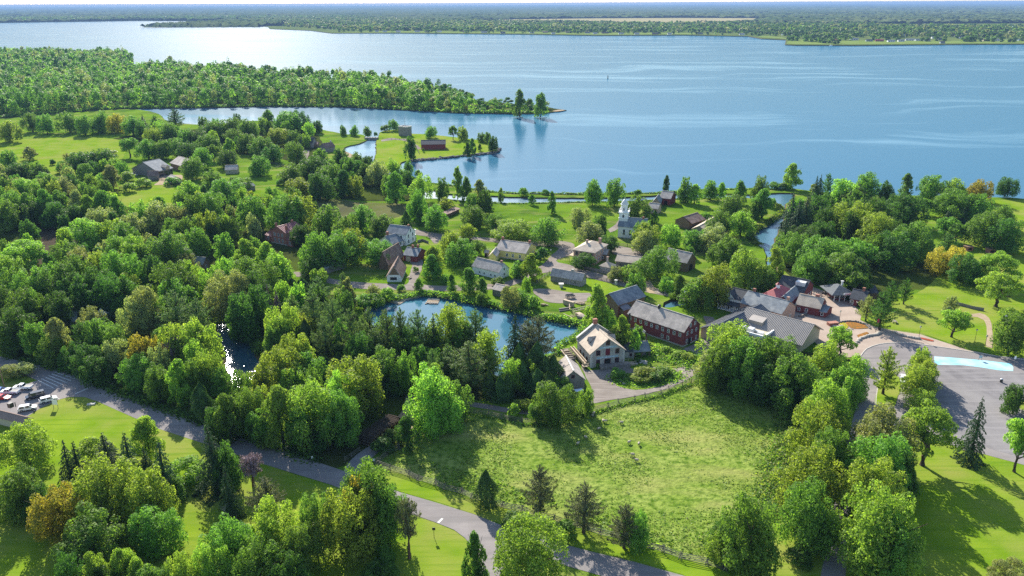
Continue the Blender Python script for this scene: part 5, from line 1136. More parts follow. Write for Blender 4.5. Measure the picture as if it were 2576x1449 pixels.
# --- white two-storey house
m = House('white_house', 'white two-storey gabled house with slate-blue roof and small balcony', z3(600,432), z3(735,360), z3(432,395), 'house', Dm=11)
L, D = m.L, m.D
m.walls(5.4, white_w, 'y', 2.9); m.roof(5.4, 2.9, shingle_g, 'y', ov=.3); m.chimney(.3, -D/2+1.2, 7.6, 9.3, .8)
for f, z in ((-.5, .9), (.45, .9), (-.5, 3.5), (.45, 3.5), (.0, 5.9)): m.win('f', f, z, .85, 1.4, bluegrey_w)
for f in (.5, -.2): m.win('l', f, 3.3, .85, 1.3, bluegrey_w); m.win('l', f, .9, .85, 1.3, bluegrey_w)
bc = MB().box(L/2+.03, -D/2+.5, 2.8, L/2+2.0, D/2-2, 2.95).box(L/2+.03, -D/2+.5, 5.2, L/2+2.2, D/2-2, 5.35)
for y in (-D/2+.6, -1.5, D/2-2.2): bc.box(L/2+1.8, y, 0, L/2+1.95, y+.15, 5.2)
m.add('balcony', bc, white_t)
a = House('white_wing', 'low white kitchen wing with slate-blue roof and tall brick chimney', z3(385,482), z3(545,435), z3(250,372), 'house', Dm=9)
a.walls(2.7, white_w, 'x', 2.7); a.roof(2.7, 2.7, shingle_g, 'x', ov=.4); a.chimney(-a.L*.2, .8, 4.2, 7.2, 1.0)
for f in (-.2, .2, .6): a.win('f', f, .9, .9, 1.3)
a.door('f', -.62, 1.2, 2.1)
# --- the red workshop, the wood barn and the low white-fronted house
m = House('red_workshop', 'small dark red workshop with two brick chimneys on the village lane', z3(760,685), z3(558,662), z3(870,590), 'workshop', Dm=9)
m.walls(2.9, red_wood, 'x', 2.3); m.roof(2.9, 2.3, shingle_g, 'x', ov=.35); m.chimney(-m.L*.1, -.2, 4.3, 6.6, .9); m.chimney(m.L*.25, .2, 4.3, 6.8, .8); m.win('f', -.3, .2, 2.2, 2.2, wood_gr, name='door', pane=tan_wall)
m = House('board_barn', 'tall brown board barn with long mossy grey roof behind the white-fronted house', z3(325,800), z3(190,785), z3(500,610,2.5), 'barn', Dm=15)
m.walls(3.0, wood_br, 'y', 5.0); m.roof(3.0, 5.0, shingle_b, 'y', ov=.4)
m = House('white_front_house', 'low white-fronted house with steep brown roof and a serving window', z3(525,978), z3(308,978), z3(525,880), 'house', Dm=13)
L, D = m.L, m.D
m.walls(2.6, white_w, 'y', 4.3); m.roof(2.6, 4.3, shingle_b, 'y', ov=.5)
m.add('gable_board', MB().prism([(-L*.36, 3.1), (L*.36, 3.1), (0, 6.5)], -D/2-.09, -D/2-.02), wood_br)
m.win('f', -.1, .9, 2.6, 1.1, weath); m.win('r', -.4, 1, .8, 1.1)
# --- red brick house in the trees
m = House('brick_house', 'red brick house with maroon seam-metal roof and three chimneys among the trees', (722,618), (684,610), (735,600), 'house', Dm=11)
L, D = m.L, m.D
m.walls(6.2, brick_r, 'y', 2.5, foot=stone_w); m.roof(6.2, 2.5, maroon_roof, 'y', ov=.35, ribs=12)
m.chimney(-L/2+1.2, -D*.25, 7.0, 9.6, .9); m.chimney(L/2-1.5, -D*.32, 6.8, 9.6, .9); m.chimney(0, D*.35, 8.0, 10, .9)
for f in (-.5, 0, .5): m.win('f', f, 1.0, .9, 1.7); m.win('f', f, 4.0, .9, 1.4)
a = House('brick_wing', 'low red brick wing with maroon roof right of the red brick house', (736,622), (723,619), (750,610), 'house', Dm=9)
a.walls(3.2, brick_r, 'x', 1.6); a.roof(3.2, 1.6, maroon_roof, 'x', ov=.35, ribs=8); a.win('f', .1, .9, .9, 1.6)
a = House('brick_porch', 'small brick lean-to with pale red roof left of the red brick house', (684,609), (668,604), (684,600), 'house', Dm=6)
a.walls(2.8, brick_r, 'x', 1.2); a.roof(2.8, 1.2, maroon_roof, 'x', ov=.3, ribs=6); a.win('f', 0, .8, .9, 1.4)
m = House('grey_shed', 'grey board shed with pale blue-grey roof under the trees left of the lane', (812,692), (783,683), (848,664), 'shed', Dm=13)
m.walls(2.7, wood_gr, 'y', 1.7); m.roof(2.7, 1.7, mat('bluegrey_shingle', (.26,.30,.31), (.19,.225,.235), 1.1), 'y', ov=.35)
m = House('dark_log_house', 'dark log house with slate roof half hidden in the woods', (512,682), (528,674), (488,660), 'house', Dm=9)
m.walls(3.2, wood_br, 'y', 2.3); m.roof(3.2, 2.3, shingle_g, 'y', ov=.4); m.win('f', 0, 1, .8, 1)
# --- houses in the left woods
m = House('wood_house', 'slate-roofed house with a stone chimney hidden in the left woods', (160,832), (195,828), (150,806,3), 'house', Dm=10)
m.walls(3.2, wood_gr, 'x', 3.0); m.roof(3.2, 3.0, shingle_g, 'x', ov=.4); m.chimney(m.L*.25, 0, 5.2, 8.0, 1.1, stone_w)
m = House('blue_house', 'pale blue-grey two-storey gabled house behind the white tents', (275,800), (300,795), (270,790), 'house', Dm=8)
m.walls(6.0, bluegrey_w, 'y', 2.0); m.roof(6.0, 2.0, shingle_g, 'y', ov=.4); m.win('f', .1, 3.6, 1.3, 1.6, bluegrey_w); m.win('f', .1, .9, 1.3, 1.6, bluegrey_w)
# --- farm
m = House('farm_barn', 'large grey farm barn with slate roof, porch dormer and open bays', z7(372,512), z7(555,470), z7(180,350), 'barn', Dm=24)
m.walls(4.0, wood_gr, 'x', 5.2); m.roof(4.0, 5.2, shingle_g, 'x', ov=.5)
for f in (-.5, .1, .7): m.win('f', f, .1, 3.2, 2.8, wood_br, name='door')
m.add('dormer', MB().box(.2, -m.D/2-1.0, 4.0, 3.4, -m.D/2+2, 5.6).prism([(-.2, 5.6), (3.8, 5.6), (1.8, 7.0)], -m.D/2-1.4, -m.D/2+4), shingle_l)
m = House('farm_hall', 'brown-walled second farm barn with plain grey roof right of the big one', z7(655,440), z7(530,405), z7(720,300,3), 'barn', Dm=14)
m.walls(4.0, wood_br, 'x', 3.6); m.roof(4.0, 3.6, shingle, 'x', ov=.5)
m = House('farm_shed', 'small brown-roofed farm shed in front of the big grey barn', z7(255,552), z7(375,545), z7(255,500), 'shed', Dm=7)
m.walls(3.0, wood_gr, 'x', 2.4); m.roof(3.0, 2.4, shingle_b, 'x', ov=.4)
m = House('log_hut', 'small tan log hut with grey roof at the edge of the farm yard', z7(545,592), z7(485,565), z7(600,560), 'hut', Dm=6)
m.walls(2.3, tan_wall, 'x', 2.0); m.roof(2.3, 2.0, shingle, 'x', ov=.35)
m = House('farm_house', 'low tan farmhouse with grey shingled roof among bushes', z7(1190,475), z7(1330,470), z7(1190,440), 'house', Dm=9)
m.walls(2.8, tan_wall, 'x', 2.4); m.roof(2.8, 2.4, shingle, 'x', ov=.4); m.win('f', -.3, .9, .8, 1.1)
m = House('cabin', 'weathered cabin with slate roof and stove pipe in the central trees', z7(1412,692), z7(1548,665), z7(1412,650), 'cabin', Dm=7)
m.walls(2.7, wood_gr, 'x', 1.8); m.roof(2.7, 1.8, shingle_g, 'x', ov=.3); m.add('stove_pipe', MB().tube([(2.6, .4, 3.8), (2.6, .4, 6.0)], .12, 8), iron); m.win('f', -.2, .9, .8, 1, weath)
m = House('log_barn', 'grey log barn with dark roof on the meadow near the inlet', z7(2090,158), z7(2240,160), z7(2090,120), 'barn', Dm=10)
m.walls(4.2, log_w, 'x', 3.4); m.roof(4.2, 3.4, shingle_d, 'x', ov=.4)
a = House('side_shed', 'small brown lean-to shed right of the grey log barn', z7(2250,150), z7(2300,150), z7(2250,130), 'shed', Dm=6)
a.walls(2.4, wood_br, 'x', 1.2); a.roof(2.4, 1.2, shingle_b, 'x', ov=.3)
m = House('gabled_house', 'dark gabled house with chimney beside the inlet track', z7(2330,205), z7(2400,218), z7(2330,160), 'house', Dm=9)
m.walls(4.0, wood_gr, 'y', 2.8); m.roof(4.0, 2.8, shingle_b, 'y', ov=.4); m.chimney(0, m.D/2-1, 6, 8.4, .9, stone_w); m.win('f', 0, 1, .9, 1.2)
for i, (x, y) in enumerate(((1131,547), (1142,542), (1153,537))):
    o = House('goat_shed', ('low open wooden shed in the meadow, nearest of the row of three', 'low open wooden shed in the meadow, middle of the row of three', 'low open wooden shed in the meadow, farthest of the row of three')[i], (x-6, y+1), (x+5, y-3), (x-6, y-2), 'shed', Dm=4, group='sheds in the meadow')
    o.walls(1.8, wood_br, y0=-o.D/2+.8); o.shed(2.0, 2.4, shingle_b, -o.L/2, o.L/2, -o.D/2, o.D/2)
# --- island
bh = House('blockhouse', 'square grey stone blockhouse with flat walled roof and mast on the island', (1003,341), (1024,343), (1003,330), 'blockhouse', Dm=7)
bh.walls(7.6, stone_d); bh.add('parapet', MB().box(-bh.L/2-.3, -bh.D/2-.3, 7.6, bh.L/2+.3, -bh.D/2+.3, 8.3).box(-bh.L/2-.3, bh.D/2-.3, 7.6, bh.L/2+.3, bh.D/2+.3, 8.3).box(-bh.L/2-.3, -bh.D/2+.3, 7.6, -bh.L/2+.3, bh.D/2-.3, 8.3).box(bh.L/2-.3, -bh.D/2+.3, 7.6, bh.L/2+.3, bh.D/2-.3, 8.3), quoin)
bh.add('mast', MB().tube([(-.2, .5, 7.5), (-.2, .5, 16)], [.16, .07], 6), weath)
for f in (-.4, .4): bh.win('f', f, 4.6, .5, .6, wood_br); bh.win('r', f, 4.6, .5, .6, wood_br)
m = House('island_barn', 'long dark red barn with black roof standing alone on the island', (1060,377), (1121,376), (1060,366), 'barn', Dm=11)
m.walls(4.2, barn_red, 'x', 2.6); m.roof(4.2, 2.6, shingle_d, 'x', ov=.3); m.door('l', 0, 2.2, 2.6, barn_red)
# --- discovery centre group on the plaza
m = House('white_shop', 'white board shop with black roof, front gable and long porch beside the plaza buildings', dz(440,640), dz(140,562), dz(470,380,5), 'shop', Dm=9)
L, D = m.L, m.D
m.walls(4.6, white_w, 'x', 2.6); m.roof(4.6, 2.6, shingle_d, 'x', ov=.3)
m.add('front_gable', MB().prism([(-3.2, 4.6), (1.4, 4.6), (-.9, 6.9)], -D/2-.25, -D/2+.3), white_w)
gr_ = MB()
for sgn in (-1, 1):
    lo = [(-.9, -D/2-.5, 7.05), (-.9, 0, 7.05), (-.9+sgn*2.7, 0, 4.5), (-.9+sgn*2.7, -D/2-.5, 4.5)]
    gr_.add(lo + [(a, b, c+.14) for a, b, c in lo], [(0,1,2,3),(7,6,5,4),(0,4,5,1),(1,5,6,2),(2,6,7,3),(3,7,4,0)])
m.add('gable_roof', gr_, shingle_d); m.win('f', -.17, 5.0, .5, .8, arch=True, off=.25)
m.shed(2.5, 3.2, shingle_d, -L/2, L/2, -D/2-2.3, -D/2, name='porch_roof')
pp = MB()
for k in range(6): pp.box(-L/2+k*(L-.2)/5, -D/2-2.3, -.1, -L/2+.16+k*(L-.2)/5, -D/2-2.14, 2.5)
pp.box(-L/2, -D/2-2.3, -.1, L/2, -D/2-.05, .25); m.add('porch', pp, white_t)
for f in (-.7, -.4, .1, .7): m.win('f', f, .8, 1.0, 1.2)
m.door('f', -.1)
m = House('brick_store', 'brick-walled store with sunlit streaked grey shingle roof behind the seam-roofed hall', dz(445,500,4.8), dz(1060,670,4.8), dz(540,365,7), 'store', Dm=11)
m.walls(4.8, brick_p, 'x', 3.2); m.roof(4.8, 3.2, shingle_g, 'x', ov=.3); m.chimney(-m.L/2+2, .4, 7.0, 9.4, .9); m.chimney(m.L/2-1, .8, 6.6, 9.4, .9, brick_p)
for f in (-.3, .3): m.win('r', f, 1.2, .9, 1.5); m.win('l', f, 1.2, .9, 1.5)
m = House('red_roofed_hall', 'hall under a bright red hipped metal roof with a small white cupola', dz(985,445,5.5), dz(1225,322,5.5), dz(770,385,5.5), 'hall')
m.walls(5.5, red_wood); m.hip(5.5, 2.4, red_roof, .5)
cu_ = MB().tube([(0,0,7.6),(0,0,9.0)], [.75,.75], 8); cp_ = m.add('cupola', cu_, white_t); m.add('cupola_roof', MB().tube([(0,0,9.0),(0,0,9.8)], [.95,.1], 8), red_roof)
m = House('grey_hall', 'low grey shingled link hall between the red-roofed hall and red shop', dz(985,460,4.2), dz(1180,500,4.2), dz(1240,330,4.2), 'hall', Dm=14)
m.walls(4.0, red_wood, 'y', 2.2); m.roof(4.0, 2.2, shingle_g, 'y', ov=.3)
m = House('dark_hall', 'big dark-roofed red hall with two white dormers at the back of the plaza', dz(1395,350,4.6), dz(1000,268,4.6), dz(1545,235,4.6), 'hall')
L, D = m.L, m.D
m.walls(4.6, red_wood, 'x', 3.4); m.roof(4.6, 3.4, shingle_d, 'x', ov=.4)
for x in (.18, .36): m.add('dormer', MB().box(L*x-.9, -D*.30, 6.2, L*x+.9, D*.05, 7.7), pale_metal)
for f in (-.5, .1, .6): m.win('r', f, 1, 1.1, 1.5)
m.shed(2.7, 3.1, shingle_d, L*.1, L/2, -D/2-2, -D/2, name='porch_roof')
m = House('red_shop', 'dark red shop with pale shingled roof, brick chimney and low hipped end on the plaza', dz(1625,712), dz(1275,640), dz(1690,655), 'shop', Dm=8)
L, D = m.L, m.D
m.walls(3.2, red_wood, 'x', 2.8); m.roof(3.2, 2.8, shingle_l, 'x', ov=.35); m.chimney(L*.22, .4, 5.0, 7.0, 1.3, brick_r)
for f in (-.1, -.75): m.win('f', f, .9, .8, 1.2)
for f in (.2,): m.win('l', f, .9, .8, 1.2)
a = House('red_lean_to', 'low dark red end room with slate-blue lean-to roof on the red shop', dz(1720,735), dz(1632,714), dz(1835,670), 'shop', Dm=6.5)
a.walls(2.3, red_wood, 'x', 1.3); a.roof(2.3, 1.3, shingle_g, 'x', ov=.35); a.win('f', -.2, .8, .8, 1.1)
ha, hb = G(*dz(1540,812,8)), G(*dz(600,572,8)); rd = (hb - ha).xy; rl_ = rd.length; rd.normalize(); nr = Vector((-rd.y, rd.x))
gw = 9.0
if nr.y > 0: nr = -nr
A_ = ha.xy + nr*gw; B_ = hb.xy + nr*gw; C_ = ha.xy - nr*gw*.8
m = House('seam_hall', 'large modern hall with taupe standing-seam metal roof and roof plant well', A_, B_, C_, 'visitor hall', world=True)
L, D = m.L, m.D
m.walls(3.6, beige_w, 'x', 4.3); m.roof(3.6, 4.3, seam_roof, 'x', ov=1.0, ribs=46, th=.22)
dmx = -L*.27
m.add('dormer', MB().add([(dmx-2.6, -D*.36, 4.6), (dmx+2.6, -D*.36, 4.6), (dmx+2.6, -D*.36, 6.2), (dmx-2.6, -D*.36, 6.2), (dmx-2.6, -D*.05, 7.3), (dmx+2.6, -D*.05, 7.3), (dmx-2.6, -D*.05, 6.6), (dmx+2.6, -D*.05, 6.6)], [(0,1,2,3),(3,2,5,4),(1,7,5,2),(0,3,4,6)]), seam_roof)
pw = MB().box(dmx-4.5, -D/2-5.5, -.2, dmx+7.0, -D/2+1.8, 4.2); m.add('plant_room', pw, beige_w)
pd = MB()
for a0, a1, b0, b1 in ((-4.7, 7.2, -5.7, -5.3), (-4.7, -4.3, -5.3, 1.9), (6.8, 7.2, -5.3, 1.9)): pd.box(dmx+a0, -D/2+b0, 4.2, dmx+a1, -D/2+b1, 5.0)
m.add('parapet', pd, white_t)
du = MB().box(dmx-3, -D/2-4, 4.25, dmx-1.5, -D/2-1, 5.2).box(dmx+0, -D/2-4.2, 4.25, dmx+2.2, -D/2-2, 5.6).box(dmx-1.5, -D/2-2.6, 4.3, dmx+5.5, -D/2-1.9, 4.9).box(dmx+4, -D/2-4.4, 4.25, dmx+5.8, -D/2-2.8, 5.3)
m.add('roof_duct', du, pale_metal)
# its cross wing
wa, wb = G(*dz(740,500,7.6)), G(*dz(110,822,7.0)); d2 = (wb-wa).xy; l2 = d2.length; d2.normalize(); n2 = Vector((-d2.y, d2.x))
if n2.x < 0: n2 = -n2
w2 = House('hall_wing', 'cross wing of the modern hall with dark blue-grey metal roof', wa.xy + n2*6.5, wb.xy + n2*6.5, wa.xy - n2*6.5, 'visitor hall', world=True)
w2.walls(3.6, beige_w, 'x', 3.2); w2.roof(3.6, 3.2, mat('bluegrey_seam_metal', (.07,.085,.105), (.06,.07,.09), .4, .5, .4), 'x', ov=.6, ribs=30)
gp_ = House('hall_porch', 'blue-roofed entrance porch with white posts on the courtyard', dz(1055,690,2.6), dz(1260,600,2.6), dz(1080,660,3), 'porch', Dm=5)
gp_.hip(2.7, 1.2, shingle_g, .3)
b = MB()
for k in range(5): b.box(-gp_.L/2+k*(gp_.L-.2)/4, -gp_.D/2, -.1, -gp_.L/2+.2+k*(gp_.L-.2)/4, -gp_.D/2+.2, 2.7)
b.box(-gp_.L/2, gp_.D/2-.2, -.1, gp_.L/2, gp_.D/2, 2.6); gp_.add('post', b, white_t)
# kiosk and hut
m = House('kiosk', 'open hip-roofed kiosk with deep slate eaves and a red roof sign', (2096,758), (2136,757), (2096,741), 'kiosk', Dm=8)
L, D = m.L, m.D
m.walls(2.9, red_wood, x0=-L/2+1.2, x1=L/2-1.2, y0=-D/2+1.2); m.hip(3.0, 2.6, mat('tree_shaded_kiosk_slate', (.10,.115,.125), (.07,.08,.09), .9, .85), 1.6)  # roof slate darkened: shade of the trees behind is put into its colour
for f in (-.5, -.1, .35): m.win('f', f, .9, 1.3, 1.3, off=-1.2)
b = MB()
for x in (-L/2, -L/6, L/6, L/2): b.box(x-.1, -D/2-.6, -.1, x+.1, -D/2-.4, 3.0); b.bar((x, -D/2-.5, 2.2), (x+.8, -D/2-.5, 2.95), .12)
m.add('bracket_post', b, white_t)
sgk = m.add('roof_sign', MB().box(-.2, -D/2-1.75, 3.15, 3.4, -D/2-1.68, 3.9), white_t); text_mesh('DANGLE', .72, sign_red, sgk, Matrix.Translation((1.6, -D/2-1.77, 3.52)) @ Matrix.Rotation(R(90), 4, 'X'))
m.add('vent', MB().box(1.4, .2, 5.0, 2.0, .8, 6.6).box(1.2, .0, 6.6, 2.2, 1.0, 6.8), pale_metal)
m = House('red_hut', 'small dark red hut with blue-black roof and brick chimney right of the kiosk', (2137,768), (2172,775), (2137,750), 'hut', Dm=8)
m.walls(3.0, red_wood, 'x', 2.4); m.roof(3.0, 2.4, shingle_d, 'x', ov=.4); m.chimney(m.L*.2, 0, 4.6, 6.8, .9); m.win('f', -.75, .6, .9, 1.7); m.door('f', .2, 1, 2, red_trim)
m = House('back_shed', 'dark low shed roof in the tree shade behind the red hut', (2165,752), (2205,752), (2165,742), 'shed', Dm=7)
m.walls(2.6, wood_br, 'x', 1.6); m.roof(2.6, 1.6, shingle_d, 'x', ov=.4)
# fence hut and bottom-left building
m = House('fence_hut', 'tiny grey board hut with plank roof at the pasture fence end', qz(2285,1090), qz(2345,1100), qz(2285,1070), 'hut', Dm=2.4)
m.walls(2.4, wood_gr); m.shed(2.4, 2.9, weath, -m.L/2, m.L/2, -m.D/2, m.D/2)
pzz = lambda x, y, z=0: (x/6, 922.7 + y/6, z)
m = House('beige_hut', 'beige-sided hut with shallow brown roof and one sash window', pzz(-240,680,2.9), pzz(340,828,2.9), pzz(565,800,2.9), 'hut')
m.walls(2.9, beige_w, 'x', .8); m.roof(2.9, .8, brown_flat, 'x', ov=.6); m.win('r', .15, .9, 1.0, 1.5); m.add('vent_pipe', MB().tube([(-1.6, 4, 3), (-1.6, 4, 4.6)], .12, 8).box(-3.0, 2.6, 3.2, -1.9, 3.8, 4.6), iron)
# ------------------------------------------------------------ vehicles
def wheel_mesh(r, w):
    t = MB().tube([(0, -w/2, 0), (0, w/2, 0)], r, 14).mesh('tyre'); t.materials.append(tyre_m)
    k = MB().tube([(0, -w/2-.015, 0), (0, w/2+.015, 0)], r*.6, 10).mesh('rim'); k.materials.append(rim_m); return t, k
WH = wheel_mesh(.36, .24)
def car(name, label, p, heading, paint, kind, group):
    """x forward; side profile swept across the width, a narrower glasshouse on top"""
    r = empty(name, (p.x, p.y, .05), heading, label, 'van' if kind == 'van' else 'pickup' if kind == 'pickup' else 'car', group)
    L = {'sedan': 4.6, 'suv': 4.7, 'pickup': 5.7, 'van': 5.1}[kind]; w = .92; x0, x1 = -L/2, L/2
    lowp = {'sedan': [(x0,.35),(x1,.35),(x1,.62),(x1-.9,.84),(x1-1.25,.92),(x0+.9,.98),(x0+.1,.92),(x0,.7)],
            'suv': [(x0,.38),(x1,.38),(x1,.72),(x1-.25,.92),(x1-1.15,1.04),(x0+.05,1.08),(x0,.8)],
            'pickup': [(x0,.5),(x1,.5),(x1,.85),(x1-.2,1.02),(x1-1.35,1.14),(x0+2.2,1.16),(x0+.02,1.16)],
            'van': [(x0,.38),(x1,.38),(x1,.7),(x1-.3,.95),(x1-.95,1.1),(x0,1.12)]}[kind]
    b = MB(); n = len(lowp)
    sec = [(-w, 1), (w, 1)]
    vs = []
    for y, k in ((-w+.10, .0), (-w, .06), (w, .06), (w-.10, .0)):
        for x, z in lowp: vs.append((x*(1-.02*(k == 0)), y, z if z > .6 or k else z))
    fs = [tuple(reversed(range(n))), tuple(range(3*n, 4*n))]
    for q in range(3):
        for i in range(n): fs.append((q*n+i, q*n+(i+1) % n, (q+1)*n+(i+1) % n, (q+1)*n+i))
    b.add(vs, fs)
    top = {'sedan': ((x1-1.55, x1-2.15, x0+1.35, x0+.55), .92, 1.42), 'suv': ((x1-1.1, x1-1.75, x0+.45, x0+.12), 1.04, 1.68),
           'pickup': ((x1-1.4, x1-2.0, x0+2.5, x0+2.2), 1.12, 1.80), 'van': ((x1-.85, x1-1.5, x0+.1, x0+.0), 1.1, 1.92)}[kind]
    (a, c, d, e), zl, zh = top; wi = w-.18
    cab = [(a, -w+.05, zl), (a, w-.05, zl), (e, w-.05, zl), (e, -w+.05, zl), (c, -wi, zh), (c, wi, zh), (d, wi, zh), (d, -wi, zh)]
    b.add(cab, [(4,5,6,7), (0,1,5,4), (1,2,6,5), (2,3,7,6), (3,0,4,7)])
    if kind == 'pickup':
        b.box(x0+.04, -w, 1.15, x0+2.2, -w+.1, 1.24); b.box(x0+.04, w-.1, 1.15, x0+2.2, w, 1.24); b.box(x0, -w, .9, x0+.08, w, 1.22)
    b.build('body', paint, r)
    if kind == 'pickup': MB().box(x0+.1, -w+.12, 1.165, x0+2.12, w-.12, 1.172).build('bed', iron, r)
    def pane(q, out):
        q = [Vector(v) for v in q]; cc = sum(q, Vector())/4
        k = [cc + (v-cc)*.84 + Vector(out)*.015 for v in q]
        return MB().add(k, [(0,1,2,3)]).build('window', glass, r)
    V = [Vector(v) for v in cab]
    pane([V[0],V[1],V[5],V[4]], (1,0,.4)); pane([V[2],V[3],V[7],V[6]], (-1,0,.3))
    for s1, (i, j, k, l) in ((1, (1,2,6,5)), (-1, (3,0,4,7))):
        A, B_, C_, D_ = V[i], V[j], V[k], V[l]
        for f0, f1 in ((.03, .49), (.53, .97)):
            pane([A.lerp(B_, f0), A.lerp(B_, f1), D_.lerp(C_, f1), D_.lerp(C_, f0)], (0, s1, .2))
    for sx in (x0+.9, x1-.95):
        for sy in (-1, 1):
            t = link('wheel', WH[0], r); t.location = (sx, sy*(w-.1), .36); k = link('rim', WH[1], t)
    for sy in (-1, 1):
        MB().box(x1-.06, sy*.62-.2, .66, x1+.02, sy*.62+.2, .80).build('headlight', headlamp_m, r)
        MB().box(x0-.02, sy*.72-.12, .75, x0+.06, sy*.72+.12, .98).build('taillight', taillamp_m, r)
    return r
def yaw(pa, pb): d = G(*pb) - G(*pa); return math.atan2(d.y, d.x)
GP = 'vehicles parked by the beige hut'
car('parked_pickup', 'white pickup truck with open dark bed, nearest the little shrub lawn', G(*pz(350,340)), yaw(pz(460,330), pz(240,330)), white_car, 'pickup', GP)
car('parked_pickup', 'white pickup truck with open dark bed parked between the blue car and the dark estate', G(*pz(150,410)), yaw(pz(260,400), pz(40,402)), white_car, 'pickup', GP)
car('parked_car', 'bright red car cut by the left edge of the lot', G(*pz(40,490)), yaw(pz(-60,490), pz(110,492)), red_car, 'sedan', GP)
car('parked_car', 'blue car mostly hidden beyond the second white pickup', G(*pz(-20,385)), yaw(pz(50,380), pz(-80,384)), blue_car, 'sedan', GP)
car('parked_car', 'dark blue estate car parked beside the white pickups', G(*pz(535,470)), yaw(pz(650,420), pz(410,480)), dark_car, 'van', GP)
car('parked_car', 'white sport utility car with dark glass beside the lawn sign', G(*pz(735,525)), yaw(pz(640,530), pz(830,480)), white_car, 'suv', GP)
car('parked_car', 'white older sport utility car nearest the beige hut roof', G(*pz(420,655)), yaw(pz(320,660), pz(520,625)), white_car, 'suv', GP)
car('parked_van', 'white van in the right lot beside the sparse yellow-green pine', G(*rz_(748,960)), yaw(rz_(742,900), rz_(756,990)), white_car, 'suv', 'white vans in the right lot')
car('parked_van', 'white van in the right lot under the row of round trees', G(*rz_(928,985)), yaw(rz_(922,920), rz_(938,1015)), white_car, 'van', 'white vans in the right lot')
car('parked_van', 'small white van by the white kitchen wing', G(*z3(440,528)), yaw(z3(385,520), z3(495,535)), white_car, 'van', None)
car('farm_truck', 'white box truck beside the big grey farm barn', G(322, 440), 2.9, white_car, 'van', None)
car('farm_pickup', 'grey pickup behind the white box truck at the farm', G(338, 442), 2.6, silver_car, 'pickup', None)
g = G(*qz(375,1290)); r = empty('utility_cart', (g.x, g.y, .03), .25, 'small service cart with pale blue canopy beside the stone shed', 'cart')
MB().box(-1.5,-.75,.35,1.5,.75,.75).box(-.4,-.7,.75,.0,.7,1.2).build('body', iron, r); MB().box(-1.3,-.8,1.9,1.2,.8,2.0).build('canopy', tent_m, r)
b = MB()
for x in (-1.2, 1.1):
    for y in (-.7, .7): b.bar((x,y,.7),(x,y,1.9),.06)
b.build('canopy_post', iron, r)
for x in (-1, 1):
    for y in (-.72, .72): t = link('wheel', WH[0], r); t.location = (x, y, .36); link('rim', WH[1], t)
# old wagon of the cart yard
g = G(*p5(1727,800)); r = empty('wagon', (g.x, g.y, .03), .3, 'dark wooden wagon standing in the gravel yard by the log house', 'wagon')
MB().box(-1.7,-.8,.9,1.7,.8,1.0).box(-1.7,-.85,1.0,1.7,-.8,1.5).box(-1.7,.8,1.0,1.7,.85,1.5).box(-1.75,-.8,1.0,-1.7,.8,1.4).build('body', wood_gr, r)
for x in (-1.2, 1.2):
    for y in (-.95, .95):
        mb = MB()
        for k in range(12):
            a0, a1 = k*math.pi/6, (k+1)*math.pi/6; mb.bar((x+.6*math.cos(a0), y, .62+.6*math.sin(a0)), (x+.6*math.cos(a1), y, .62+.6*math.sin(a1)), .09)
            if k % 2 == 0: mb.bar((x, y, .62), (x+.6*math.cos(a0), y, .62+.6*math.sin(a0)), .05)
        mb.build('wheel', iron, r)

# ------------------------------------------------------------ fences
def fence(name, label, pts, h=1.3, rails=4, post=4.0, snake=0.0, m=None, plank=False, cat='fence'):
    P = [G(*p).xy for p in pts]; r = empty(name, (P[0].x, P[0].y, 0), 0, label, cat); o = P[0]
    st = []; 
    for a, b in zip(P, P[1:]):
        L = (b-a).length; n = max(1, round(L/post))
        for k in range(n): st.append(a.lerp(b, k/n))
    st.append(P[-1]); rb = MB(); posts = []
    for i, p in enumerate(st):
        d = (st[min(i+1, len(st)-1)] - st[max(i-1, 0)]).normalized(); q = Vector((-d.y, d.x))
        st[i] = p + q*(snake*(1 if i % 2 else -1)) - o
    for i, (a, b) in enumerate(zip(st, st[1:])):
        if plank: rb.bar((a.x, a.y, h/2), (b.x, b.y, h/2), .06, h)
        else:
            for k in range(rails):
                z = .2 + (h-.25)*k/(rails-1); e = (b-a).normalized()*.35 if snake else Vector((0, 0)); j = random.uniform(-.05, .05)
                rb.bar((a.x-e.x, a.y-e.y, z+j), (b.x+e.x, b.y+e.y, z-j+(.07 if i % 2 else 0)), .10 if snake else .09, .10)
    rb.build('rails' if not plank else 'boards', m or rail_m, r)
    pm = MB()
    if snake: pm.bar((-.35,-.45,0),(.2,.25,h+.35),.1).bar((.35,-.45,0),(-.2,.25,h+.35),.1)
    else: pm.box(-.08,-.08,-.2,.08,.08,h+.15)
    me = pm.mesh('post'); me.materials.append(m or rail_m)
    if len(st) <= 100:
        for i, p in enumerate(st):
            t = link('post', me, r); t.location = (p.x, p.y, 0); d = st[min(i+1, len(st)-1)] - st[max(i-1, 0)]; t.rotation_euler = (0, 0, math.atan2(d.y, d.x))
    return r
fence('rail_fence', 'weathered split-rail fence along the paved road side of the sheep pasture', [(949,1167),(1025,1198),(1192,1255),(1309,1288),(1430,1322),(1559,1358),(1717,1405),(1830,1434)], 1.5, 4, 4.2, .45)
fence('rail_fence', 'split-rail fence on the log-yard side of the sheep pasture', [(949,1165),(1000,1130),(1045,1096),(1100,1066),(1152,1038)], 1.5, 4, 4.0, .45)
fence('rail_fence', 'split-rail fence on the mill side of the sheep pasture', [(1154,1037),(1225,1046),(1309,1064),(1352,1067),(1425,1050),(1492,1037),(1559,1017),(1659,994),(1738,965)], 1.5, 4, 4.2, .45)
fence('board_fence', 'short grey board fence between the pasture fence and the tiny hut', [(1739,964),(1752,955),(1772,955)], 1.5, 4, 2.2)
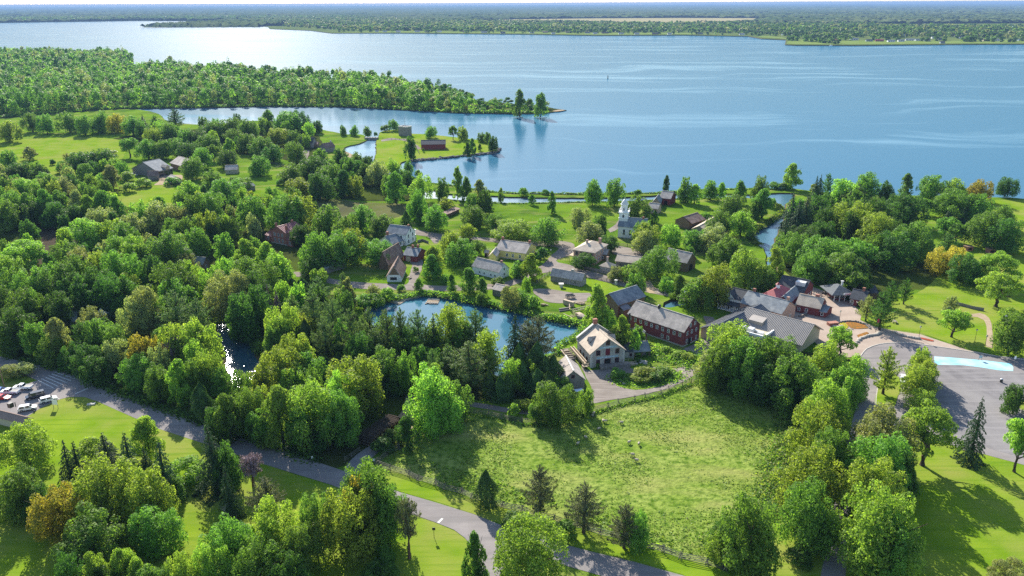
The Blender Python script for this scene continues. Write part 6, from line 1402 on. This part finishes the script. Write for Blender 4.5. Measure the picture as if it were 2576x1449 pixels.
fence('rail_fence', 'weathered rail fence left of the grey log house lawn', [z4(195,1340)[:2], z4(385,1195)[:2]], 1.3, 4, 3)
fence('rail_fence', 'weathered rail fence along the lane right of the grey log house', [z4(1080,1265)[:2], z4(1250,1310)[:2], z4(1390,1350)[:2]], 1.3, 4, 3)
fence('plank_fence', 'long grey plank fence along the lane below the pink brick inn', [z4(820,1090)[:2], z4(1150,1180)[:2], z4(1500,1270)[:2], z4(1640,1300)[:2]], 1.5, post=3.5, plank=True, m=wood_gr)
fence('plank_fence', 'short plank fence running back beside the small stone hut', [z4(1330,1180)[:2], z4(1450,1090)[:2]], 1.5, post=3.0, plank=True, m=wood_gr)
fence('rail_fence', 'rail fence around the church lawn', [z4(1285,735)[:2], z4(1430,765)[:2], z4(1560,785)[:2], z4(1700,815)[:2]], 1.3, 4, 3)
fence('rail_fence', 'rail fence along the meadow edge behind the yellow house', [(1165,597),(1230,593),(1300,602),(1400,604)], 1.2, 3, 4)
fence('picket_fence', 'pale fence beside the yellow wing', [z3(1790,500)[:2], z3(1950,520)[:2]], 1.2, 3, 2, m=mat('pale_fence', (.5,.48,.42)))
fence('plank_fence', 'dark plank garden fence beside the white two-storey house', [z3(770,385)[:2], z3(840,365)[:2], z3(930,400)[:2]], 1.2, post=2.5, plank=True, m=wood_gr)
fence('rail_fence', 'rail fence crossing the island by the blockhouse', [(952,349),(985,351),(1015,351),(1030,357),(1060,361)], 1.2, 3, 4)
fence('rail_fence', 'rail fence down the island beside the big dark tree', [(1046,371),(1050,378),(1055,388)], 1.2, 3, 3)
fence('footbridge', 'long white-railed wooden footbridge over the canal', [(1655,733),(1690,742),(1725,752),(1760,762)], 1.1, 3, 3, m=mat('grey_white_rail', (.45,.46,.46)), cat='bridge')
b = MB(); a0, a1 = G(1650,734), G(1765,766); a0.z = a1.z = .12
tag(b.bar(a0, a1, 2.4, .15).build('bridge_deck', weath), 'grey plank bridge deck crossing the canal toward the plaza', 'bridge')
fence('rail_fence', 'pale rail fence beside the mill dam path', [(1440,790),(1462,803),(1478,812),(1496,826)], 1.3, 3, 2.5, m=pale_plank)
fence('stone_wall', 'low dark stone wall along the far side of the paved road', [(235,952),(262,960),(285,972)], .9, post=6, plank=True, m=stone_d, cat='wall')
fence('stone_wall', 'long low stone wall in the tree shade beyond the park path', [(2395,764),(2420,770),(2450,778),(2474,782)], 1.2, post=6, plank=True, m=stone_d, cat='wall')
fence('rail_fence', 'dark rail fence beside the log stack track', [(868,1160),(884,1150),(905,1135)], 1.2, 3, 3)
fence('rail_fence', 'rail fence along the farm track by the cabin garden', [z7(1700,345)[:2], z7(1890,372)[:2], z7(1800,405)[:2], z7(1700,425)[:2]], 1.1, 3, 4)
fence('rail_fence', 'dark rail fence along the farm yard edge', [z7(265,575)[:2], z7(370,545)[:2], z7(470,555)[:2]], 1.2, 4, 4)

# ------------------------------------------------------------ lamps and signs
def lamp(x, y, h, label):
    p = G(x, y); r = empty('street_lamp', (p.x, p.y, .06), 0, label, 'street lamp', 'park lamps')
    MB().tube([(0,0,-.1),(0,0,.6),(0,0,h)], [.14,.07,.055], 8).build('pole', iron, r)
    MB().tube([(0,0,h),(0,0,h+.12),(0,0,h+.5)], [.12,.26,.32], 8).build('lamp_head', lampglass, r)
    MB().tube([(0,0,h+.5),(0,0,h+.72)], [.36,.06], 8).build('cap', iron, r)
p6 = lambda x, y: (1717.33 + x/3, 483 + y/3)
lamp(*p6(1305,918), 4.2, 'lamp on the plaza in front of the small red hut'); lamp(*p6(1180,985), 4.0, 'lamp at the courtyard corner near the red shop')
lamp(*p6(1780,1110), 4.2, 'lamp by the red flower strip on the lawn edge'); lamp(*rz_(1830,365), 4.2, 'lamp on the lawn right of the lone round tree')
lamp(*rz_(1990,410), 3.0, 'short lamp where the gravel park path meets the pavement')
p = G(*rz_(2195,498)); r = empty('light_mast', (p.x, p.y, 0), 0, 'tall thin dark light mast on the right lawn', 'light mast')
MB().tube([(0,0,-.1),(0,0,12.5)], [.12,.07], 8).build('pole', iron, r); MB().box(-.3,-.2,12.5,.3,.2,12.7).build('lamp_head', pale_metal, r)
p = G(*p6(1455,1058)); r = empty('banner_pole', (p.x, p.y, .06), 0, 'banner pole with a red flag beside the flower bed walls', 'flag pole')
MB().tube([(0,0,-.1),(0,0,5.2)], [.08,.06], 8).build('pole', iron, r); MB().box(.06,-.02,3.6,.7,.02,5.0).build('flag', sign_red, r)
def sign(name, label, x, y, w, h, z, m, posts=1, rz=0.0, face=None):
    p = G(x, y); r = empty(name, (p.x, p.y, 0), rz, label, 'sign'); b = MB()
    for k in range(posts):
        xx = 0 if posts == 1 else (-w/2+.1 + (w-.2)*k); b.bar((xx, .03, -.2), (xx, .03, z+h), .09)
    b.build('post', weath if m is not iron else iron, r)
    if name == 'warning_sign': MB().add([(0,-.04,z),(w/2,-.04,z+h/2),(0,-.04,z+h),(-w/2,-.04,z+h/2),(0,-.01,z),(w/2,-.01,z+h/2),(0,-.01,z+h),(-w/2,-.01,z+h/2)], [(0,1,2,3),(7,6,5,4),(0,4,5,1),(1,5,6,2),(2,6,7,3),(3,7,4,0)]).build('panel', m, r)
    else: MB().box(-w/2, -.04, z, w/2, -.01, z+h).build('panel', m, r)
    return r
sign('warning_sign', 'yellow diamond warning sign on the verge near the road hatching', 245.5, 962, .95, .95, 1.7, gold)
sign('notice_sign', 'white sign board on two posts on the lawn beside the parked cars', 141, 1028, 1.5, 1.6, 1.3, white_t, 2)
sign('notice_sign', 'small white notice at the log-yard end of the pasture fence', 941, 1164, .6, .7, .5, white_t)
sign('notice_sign', 'small white notice on the verge of the straight paved road', 786, 1158, .5, .7, .5, white_t)
sign('notice_sign', 'small white notice at the bend of the verge below the woods', 199, 943, .5, .9, .4, white_t)
sign('stop_sign', 'dark-backed round road sign on the lawn left of the junction', 1092, 1352, .7, .7, 1.9, iron)
sign('notice_sign', 'framed notice on posts in the middle of the blue painted bays', *rz_(1912,640), 1.1, .9, .9, bluegrey_w, 2)
sign('notice_sign', 'white sign on a pole at the right end of the blue painted bays', *rz_(2420,715), .6, 1.0, 2.3, white_t)
sign('hanging_sign', 'tall dark sign frame on the lane in front of the pink brick inn', *z4(640,1000)[:2], 1.2, .9, 4.0, wood_gr, 2)
sign('hanging_sign', 'white inn post at the corner by the green bush', *z4(405,905)[:2], .5, .6, 2.0, white_t)
p = G(*pz(70,330)); tag(MB().tube([(0,0,-.2),(0,0,8.5)], [.16,.11], 8).bar((-.7,0,7.9),(.7,0,7.9),.1).build('utility_pole', wood_br, None, (p.x, p.y, 0)), 'brown utility pole in front of the two grey-green shrubs', 'utility pole')
p = G(*rz_(2230,970)); r = empty('litter_bin', (p.x, p.y, .03), 0, 'round dark litter bin with pale lid on the parking lot', 'bin')
MB().tube([(0,0,0),(0,0,1.1)], [.42,.42], 12).build('drum', iron, r); MB().tube([(0,0,1.1),(0,0,1.35)], [.44,.2], 12).build('lid', pale_metal, r)
r = G(*pz(1378,572)); tag(MB().box(-1.1,-.5,0,1.1,-.1,.35).box(-1.1,.1,0,1.1,.5,.35).build('utility_slab', quoin, None, (r.x, r.y, .012), .3), 'two pale concrete slabs set in the lawn beside the paved road', 'slab')
p = G(*pz(520,690)); tag(MB().tube([(0,0,0),(0,0,.5),(0,0,.6)], [.18,.18,.05], 8).tube([(-.28,0,.4),(.28,0,.4)], .09, 6).build('fire_hydrant', iron, None, (p.x, p.y, 0)), 'small dark hydrant on the lawn by the white parked cars', 'hydrant')

# ------------------------------------------------------------ log stack, rafts, timber
a, b = G(905,1118), G(1003,1048); ax = (b-a).xy; LL = ax.length; ax.normalize(); ac = Vector((ax.y, -ax.x)); 
logm = MB().tube([(0,0,0),(4.6,0,0)], [.27,.22], 8).mesh('log'); logm.materials.append(bark); logm.materials.append(log_end)
for p_ in logm.polygons:
    if len(p_.vertices) > 4: p_.material_index = 1
for row in range(4):
    n = int(LL/.62) - row*2
    for k in range(n):
        if row < 2 and k % 2 == 0 and 0 < k < n-1: continue
        t = .3 + row*.5 + k*.62; p = a.xy + ax*t + ac*(-1.6 + random.uniform(-.35, .35)); 
        o = link('log', logm); o.location = (p.x, p.y, .27 + row*.46 + random.uniform(-.04, .04)); o.rotation_euler = (0, random.uniform(-.02, .02), math.atan2(ac.y, ac.x) + random.uniform(-.05, .05))
        tag(o, 'long bark-covered sawlog lying in the big log stack by the track', 'log', 'logs in the big log stack')
def raft(label, corners, n, L):
    P = [G(*c, -.8).xy for c in corners]; o = P[0]; r = empty('log_raft', (o.x, o.y, -.8), 0, label, 'raft')
    b = MB(); c = MB()
    for k in range(n):
        p = P[0].lerp(P[1], k/(n-1)) - o; q = P[3].lerp(P[2], k/(n-1)) - o; j = random.uniform(-.3, .3); d = (q-p).normalized()*j
        b.tube([(p.x+d.x, p.y+d.y, .1), (q.x+d.x, q.y+d.y, .1)], [.2, .16], 6)
    for f in (.12, .88):
        p = P[0].lerp(P[3], f) - o; q = P[1].lerp(P[2], f) - o; c.tube([(p.x, p.y, .38), (q.x, q.y, .38)], .13, 6)
    b.build('raft_log', pale_plank, r); c.build('cross_log', quoin, r)
raft('pale log raft in the left corner of the mill pond', [z3(350,1290)[:2], z3(490,1325)[:2], z3(590,1265)[:2], z3(440,1240)[:2]], 16, 4)
raft('separate square log raft floating in the middle of the pond bay', [z3(885,1315)[:2], z3(1065,1320)[:2], z3(1100,1250)[:2], z3(930,1245)[:2]], 13, 4)
raft('long pale boom of logs along the pond bank', [z3(560,1270)[:2], z3(930,1175)[:2], z3(915,1150)[:2], z3(540,1235)[:2]], 30, 3)
raft('scattered pale boom logs at the left bank of the pond', [z3(345,1262)[:2], z3(520,1200)[:2], z3(515,1192)[:2], z3(340,1252)[:2]], 4, 3)
zt = lambda x, y: ((1480 + x/12.88)*.9415, (790 + y/12.88)*.9415)
def timber(name, label, items, m, cat='timber'):
    p0 = G(*zt(*items[0][0])); r = MB()
    for pa, pb, z, w in items:
        a, b = G(*zt(*pa)) - p0, G(*zt(*pb)) - p0; a.z = b.z = z; r.bar(a, b, w, w*.8)
    return tag(r.build(name, m, None, p0), label, cat)
timber('lumber_stack', 'big stack of pale fresh boards under a tarp beside the pond', [((330,300),(680,400),z,.5) for z in (.3,.7,1.1)] + [((350,270),(690,370),z,.5) for z in (.3,.7,1.1)] + [((340,285),(690,385),1.5,1.1)], pale_plank)
timber('lumber_stack', 'dark low stack of old beams at the pond edge', [((180,520),(520,470),z,.5) for z in (.25,.7)] + [((190,550),(540,500),z,.5) for z in (.25,)], wood_gr)
timber('lumber_stack', 'small scatter of pale cut boards on the grass by the sawmill', [((880,300),(1010,320),.2,.4),((900,330),(1050,270),.5,.3),((950,290),(1070,300),.3,.4)], pale_plank)
timber('log_slide', 'grey timber log slide leading from the pond to the sawmill', [((590,560),(1250,410),.9,.3),((700,620),(1260,470),.9,.3)] + [((640+80*k,545-18*k),(720+80*k,612-18*k),.75,.18) for k in range(7)], weath)
timber('log_slide', 'row of pale poles sloping from the bank into the pond', [((330,630),(640,770),.1,.3),((560,680),(690,745),.2,.16),((600,670),(730,730),.2,.16)], pale_plank)
timber('sluice_frame', 'upright timber sluice frame on the pond dam', [((530,520),(600,380),.6,.25),((530,530),(530,400),1.4,.25)], pale_plank)
timber('dam_path', 'pale plank walkway over the pond dam', [((800,650),(960,740),.12,2.0)], pale_plank, 'walkway')
timber('dam_path', 'gravel-topped dam walk from the pond to the stone grist mill', [((860,740),(1260,880),.06,2.4)], dirt, 'walkway')
for i, (x, y, lab) in enumerate(((1155,858,'pale board heap on the pond bank left of the lumber stack'), (1800,845,'little heap of pale boards beside the log slide'))):
    g = G(*p5(x if x > 1500 else 1520, y)); mb = MB()
    for k in range(7): mb.bar((random.uniform(-2.2,0), random.uniform(-1,1), .15+.1*k), (random.uniform(.5,2.4), random.uniform(-1,1), .15+.1*k), .3, .12)
    tag(mb.build('board_heap', pale_plank, None, g), lab, 'timber')
# pale stones and props beside the mill ramp
g0 = G(*qz(1290,790)); r = random.Random(3)
for k in range(14):
    mb = MB().ball((0,0,.2), r.uniform(.35,.7), 7, 5, (r.uniform(.9,1.5), r.uniform(.7,1.1), .6)); p = G(*qz(r.uniform(1210,1390), r.uniform(745,815)))
    tag(mb.build('pale_boulder', pale_rock, None, p, r.uniform(0,3)), 'pale tumbled boulder in the heap beside the mill ramp', 'boulder', 'boulder heap beside the mill ramp')
for i, (x, y, lab) in enumerate(((1065,1105,'old round millstone lying flat on the yard island, nearest the road'), (1020,1070,'old millstone leaning among weeds on the yard island'), (1058,1012,'old millstone half hidden by the round bush on the yard island'))):
    tag(MB().tube([(0,0,0),(0,0,.3)], [.65,.65], 14).tube([(0,0,.3),(0,0,.32)], [.14,.14], 8).build('millstone', pale_rock, None, G(*qz(x, y))+Vector((0,0,.05))), lab, 'millstone', 'millstones on the yard island')
for x, y, w, h, k, c, lm_ in ((950,1010,7,3.4,'B','g',0), (1380,1010,14,3.2,'B','y',0), (1500,1040,9,2.8,'B','g',0), (1640,970,9,3.0,'B','g',0), (1300,1060,9,2.4,'B','y',0), (1900,720,9,2.6,'B','y',0), (2010,740,8,2.4,'B','y',0), (1690,640,7,2.2,'B','l',0), (1240,780,4,1.8,'B','d',0), (650,850,3,1.5,'B','g',0)):
    p = G(*qz(x, y)); plant(k, c, (p.x, p.y, .02), w*.7, h, 2)
tag(MB().bar((-2.2,0,.35),(2.2,0,.5),.8,.6).build('fallen_log', quoin, None, G(*qz(1845,690)), .35), 'pale thick log lying on the weedy green below the red mill', 'log')
# sheep
def sheep_mesh():
    pts = [(-.42,0,.62),(-.2,0,.66),(.15,0,.66),(.36,0,.68),(.52,0,.74),(.68,0,.70)]; rd = [.20,.29,.29,.24,.13,.09]
    return MB().tube(pts, rd, 8)
smesh = sheep_mesh().mesh('body'); smesh.materials.append(wool)
hm_ = MB().tube([(.60,0,.78),(.74,0,.70),(.86,0,.60)], [.11,.10,.06], 7).ball((.62,.13,.80),.05,6,4,(.5,1.6,.6)).ball((.62,-.13,.80),.05,6,4,(.5,1.6,.6)).mesh('head'); hm_.materials.append(skin_s)
lg = MB().tube([(0,0,.45),(0.02,0,.25),(0,0,0)], [.075,.05,.04], 6).mesh('leg'); lg.materials.append(skin_s)
p8 = lambda x, y: (858.67 + x/3, 966 + y/3)
SH = [(1895,250,'in the shade behind the small light-green tree'),(1775,262,'closest to the mill-side fence'),(1975,288,'lying at the edge of the small tree shadow'),(2115,303,'standing alone upper right of the flock'),(1945,350,'at the lower edge of the small tree shadow'),(1845,415,'in the big round tree shadow, upper one'),(1785,462,'in the big round tree shadow, lower one'),(2170,452,'left one of the middle pair'),(2245,462,'right one of the middle pair'),(2200,545,'second from the bottom of the flock'),(2230,588,'lowest of the flock'),(1905,232,'right beside the mill-side fence under the small tree'),(1988,292,'beside the lying sheep at the shadow edge')]
for x, y, lab in SH:
    p = G(*p8(x, y)); r = empty('sheep', (p.x, p.y, .01), random.uniform(0, 6.28), 'woolly sheep ' + lab, 'sheep', 'flock in the pasture'); r.scale = (1.05,)*3
    link('body', smesh, r); link('head', hm_, r)
    for lx in (-.3, .32):
        for ly in (-.13, .13): link('leg', lg, r).location = (lx, ly, 0)
# tents
for x, y, w, lab in ((258,803,5,'white peaked tent nearest the blue-grey house'),(236,806,4,'white peaked tent nearest the stone chimney')):
    p = G(x, y); r = empty('tent', (p.x, p.y, 0), .3, lab, 'tent', 'white tents in the woods'); w2_ = w/2
    MB().tube([(0,0,2.3),(0,0,2.7),(0,0,3.3),(0,0,4.6)], [w2_*1.3, w2_*.75, w2_*.32, .05], 4).build('canopy', tent_m, r)
    b = MB()
    for sx in (-1, 1):
        for sy in (-1, 1): b.bar((sx*w2_*.9, sy*w2_*.9, -.1), (sx*w2_*.9, sy*w2_*.9, 2.4), .08)
    b.build('tent_pole', pale_metal, r)
# plaza furniture and beds
sheet('flower_bed', [(2128,812),(2150,812),(2175,819),(2186,826),(2150,828),(2135,822)], .14, flower_o, step=1, label='orange flower bed in the curved plaza planter', cat='flower bed', kind=None)
sheet('flower_bed', [(2112,813),(2124,812),(2134,824),(2118,829)], .14, flower_y, step=1, label='yellow flower bed left of the orange one in the plaza planter', cat='flower bed', kind=None)
sheet('flower_bed', [(2155,845),(2180,836),(2186,839),(2160,850)], .14, flower_o, step=1, label='narrow orange flower row in front of the plaza stone walls', cat='flower bed', kind=None)
sheet('flower_bed', [(2311,850.5),(2318,850),(2349,857.5),(2347,860),(2330,857)], .14, flower_r, step=1, label='red flower strip on the pavement edge by the lamp', cat='flower bed', kind=None)
rr = random.Random(5)
def stones(label, pts, n, s, m, group):
    P = [G(*p) for p in pts]
    for k in range(n):
        t = k/(n-1)*(len(P)-1); j = min(int(t), len(P)-2); p = P[j].lerp(P[j+1], t-j); d = P[j+1]-P[j]
        mb = MB().ball((0,0,.25), s, 7, 5, (rr.uniform(1.0,1.5), rr.uniform(.7,1), rr.uniform(.5,.8)))
        tag(mb.build('wall_stone', m, None, (p.x, p.y, .04), math.atan2(d.y, d.x)+rr.uniform(-.3,.3)), label, 'stone', group)
stones('dark edging stone around the curved plaza flower planter', [(2108,813),(2130,809),(2155,810),(2178,818),(2188,827)], 16, .5, rock, 'edging stones of the plaza planter')
stones('pale flat stone in the low curved wall below the flower planter', [(2152,866),(2165,852),(2185,846),(2205,843),(2213,838)], 12, .8, pale_rock, 'low curved plaza wall')
stones('pale flat stone in the low wall by the lawn edge', [(2252,838),(2270,845),(2290,850),(2310,853)], 11, .75, pale_rock, 'low lawn-edge wall')
stones('pale stone beside the round brick planter', [(2098,822),(2108,824),(2118,822)], 5, .6, pale_rock, 'stones by the brick planter')
p = G(2094,818); tag(MB().box(-1.8,-.9,0,1.8,.9,1.0).box(-1.9,-1.0,1.0,1.9,1.0,1.15).build('brick_planter', brick_r, None, (p.x, p.y, .06), .2), 'brown brick counter at the edge of the plaza flower planter', 'planter')
for x, y, lab in ((2024,793,'dark picnic table in the courtyard shade by the red shop'), (2015,797,'dark round table by the white porch posts'), (2072,738,'pale blue bench table outside the big dark-roofed hall'), (1043,722,'grey picnic table beside the white-fronted house'), (1030,700,'pale bench by the gable of the white-fronted house'), (2250,812,'orange picnic table under the spreading dark pines')):
    p = G(x, y); r = empty('picnic_table', (p.x, p.y, .06), random.uniform(0,1.5), lab, 'table'); mt = weath
    MB().box(-.95,-.4,.70,.95,.4,.76).build('table_top', mt, r)
    for s1 in (-1, 1): MB().box(-.95, s1*.75-.14, .42, .95, s1*.75+.14, .47).build('bench', mt, r)
    b = MB()
    for xx in (-.7, .7): b.bar((xx,-.8,0),(xx,-.1,.7),.08).bar((xx,.8,0),(xx,.1,.7),.08).bar((xx,-.8,.4),(xx,.8,.4),.08)
    b.build('leg', mt, r)
for x, y, lab in ((2435,630,'small brown brick grill block with hood, left one on the far right lawn'), (2490,636,'small brown brick outhouse, right one on the far right lawn')):
    p = G(x, y); r = empty('park_shelter', (p.x, p.y, 0), .2, lab, 'shelter'); MB().box(-1.6,-1.2,0,1.6,1.2,2.0).build('wall', brick_r, r); MB().box(-1.9,-1.5,2.0,1.9,1.5,2.25).build('roof', wood_br, r); MB().box(-1.0,-1.24,.5,1.0,-1.2,1.5).build('opening', dark_in, r)
p = G(2402, 790); tag(MB().ball((0,0,.5), 1.3, 9, 6, (1.3,1,.8)).build('boulder', rock, None, (p.x, p.y, 0)), 'big dark boulder on the lawn beside the park path', 'boulder')
p = G(1275, 745); a = House('bank_shed', 'small grey monopitch shed leaning above the pond bank', (1262,748), (1282,738), (1258,742), 'shed', Dm=4.5)
a.walls(2.6, wood_gr, 'y', 1.4); a.roof(2.6, 1.4, shingle, 'y', ov=.3)
p = G(*z4(562,1400)[:2]); tag(MB().tube([(0,0,0),(0,0,1.4)], [.7,.7], 10).box(-1.0,-1.0,1.4,1.0,1.0,1.7).build('well_head', quoin, None, (p.x, p.y, .01)), 'small square well head on the lawn before the grey log house', 'well')
for x, y, lab in ((1390,1358,'pale round stone post where the lane fence ends'),):
    p = G(*z4(x, y)[:2]); tag(MB().tube([(0,0,0),(0,0,1.9)], [.6,.55], 10).tube([(0,0,1.9),(0,0,2.1)], [.8,.7], 10).build('stone_pillar', quoin, None, (p.x, p.y, 0)), lab, 'pillar')
# little dam of the island channel, boats, rocks on the island shore
b = MB(); a0, a1 = G(918,350), G(952,350); a0.z = a1.z = .3; b.bar(a0, a1, 2.5, 2.4); 
for k in range(6): q = a0.lerp(a1, k/5); b.box(q.x-.15, q.y-1.3, .3, q.x+.15, q.y-1.0, 2.2)
tag(b.build('little_dam', weath), 'low grey timber dam closing the channel beside the island', 'dam')
rp = [G(*q) for q in ((1037,403),(1060,401.5),(1095,398.5),(1162,391.5),(1228,384.5),(1250,380.5),(1256,373))]
V = []; rg = np.random.default_rng(2); mb = MB()
for k in range(330):
    t = k/330*(len(rp)-1); j = int(t); q = rp[j].lerp(rp[min(j+1, len(rp)-1)], t-j)
    mb.ball((q.x+rg.normal()*.8, q.y+rg.normal()*1.3, rg.uniform(-.7,.2)), rg.uniform(.5,1.3), 6, 4, (1.2,.9,.7))
tag(mb.build('shore_rocks', rock), 'dark rubble along the water edge of the island', kind='stuff')
p = G(1725, 748, -.8); r = empty('canal_boat', (p.x, p.y, -.8), -.45, 'white canal boat with cabin moored by the footbridge', 'boat')
MB().prism([(-4.5,-.2),(4.2,-.2),(5.2,.9),(-4.6,.8)], -1.4, 1.4).build('hull', white_car, r); MB().box(-3,-1.1,.85,2,1.1,2.2).build('cabin', white_w, r); MB().box(-3.2,-1.25,2.2,2.2,1.25,2.35).build('roof', tent_m, r)
p = G(896, 391, -.5); tag(MB().prism([(-2.2,-.1),(2.0,-.1),(2.7,.5),(-2.3,.5)], -.7, .7).box(-.4,-.68,.3,.2,.68,.42).build('rowing_boat', iron, None, (p.x, p.y, -.55), .8), 'dark rowing boat drawn up at the beach of the island channel', 'boat')
label_trees()

# ------------------------------------------------------------ ground cover nobody could count
def tufts(name, poly, n, size, cols, label, seed, up=.75, world=None, z=0.0, dens=None):
    rg = np.random.default_rng(seed); W2 = world or [G(*p).xy for p in poly]
    x0, x1 = min(p.x for p in W2), max(p.x for p in W2); y0, y1 = min(p.y for p in W2), max(p.y for p in W2)
    P = np.stack([rg.uniform(x0, x1, n*2), rg.uniform(y0, y1, n*2)], 1); x, y = P[:, 0], P[:, 1]; c = np.zeros(len(P), bool)
    for a, b in zip(W2, W2[1:] + W2[:1]):
        if abs(b.y-a.y) < 1e-9: continue
        c ^= ((a.y > y) != (b.y > y)) & (x < (b.x-a.x)*(y-a.y)/(b.y-a.y) + a.x)
    P = P[c]
    if dens is not None:
        k = np.array([noise.noise((p[0]*dens, p[1]*dens, 2.2)) for p in P]); P = P[k + rg.uniform(-.35, .35, len(P)) > 0]
    P = P[:n]; n = len(P); S = size*rg.uniform(.5, 1.5, n)
    C = np.stack([P[:, 0], P[:, 1], z + S*.28], 1); Nn = np.stack([rg.normal(size=n), rg.normal(size=n), np.full(n, up)], 1)
    V, F = quads(C, Nn, S, rg); o = link(name, np_mesh(name, V, F, [LEAF[k] for k in cols], rg.integers(0, len(cols), n)))
    return tag(o, label, kind='stuff')
PAST = [(952,1167),(1045,1099),(1152,1041),(1225,1049),(1309,1066),(1352,1069),(1425,1052),(1492,1039),(1559,1019),(1659,996),(1738,966),(1790,960),(1900,970),(2000,1002),(2018,1030),(1998,1116),(1962,1233),(1900,1360),(1817,1428),(1717,1402),(1559,1355),(1309,1285),(1192,1252),(1025,1195)]
tufts('pasture_grass', PAST, 34000, .30, ['y', 'l', 'y', 'l'], 'rough tufted grass of the sheep pasture', 21, 2.0, dens=.09)
tufts('pasture_grass', [(980,1165),(1050,1150),(1190,1190),(1320,1235),(1500,1290),(1700,1350),(1830,1330),(1880,1390),(1817,1428),(1717,1402),(1559,1355),(1309,1285),(1192,1252),(1025,1195)], 9000, .5, ['l', 'g', 'y', 'l'], 'longer darker grass along the roadside fence', 22, 1.2, dens=.12)
def hedge(name, pts, width, n, size, h, cols, label, seed, z0=0.0):
    rg = np.random.default_rng(seed); P = [G(*p) for p in pts]; L = [(b-a).length for a, b in zip(P, P[1:])]; cum = np.cumsum([0]+L); t = rg.uniform(0, cum[-1], n)
    j = np.clip(np.searchsorted(cum, t)-1, 0, len(L)-1); A = np.array(P); f = (t-cum[j])/np.array(L)[j]; C = A[j]*(1-f)[:, None] + A[j+1]*f[:, None]
    lump = np.array([.45+.9*max(0, noise.noise((p[0]*.16, p[1]*.16, seed))+.35) for p in C])
    off = rg.normal(size=(n, 2))*width*.4; C[:, :2] += off; C[:, 2] = z0 + rg.uniform(.1, 1, n)*h*lump*np.exp(-(off**2).sum(1)/(width*width))
    Nn = rg.normal(size=(n, 3))*.7 + np.array([0, 0, .7]); V, F = quads(C, Nn, size, rg)
    return tag(link(name, np_mesh(name, V, F, [LEAF[k] for k in cols], rg.integers(0, len(cols), n))), label, kind='stuff')
hedge('pasture_weeds', [(2012,1015),(2003,1060),(1990,1110),(1970,1170),(1955,1230),(1925,1290)], 6, 16000, .42, 2.4, ['g', 'w', 'd', 'y'], 'tall rank weeds along the right edge of the pasture', 31)
hedge('fence_weeds', [(1160,1040),(1225,1050),(1309,1068),(1352,1070),(1425,1053),(1492,1040),(1559,1020),(1659,997),(1738,968)], 1.4, 3500, .4, .6, ['y', 'g', 'l'], 'weeds along the mill-side pasture fence', 32)
hedge('pond_bank_plants', POND[1:14], 3.0, 9000, .55, 2.0, ['g', 'd', 'l', 'g', 'y'], 'thick bank plants along the village side of the mill pond', 33)
hedge('pond_bank_plants', POND[13:20], 2.2, 1800, .55, 1.5, ['g', 'y', 'd'], 'bank plants by the mill corner of the pond', 34)
hedge('canal_bank_plants', [(1110,501),(1192,509),(1300,513),(1459,509),(1600,507),(1717,500),(1850,499)], 1.2, 3500, .6, .8, ['g', 'l', 'g'], 'bushy growth along the near bank of the canal', 35)
hedge('canal_bank_plants', [(1085,462),(1138,468),(1220,482),(1300,487),(1460,489),(1640,487),(1717,482),(1800,477),(1900,476),(2000,477)], 1.6, 5000, .7, 1.3, ['g', 'd', 'l'], 'low growth on the spit between canal and river', 36)
hedge('canal_bank_plants', [(1945,511),(1963,524),(1968,534),(1938,557),(1890,585),(1888,600),(1908,617)], 2.6, 5000, .65, 2.0, ['g', 'y', 'd'], 'reedy growth around the canal bend', 37)
hedge('pond_bank_plants', POND2[:4], 3.0, 2600, .6, 2.2, ['g', 'd', 'l'], 'bank plants round the sparkling pond', 38)
hedge('road_verge_plants', [(60,905),(187,936),(240,960),(300,988),(400,1024),(567,1080),(667,1112),(800,1160)], 3.0, 5000, .6, 1.3, ['d', 'g', 'd'], 'undergrowth along the wooded side of the paved road', 39)
hedge('yard_weeds', [qz(1460,600)[:2], qz(1600,640)[:2], qz(1800,700)[:2], qz(2000,780)[:2], qz(2100,720)[:2]], 7, 4500, .55, 1.6, ['y', 'g', 'l'], 'tall weeds on the green below the red mill', 40)
hedge('yard_weeds', [qz(950,1020)[:2], qz(1200,1080)[:2], qz(1400,1060)[:2], qz(1700,1000)[:2], qz(1850,980)[:2]], 5, 3500, .5, 1.3, ['g', 'y', 'l'], 'weeds on the yard island in the gravel loop', 41)
hedge('peninsula_shore_growth', [(0,296),(133,285),(233,276.5),(333,271.5),(467,270.5),(667,266.5),(859,267.5),(1025,275.5),(1159,282.5),(1292,284.5),(1375,283)], 5, 9000, 1.5, 4.0, ['g', 'd', 'l', 'd'], 'low growth along the peninsula shore', 42)
# ------------------------------------------------------------ air
hb = MB().box(-66000, -400, -3.0, 66000, 61000, 135)
hm = bpy.data.materials.new('haze'); hm.use_nodes = True
hn = hm.node_tree; hn.nodes.remove(hn.nodes['Principled BSDF'])
pv = hn.nodes.new('ShaderNodeVolumePrincipled'); pv.inputs['Color'].default_value = (.20,.33,.56,1); pv.inputs['Density'].default_value = 6e-5; pv.inputs['Anisotropy'].default_value = .1
hn.links.new(pv.outputs[0], hn.nodes['Material Output'].inputs['Volume'])
tag(hb.build('haze', hm), kind='stuff')
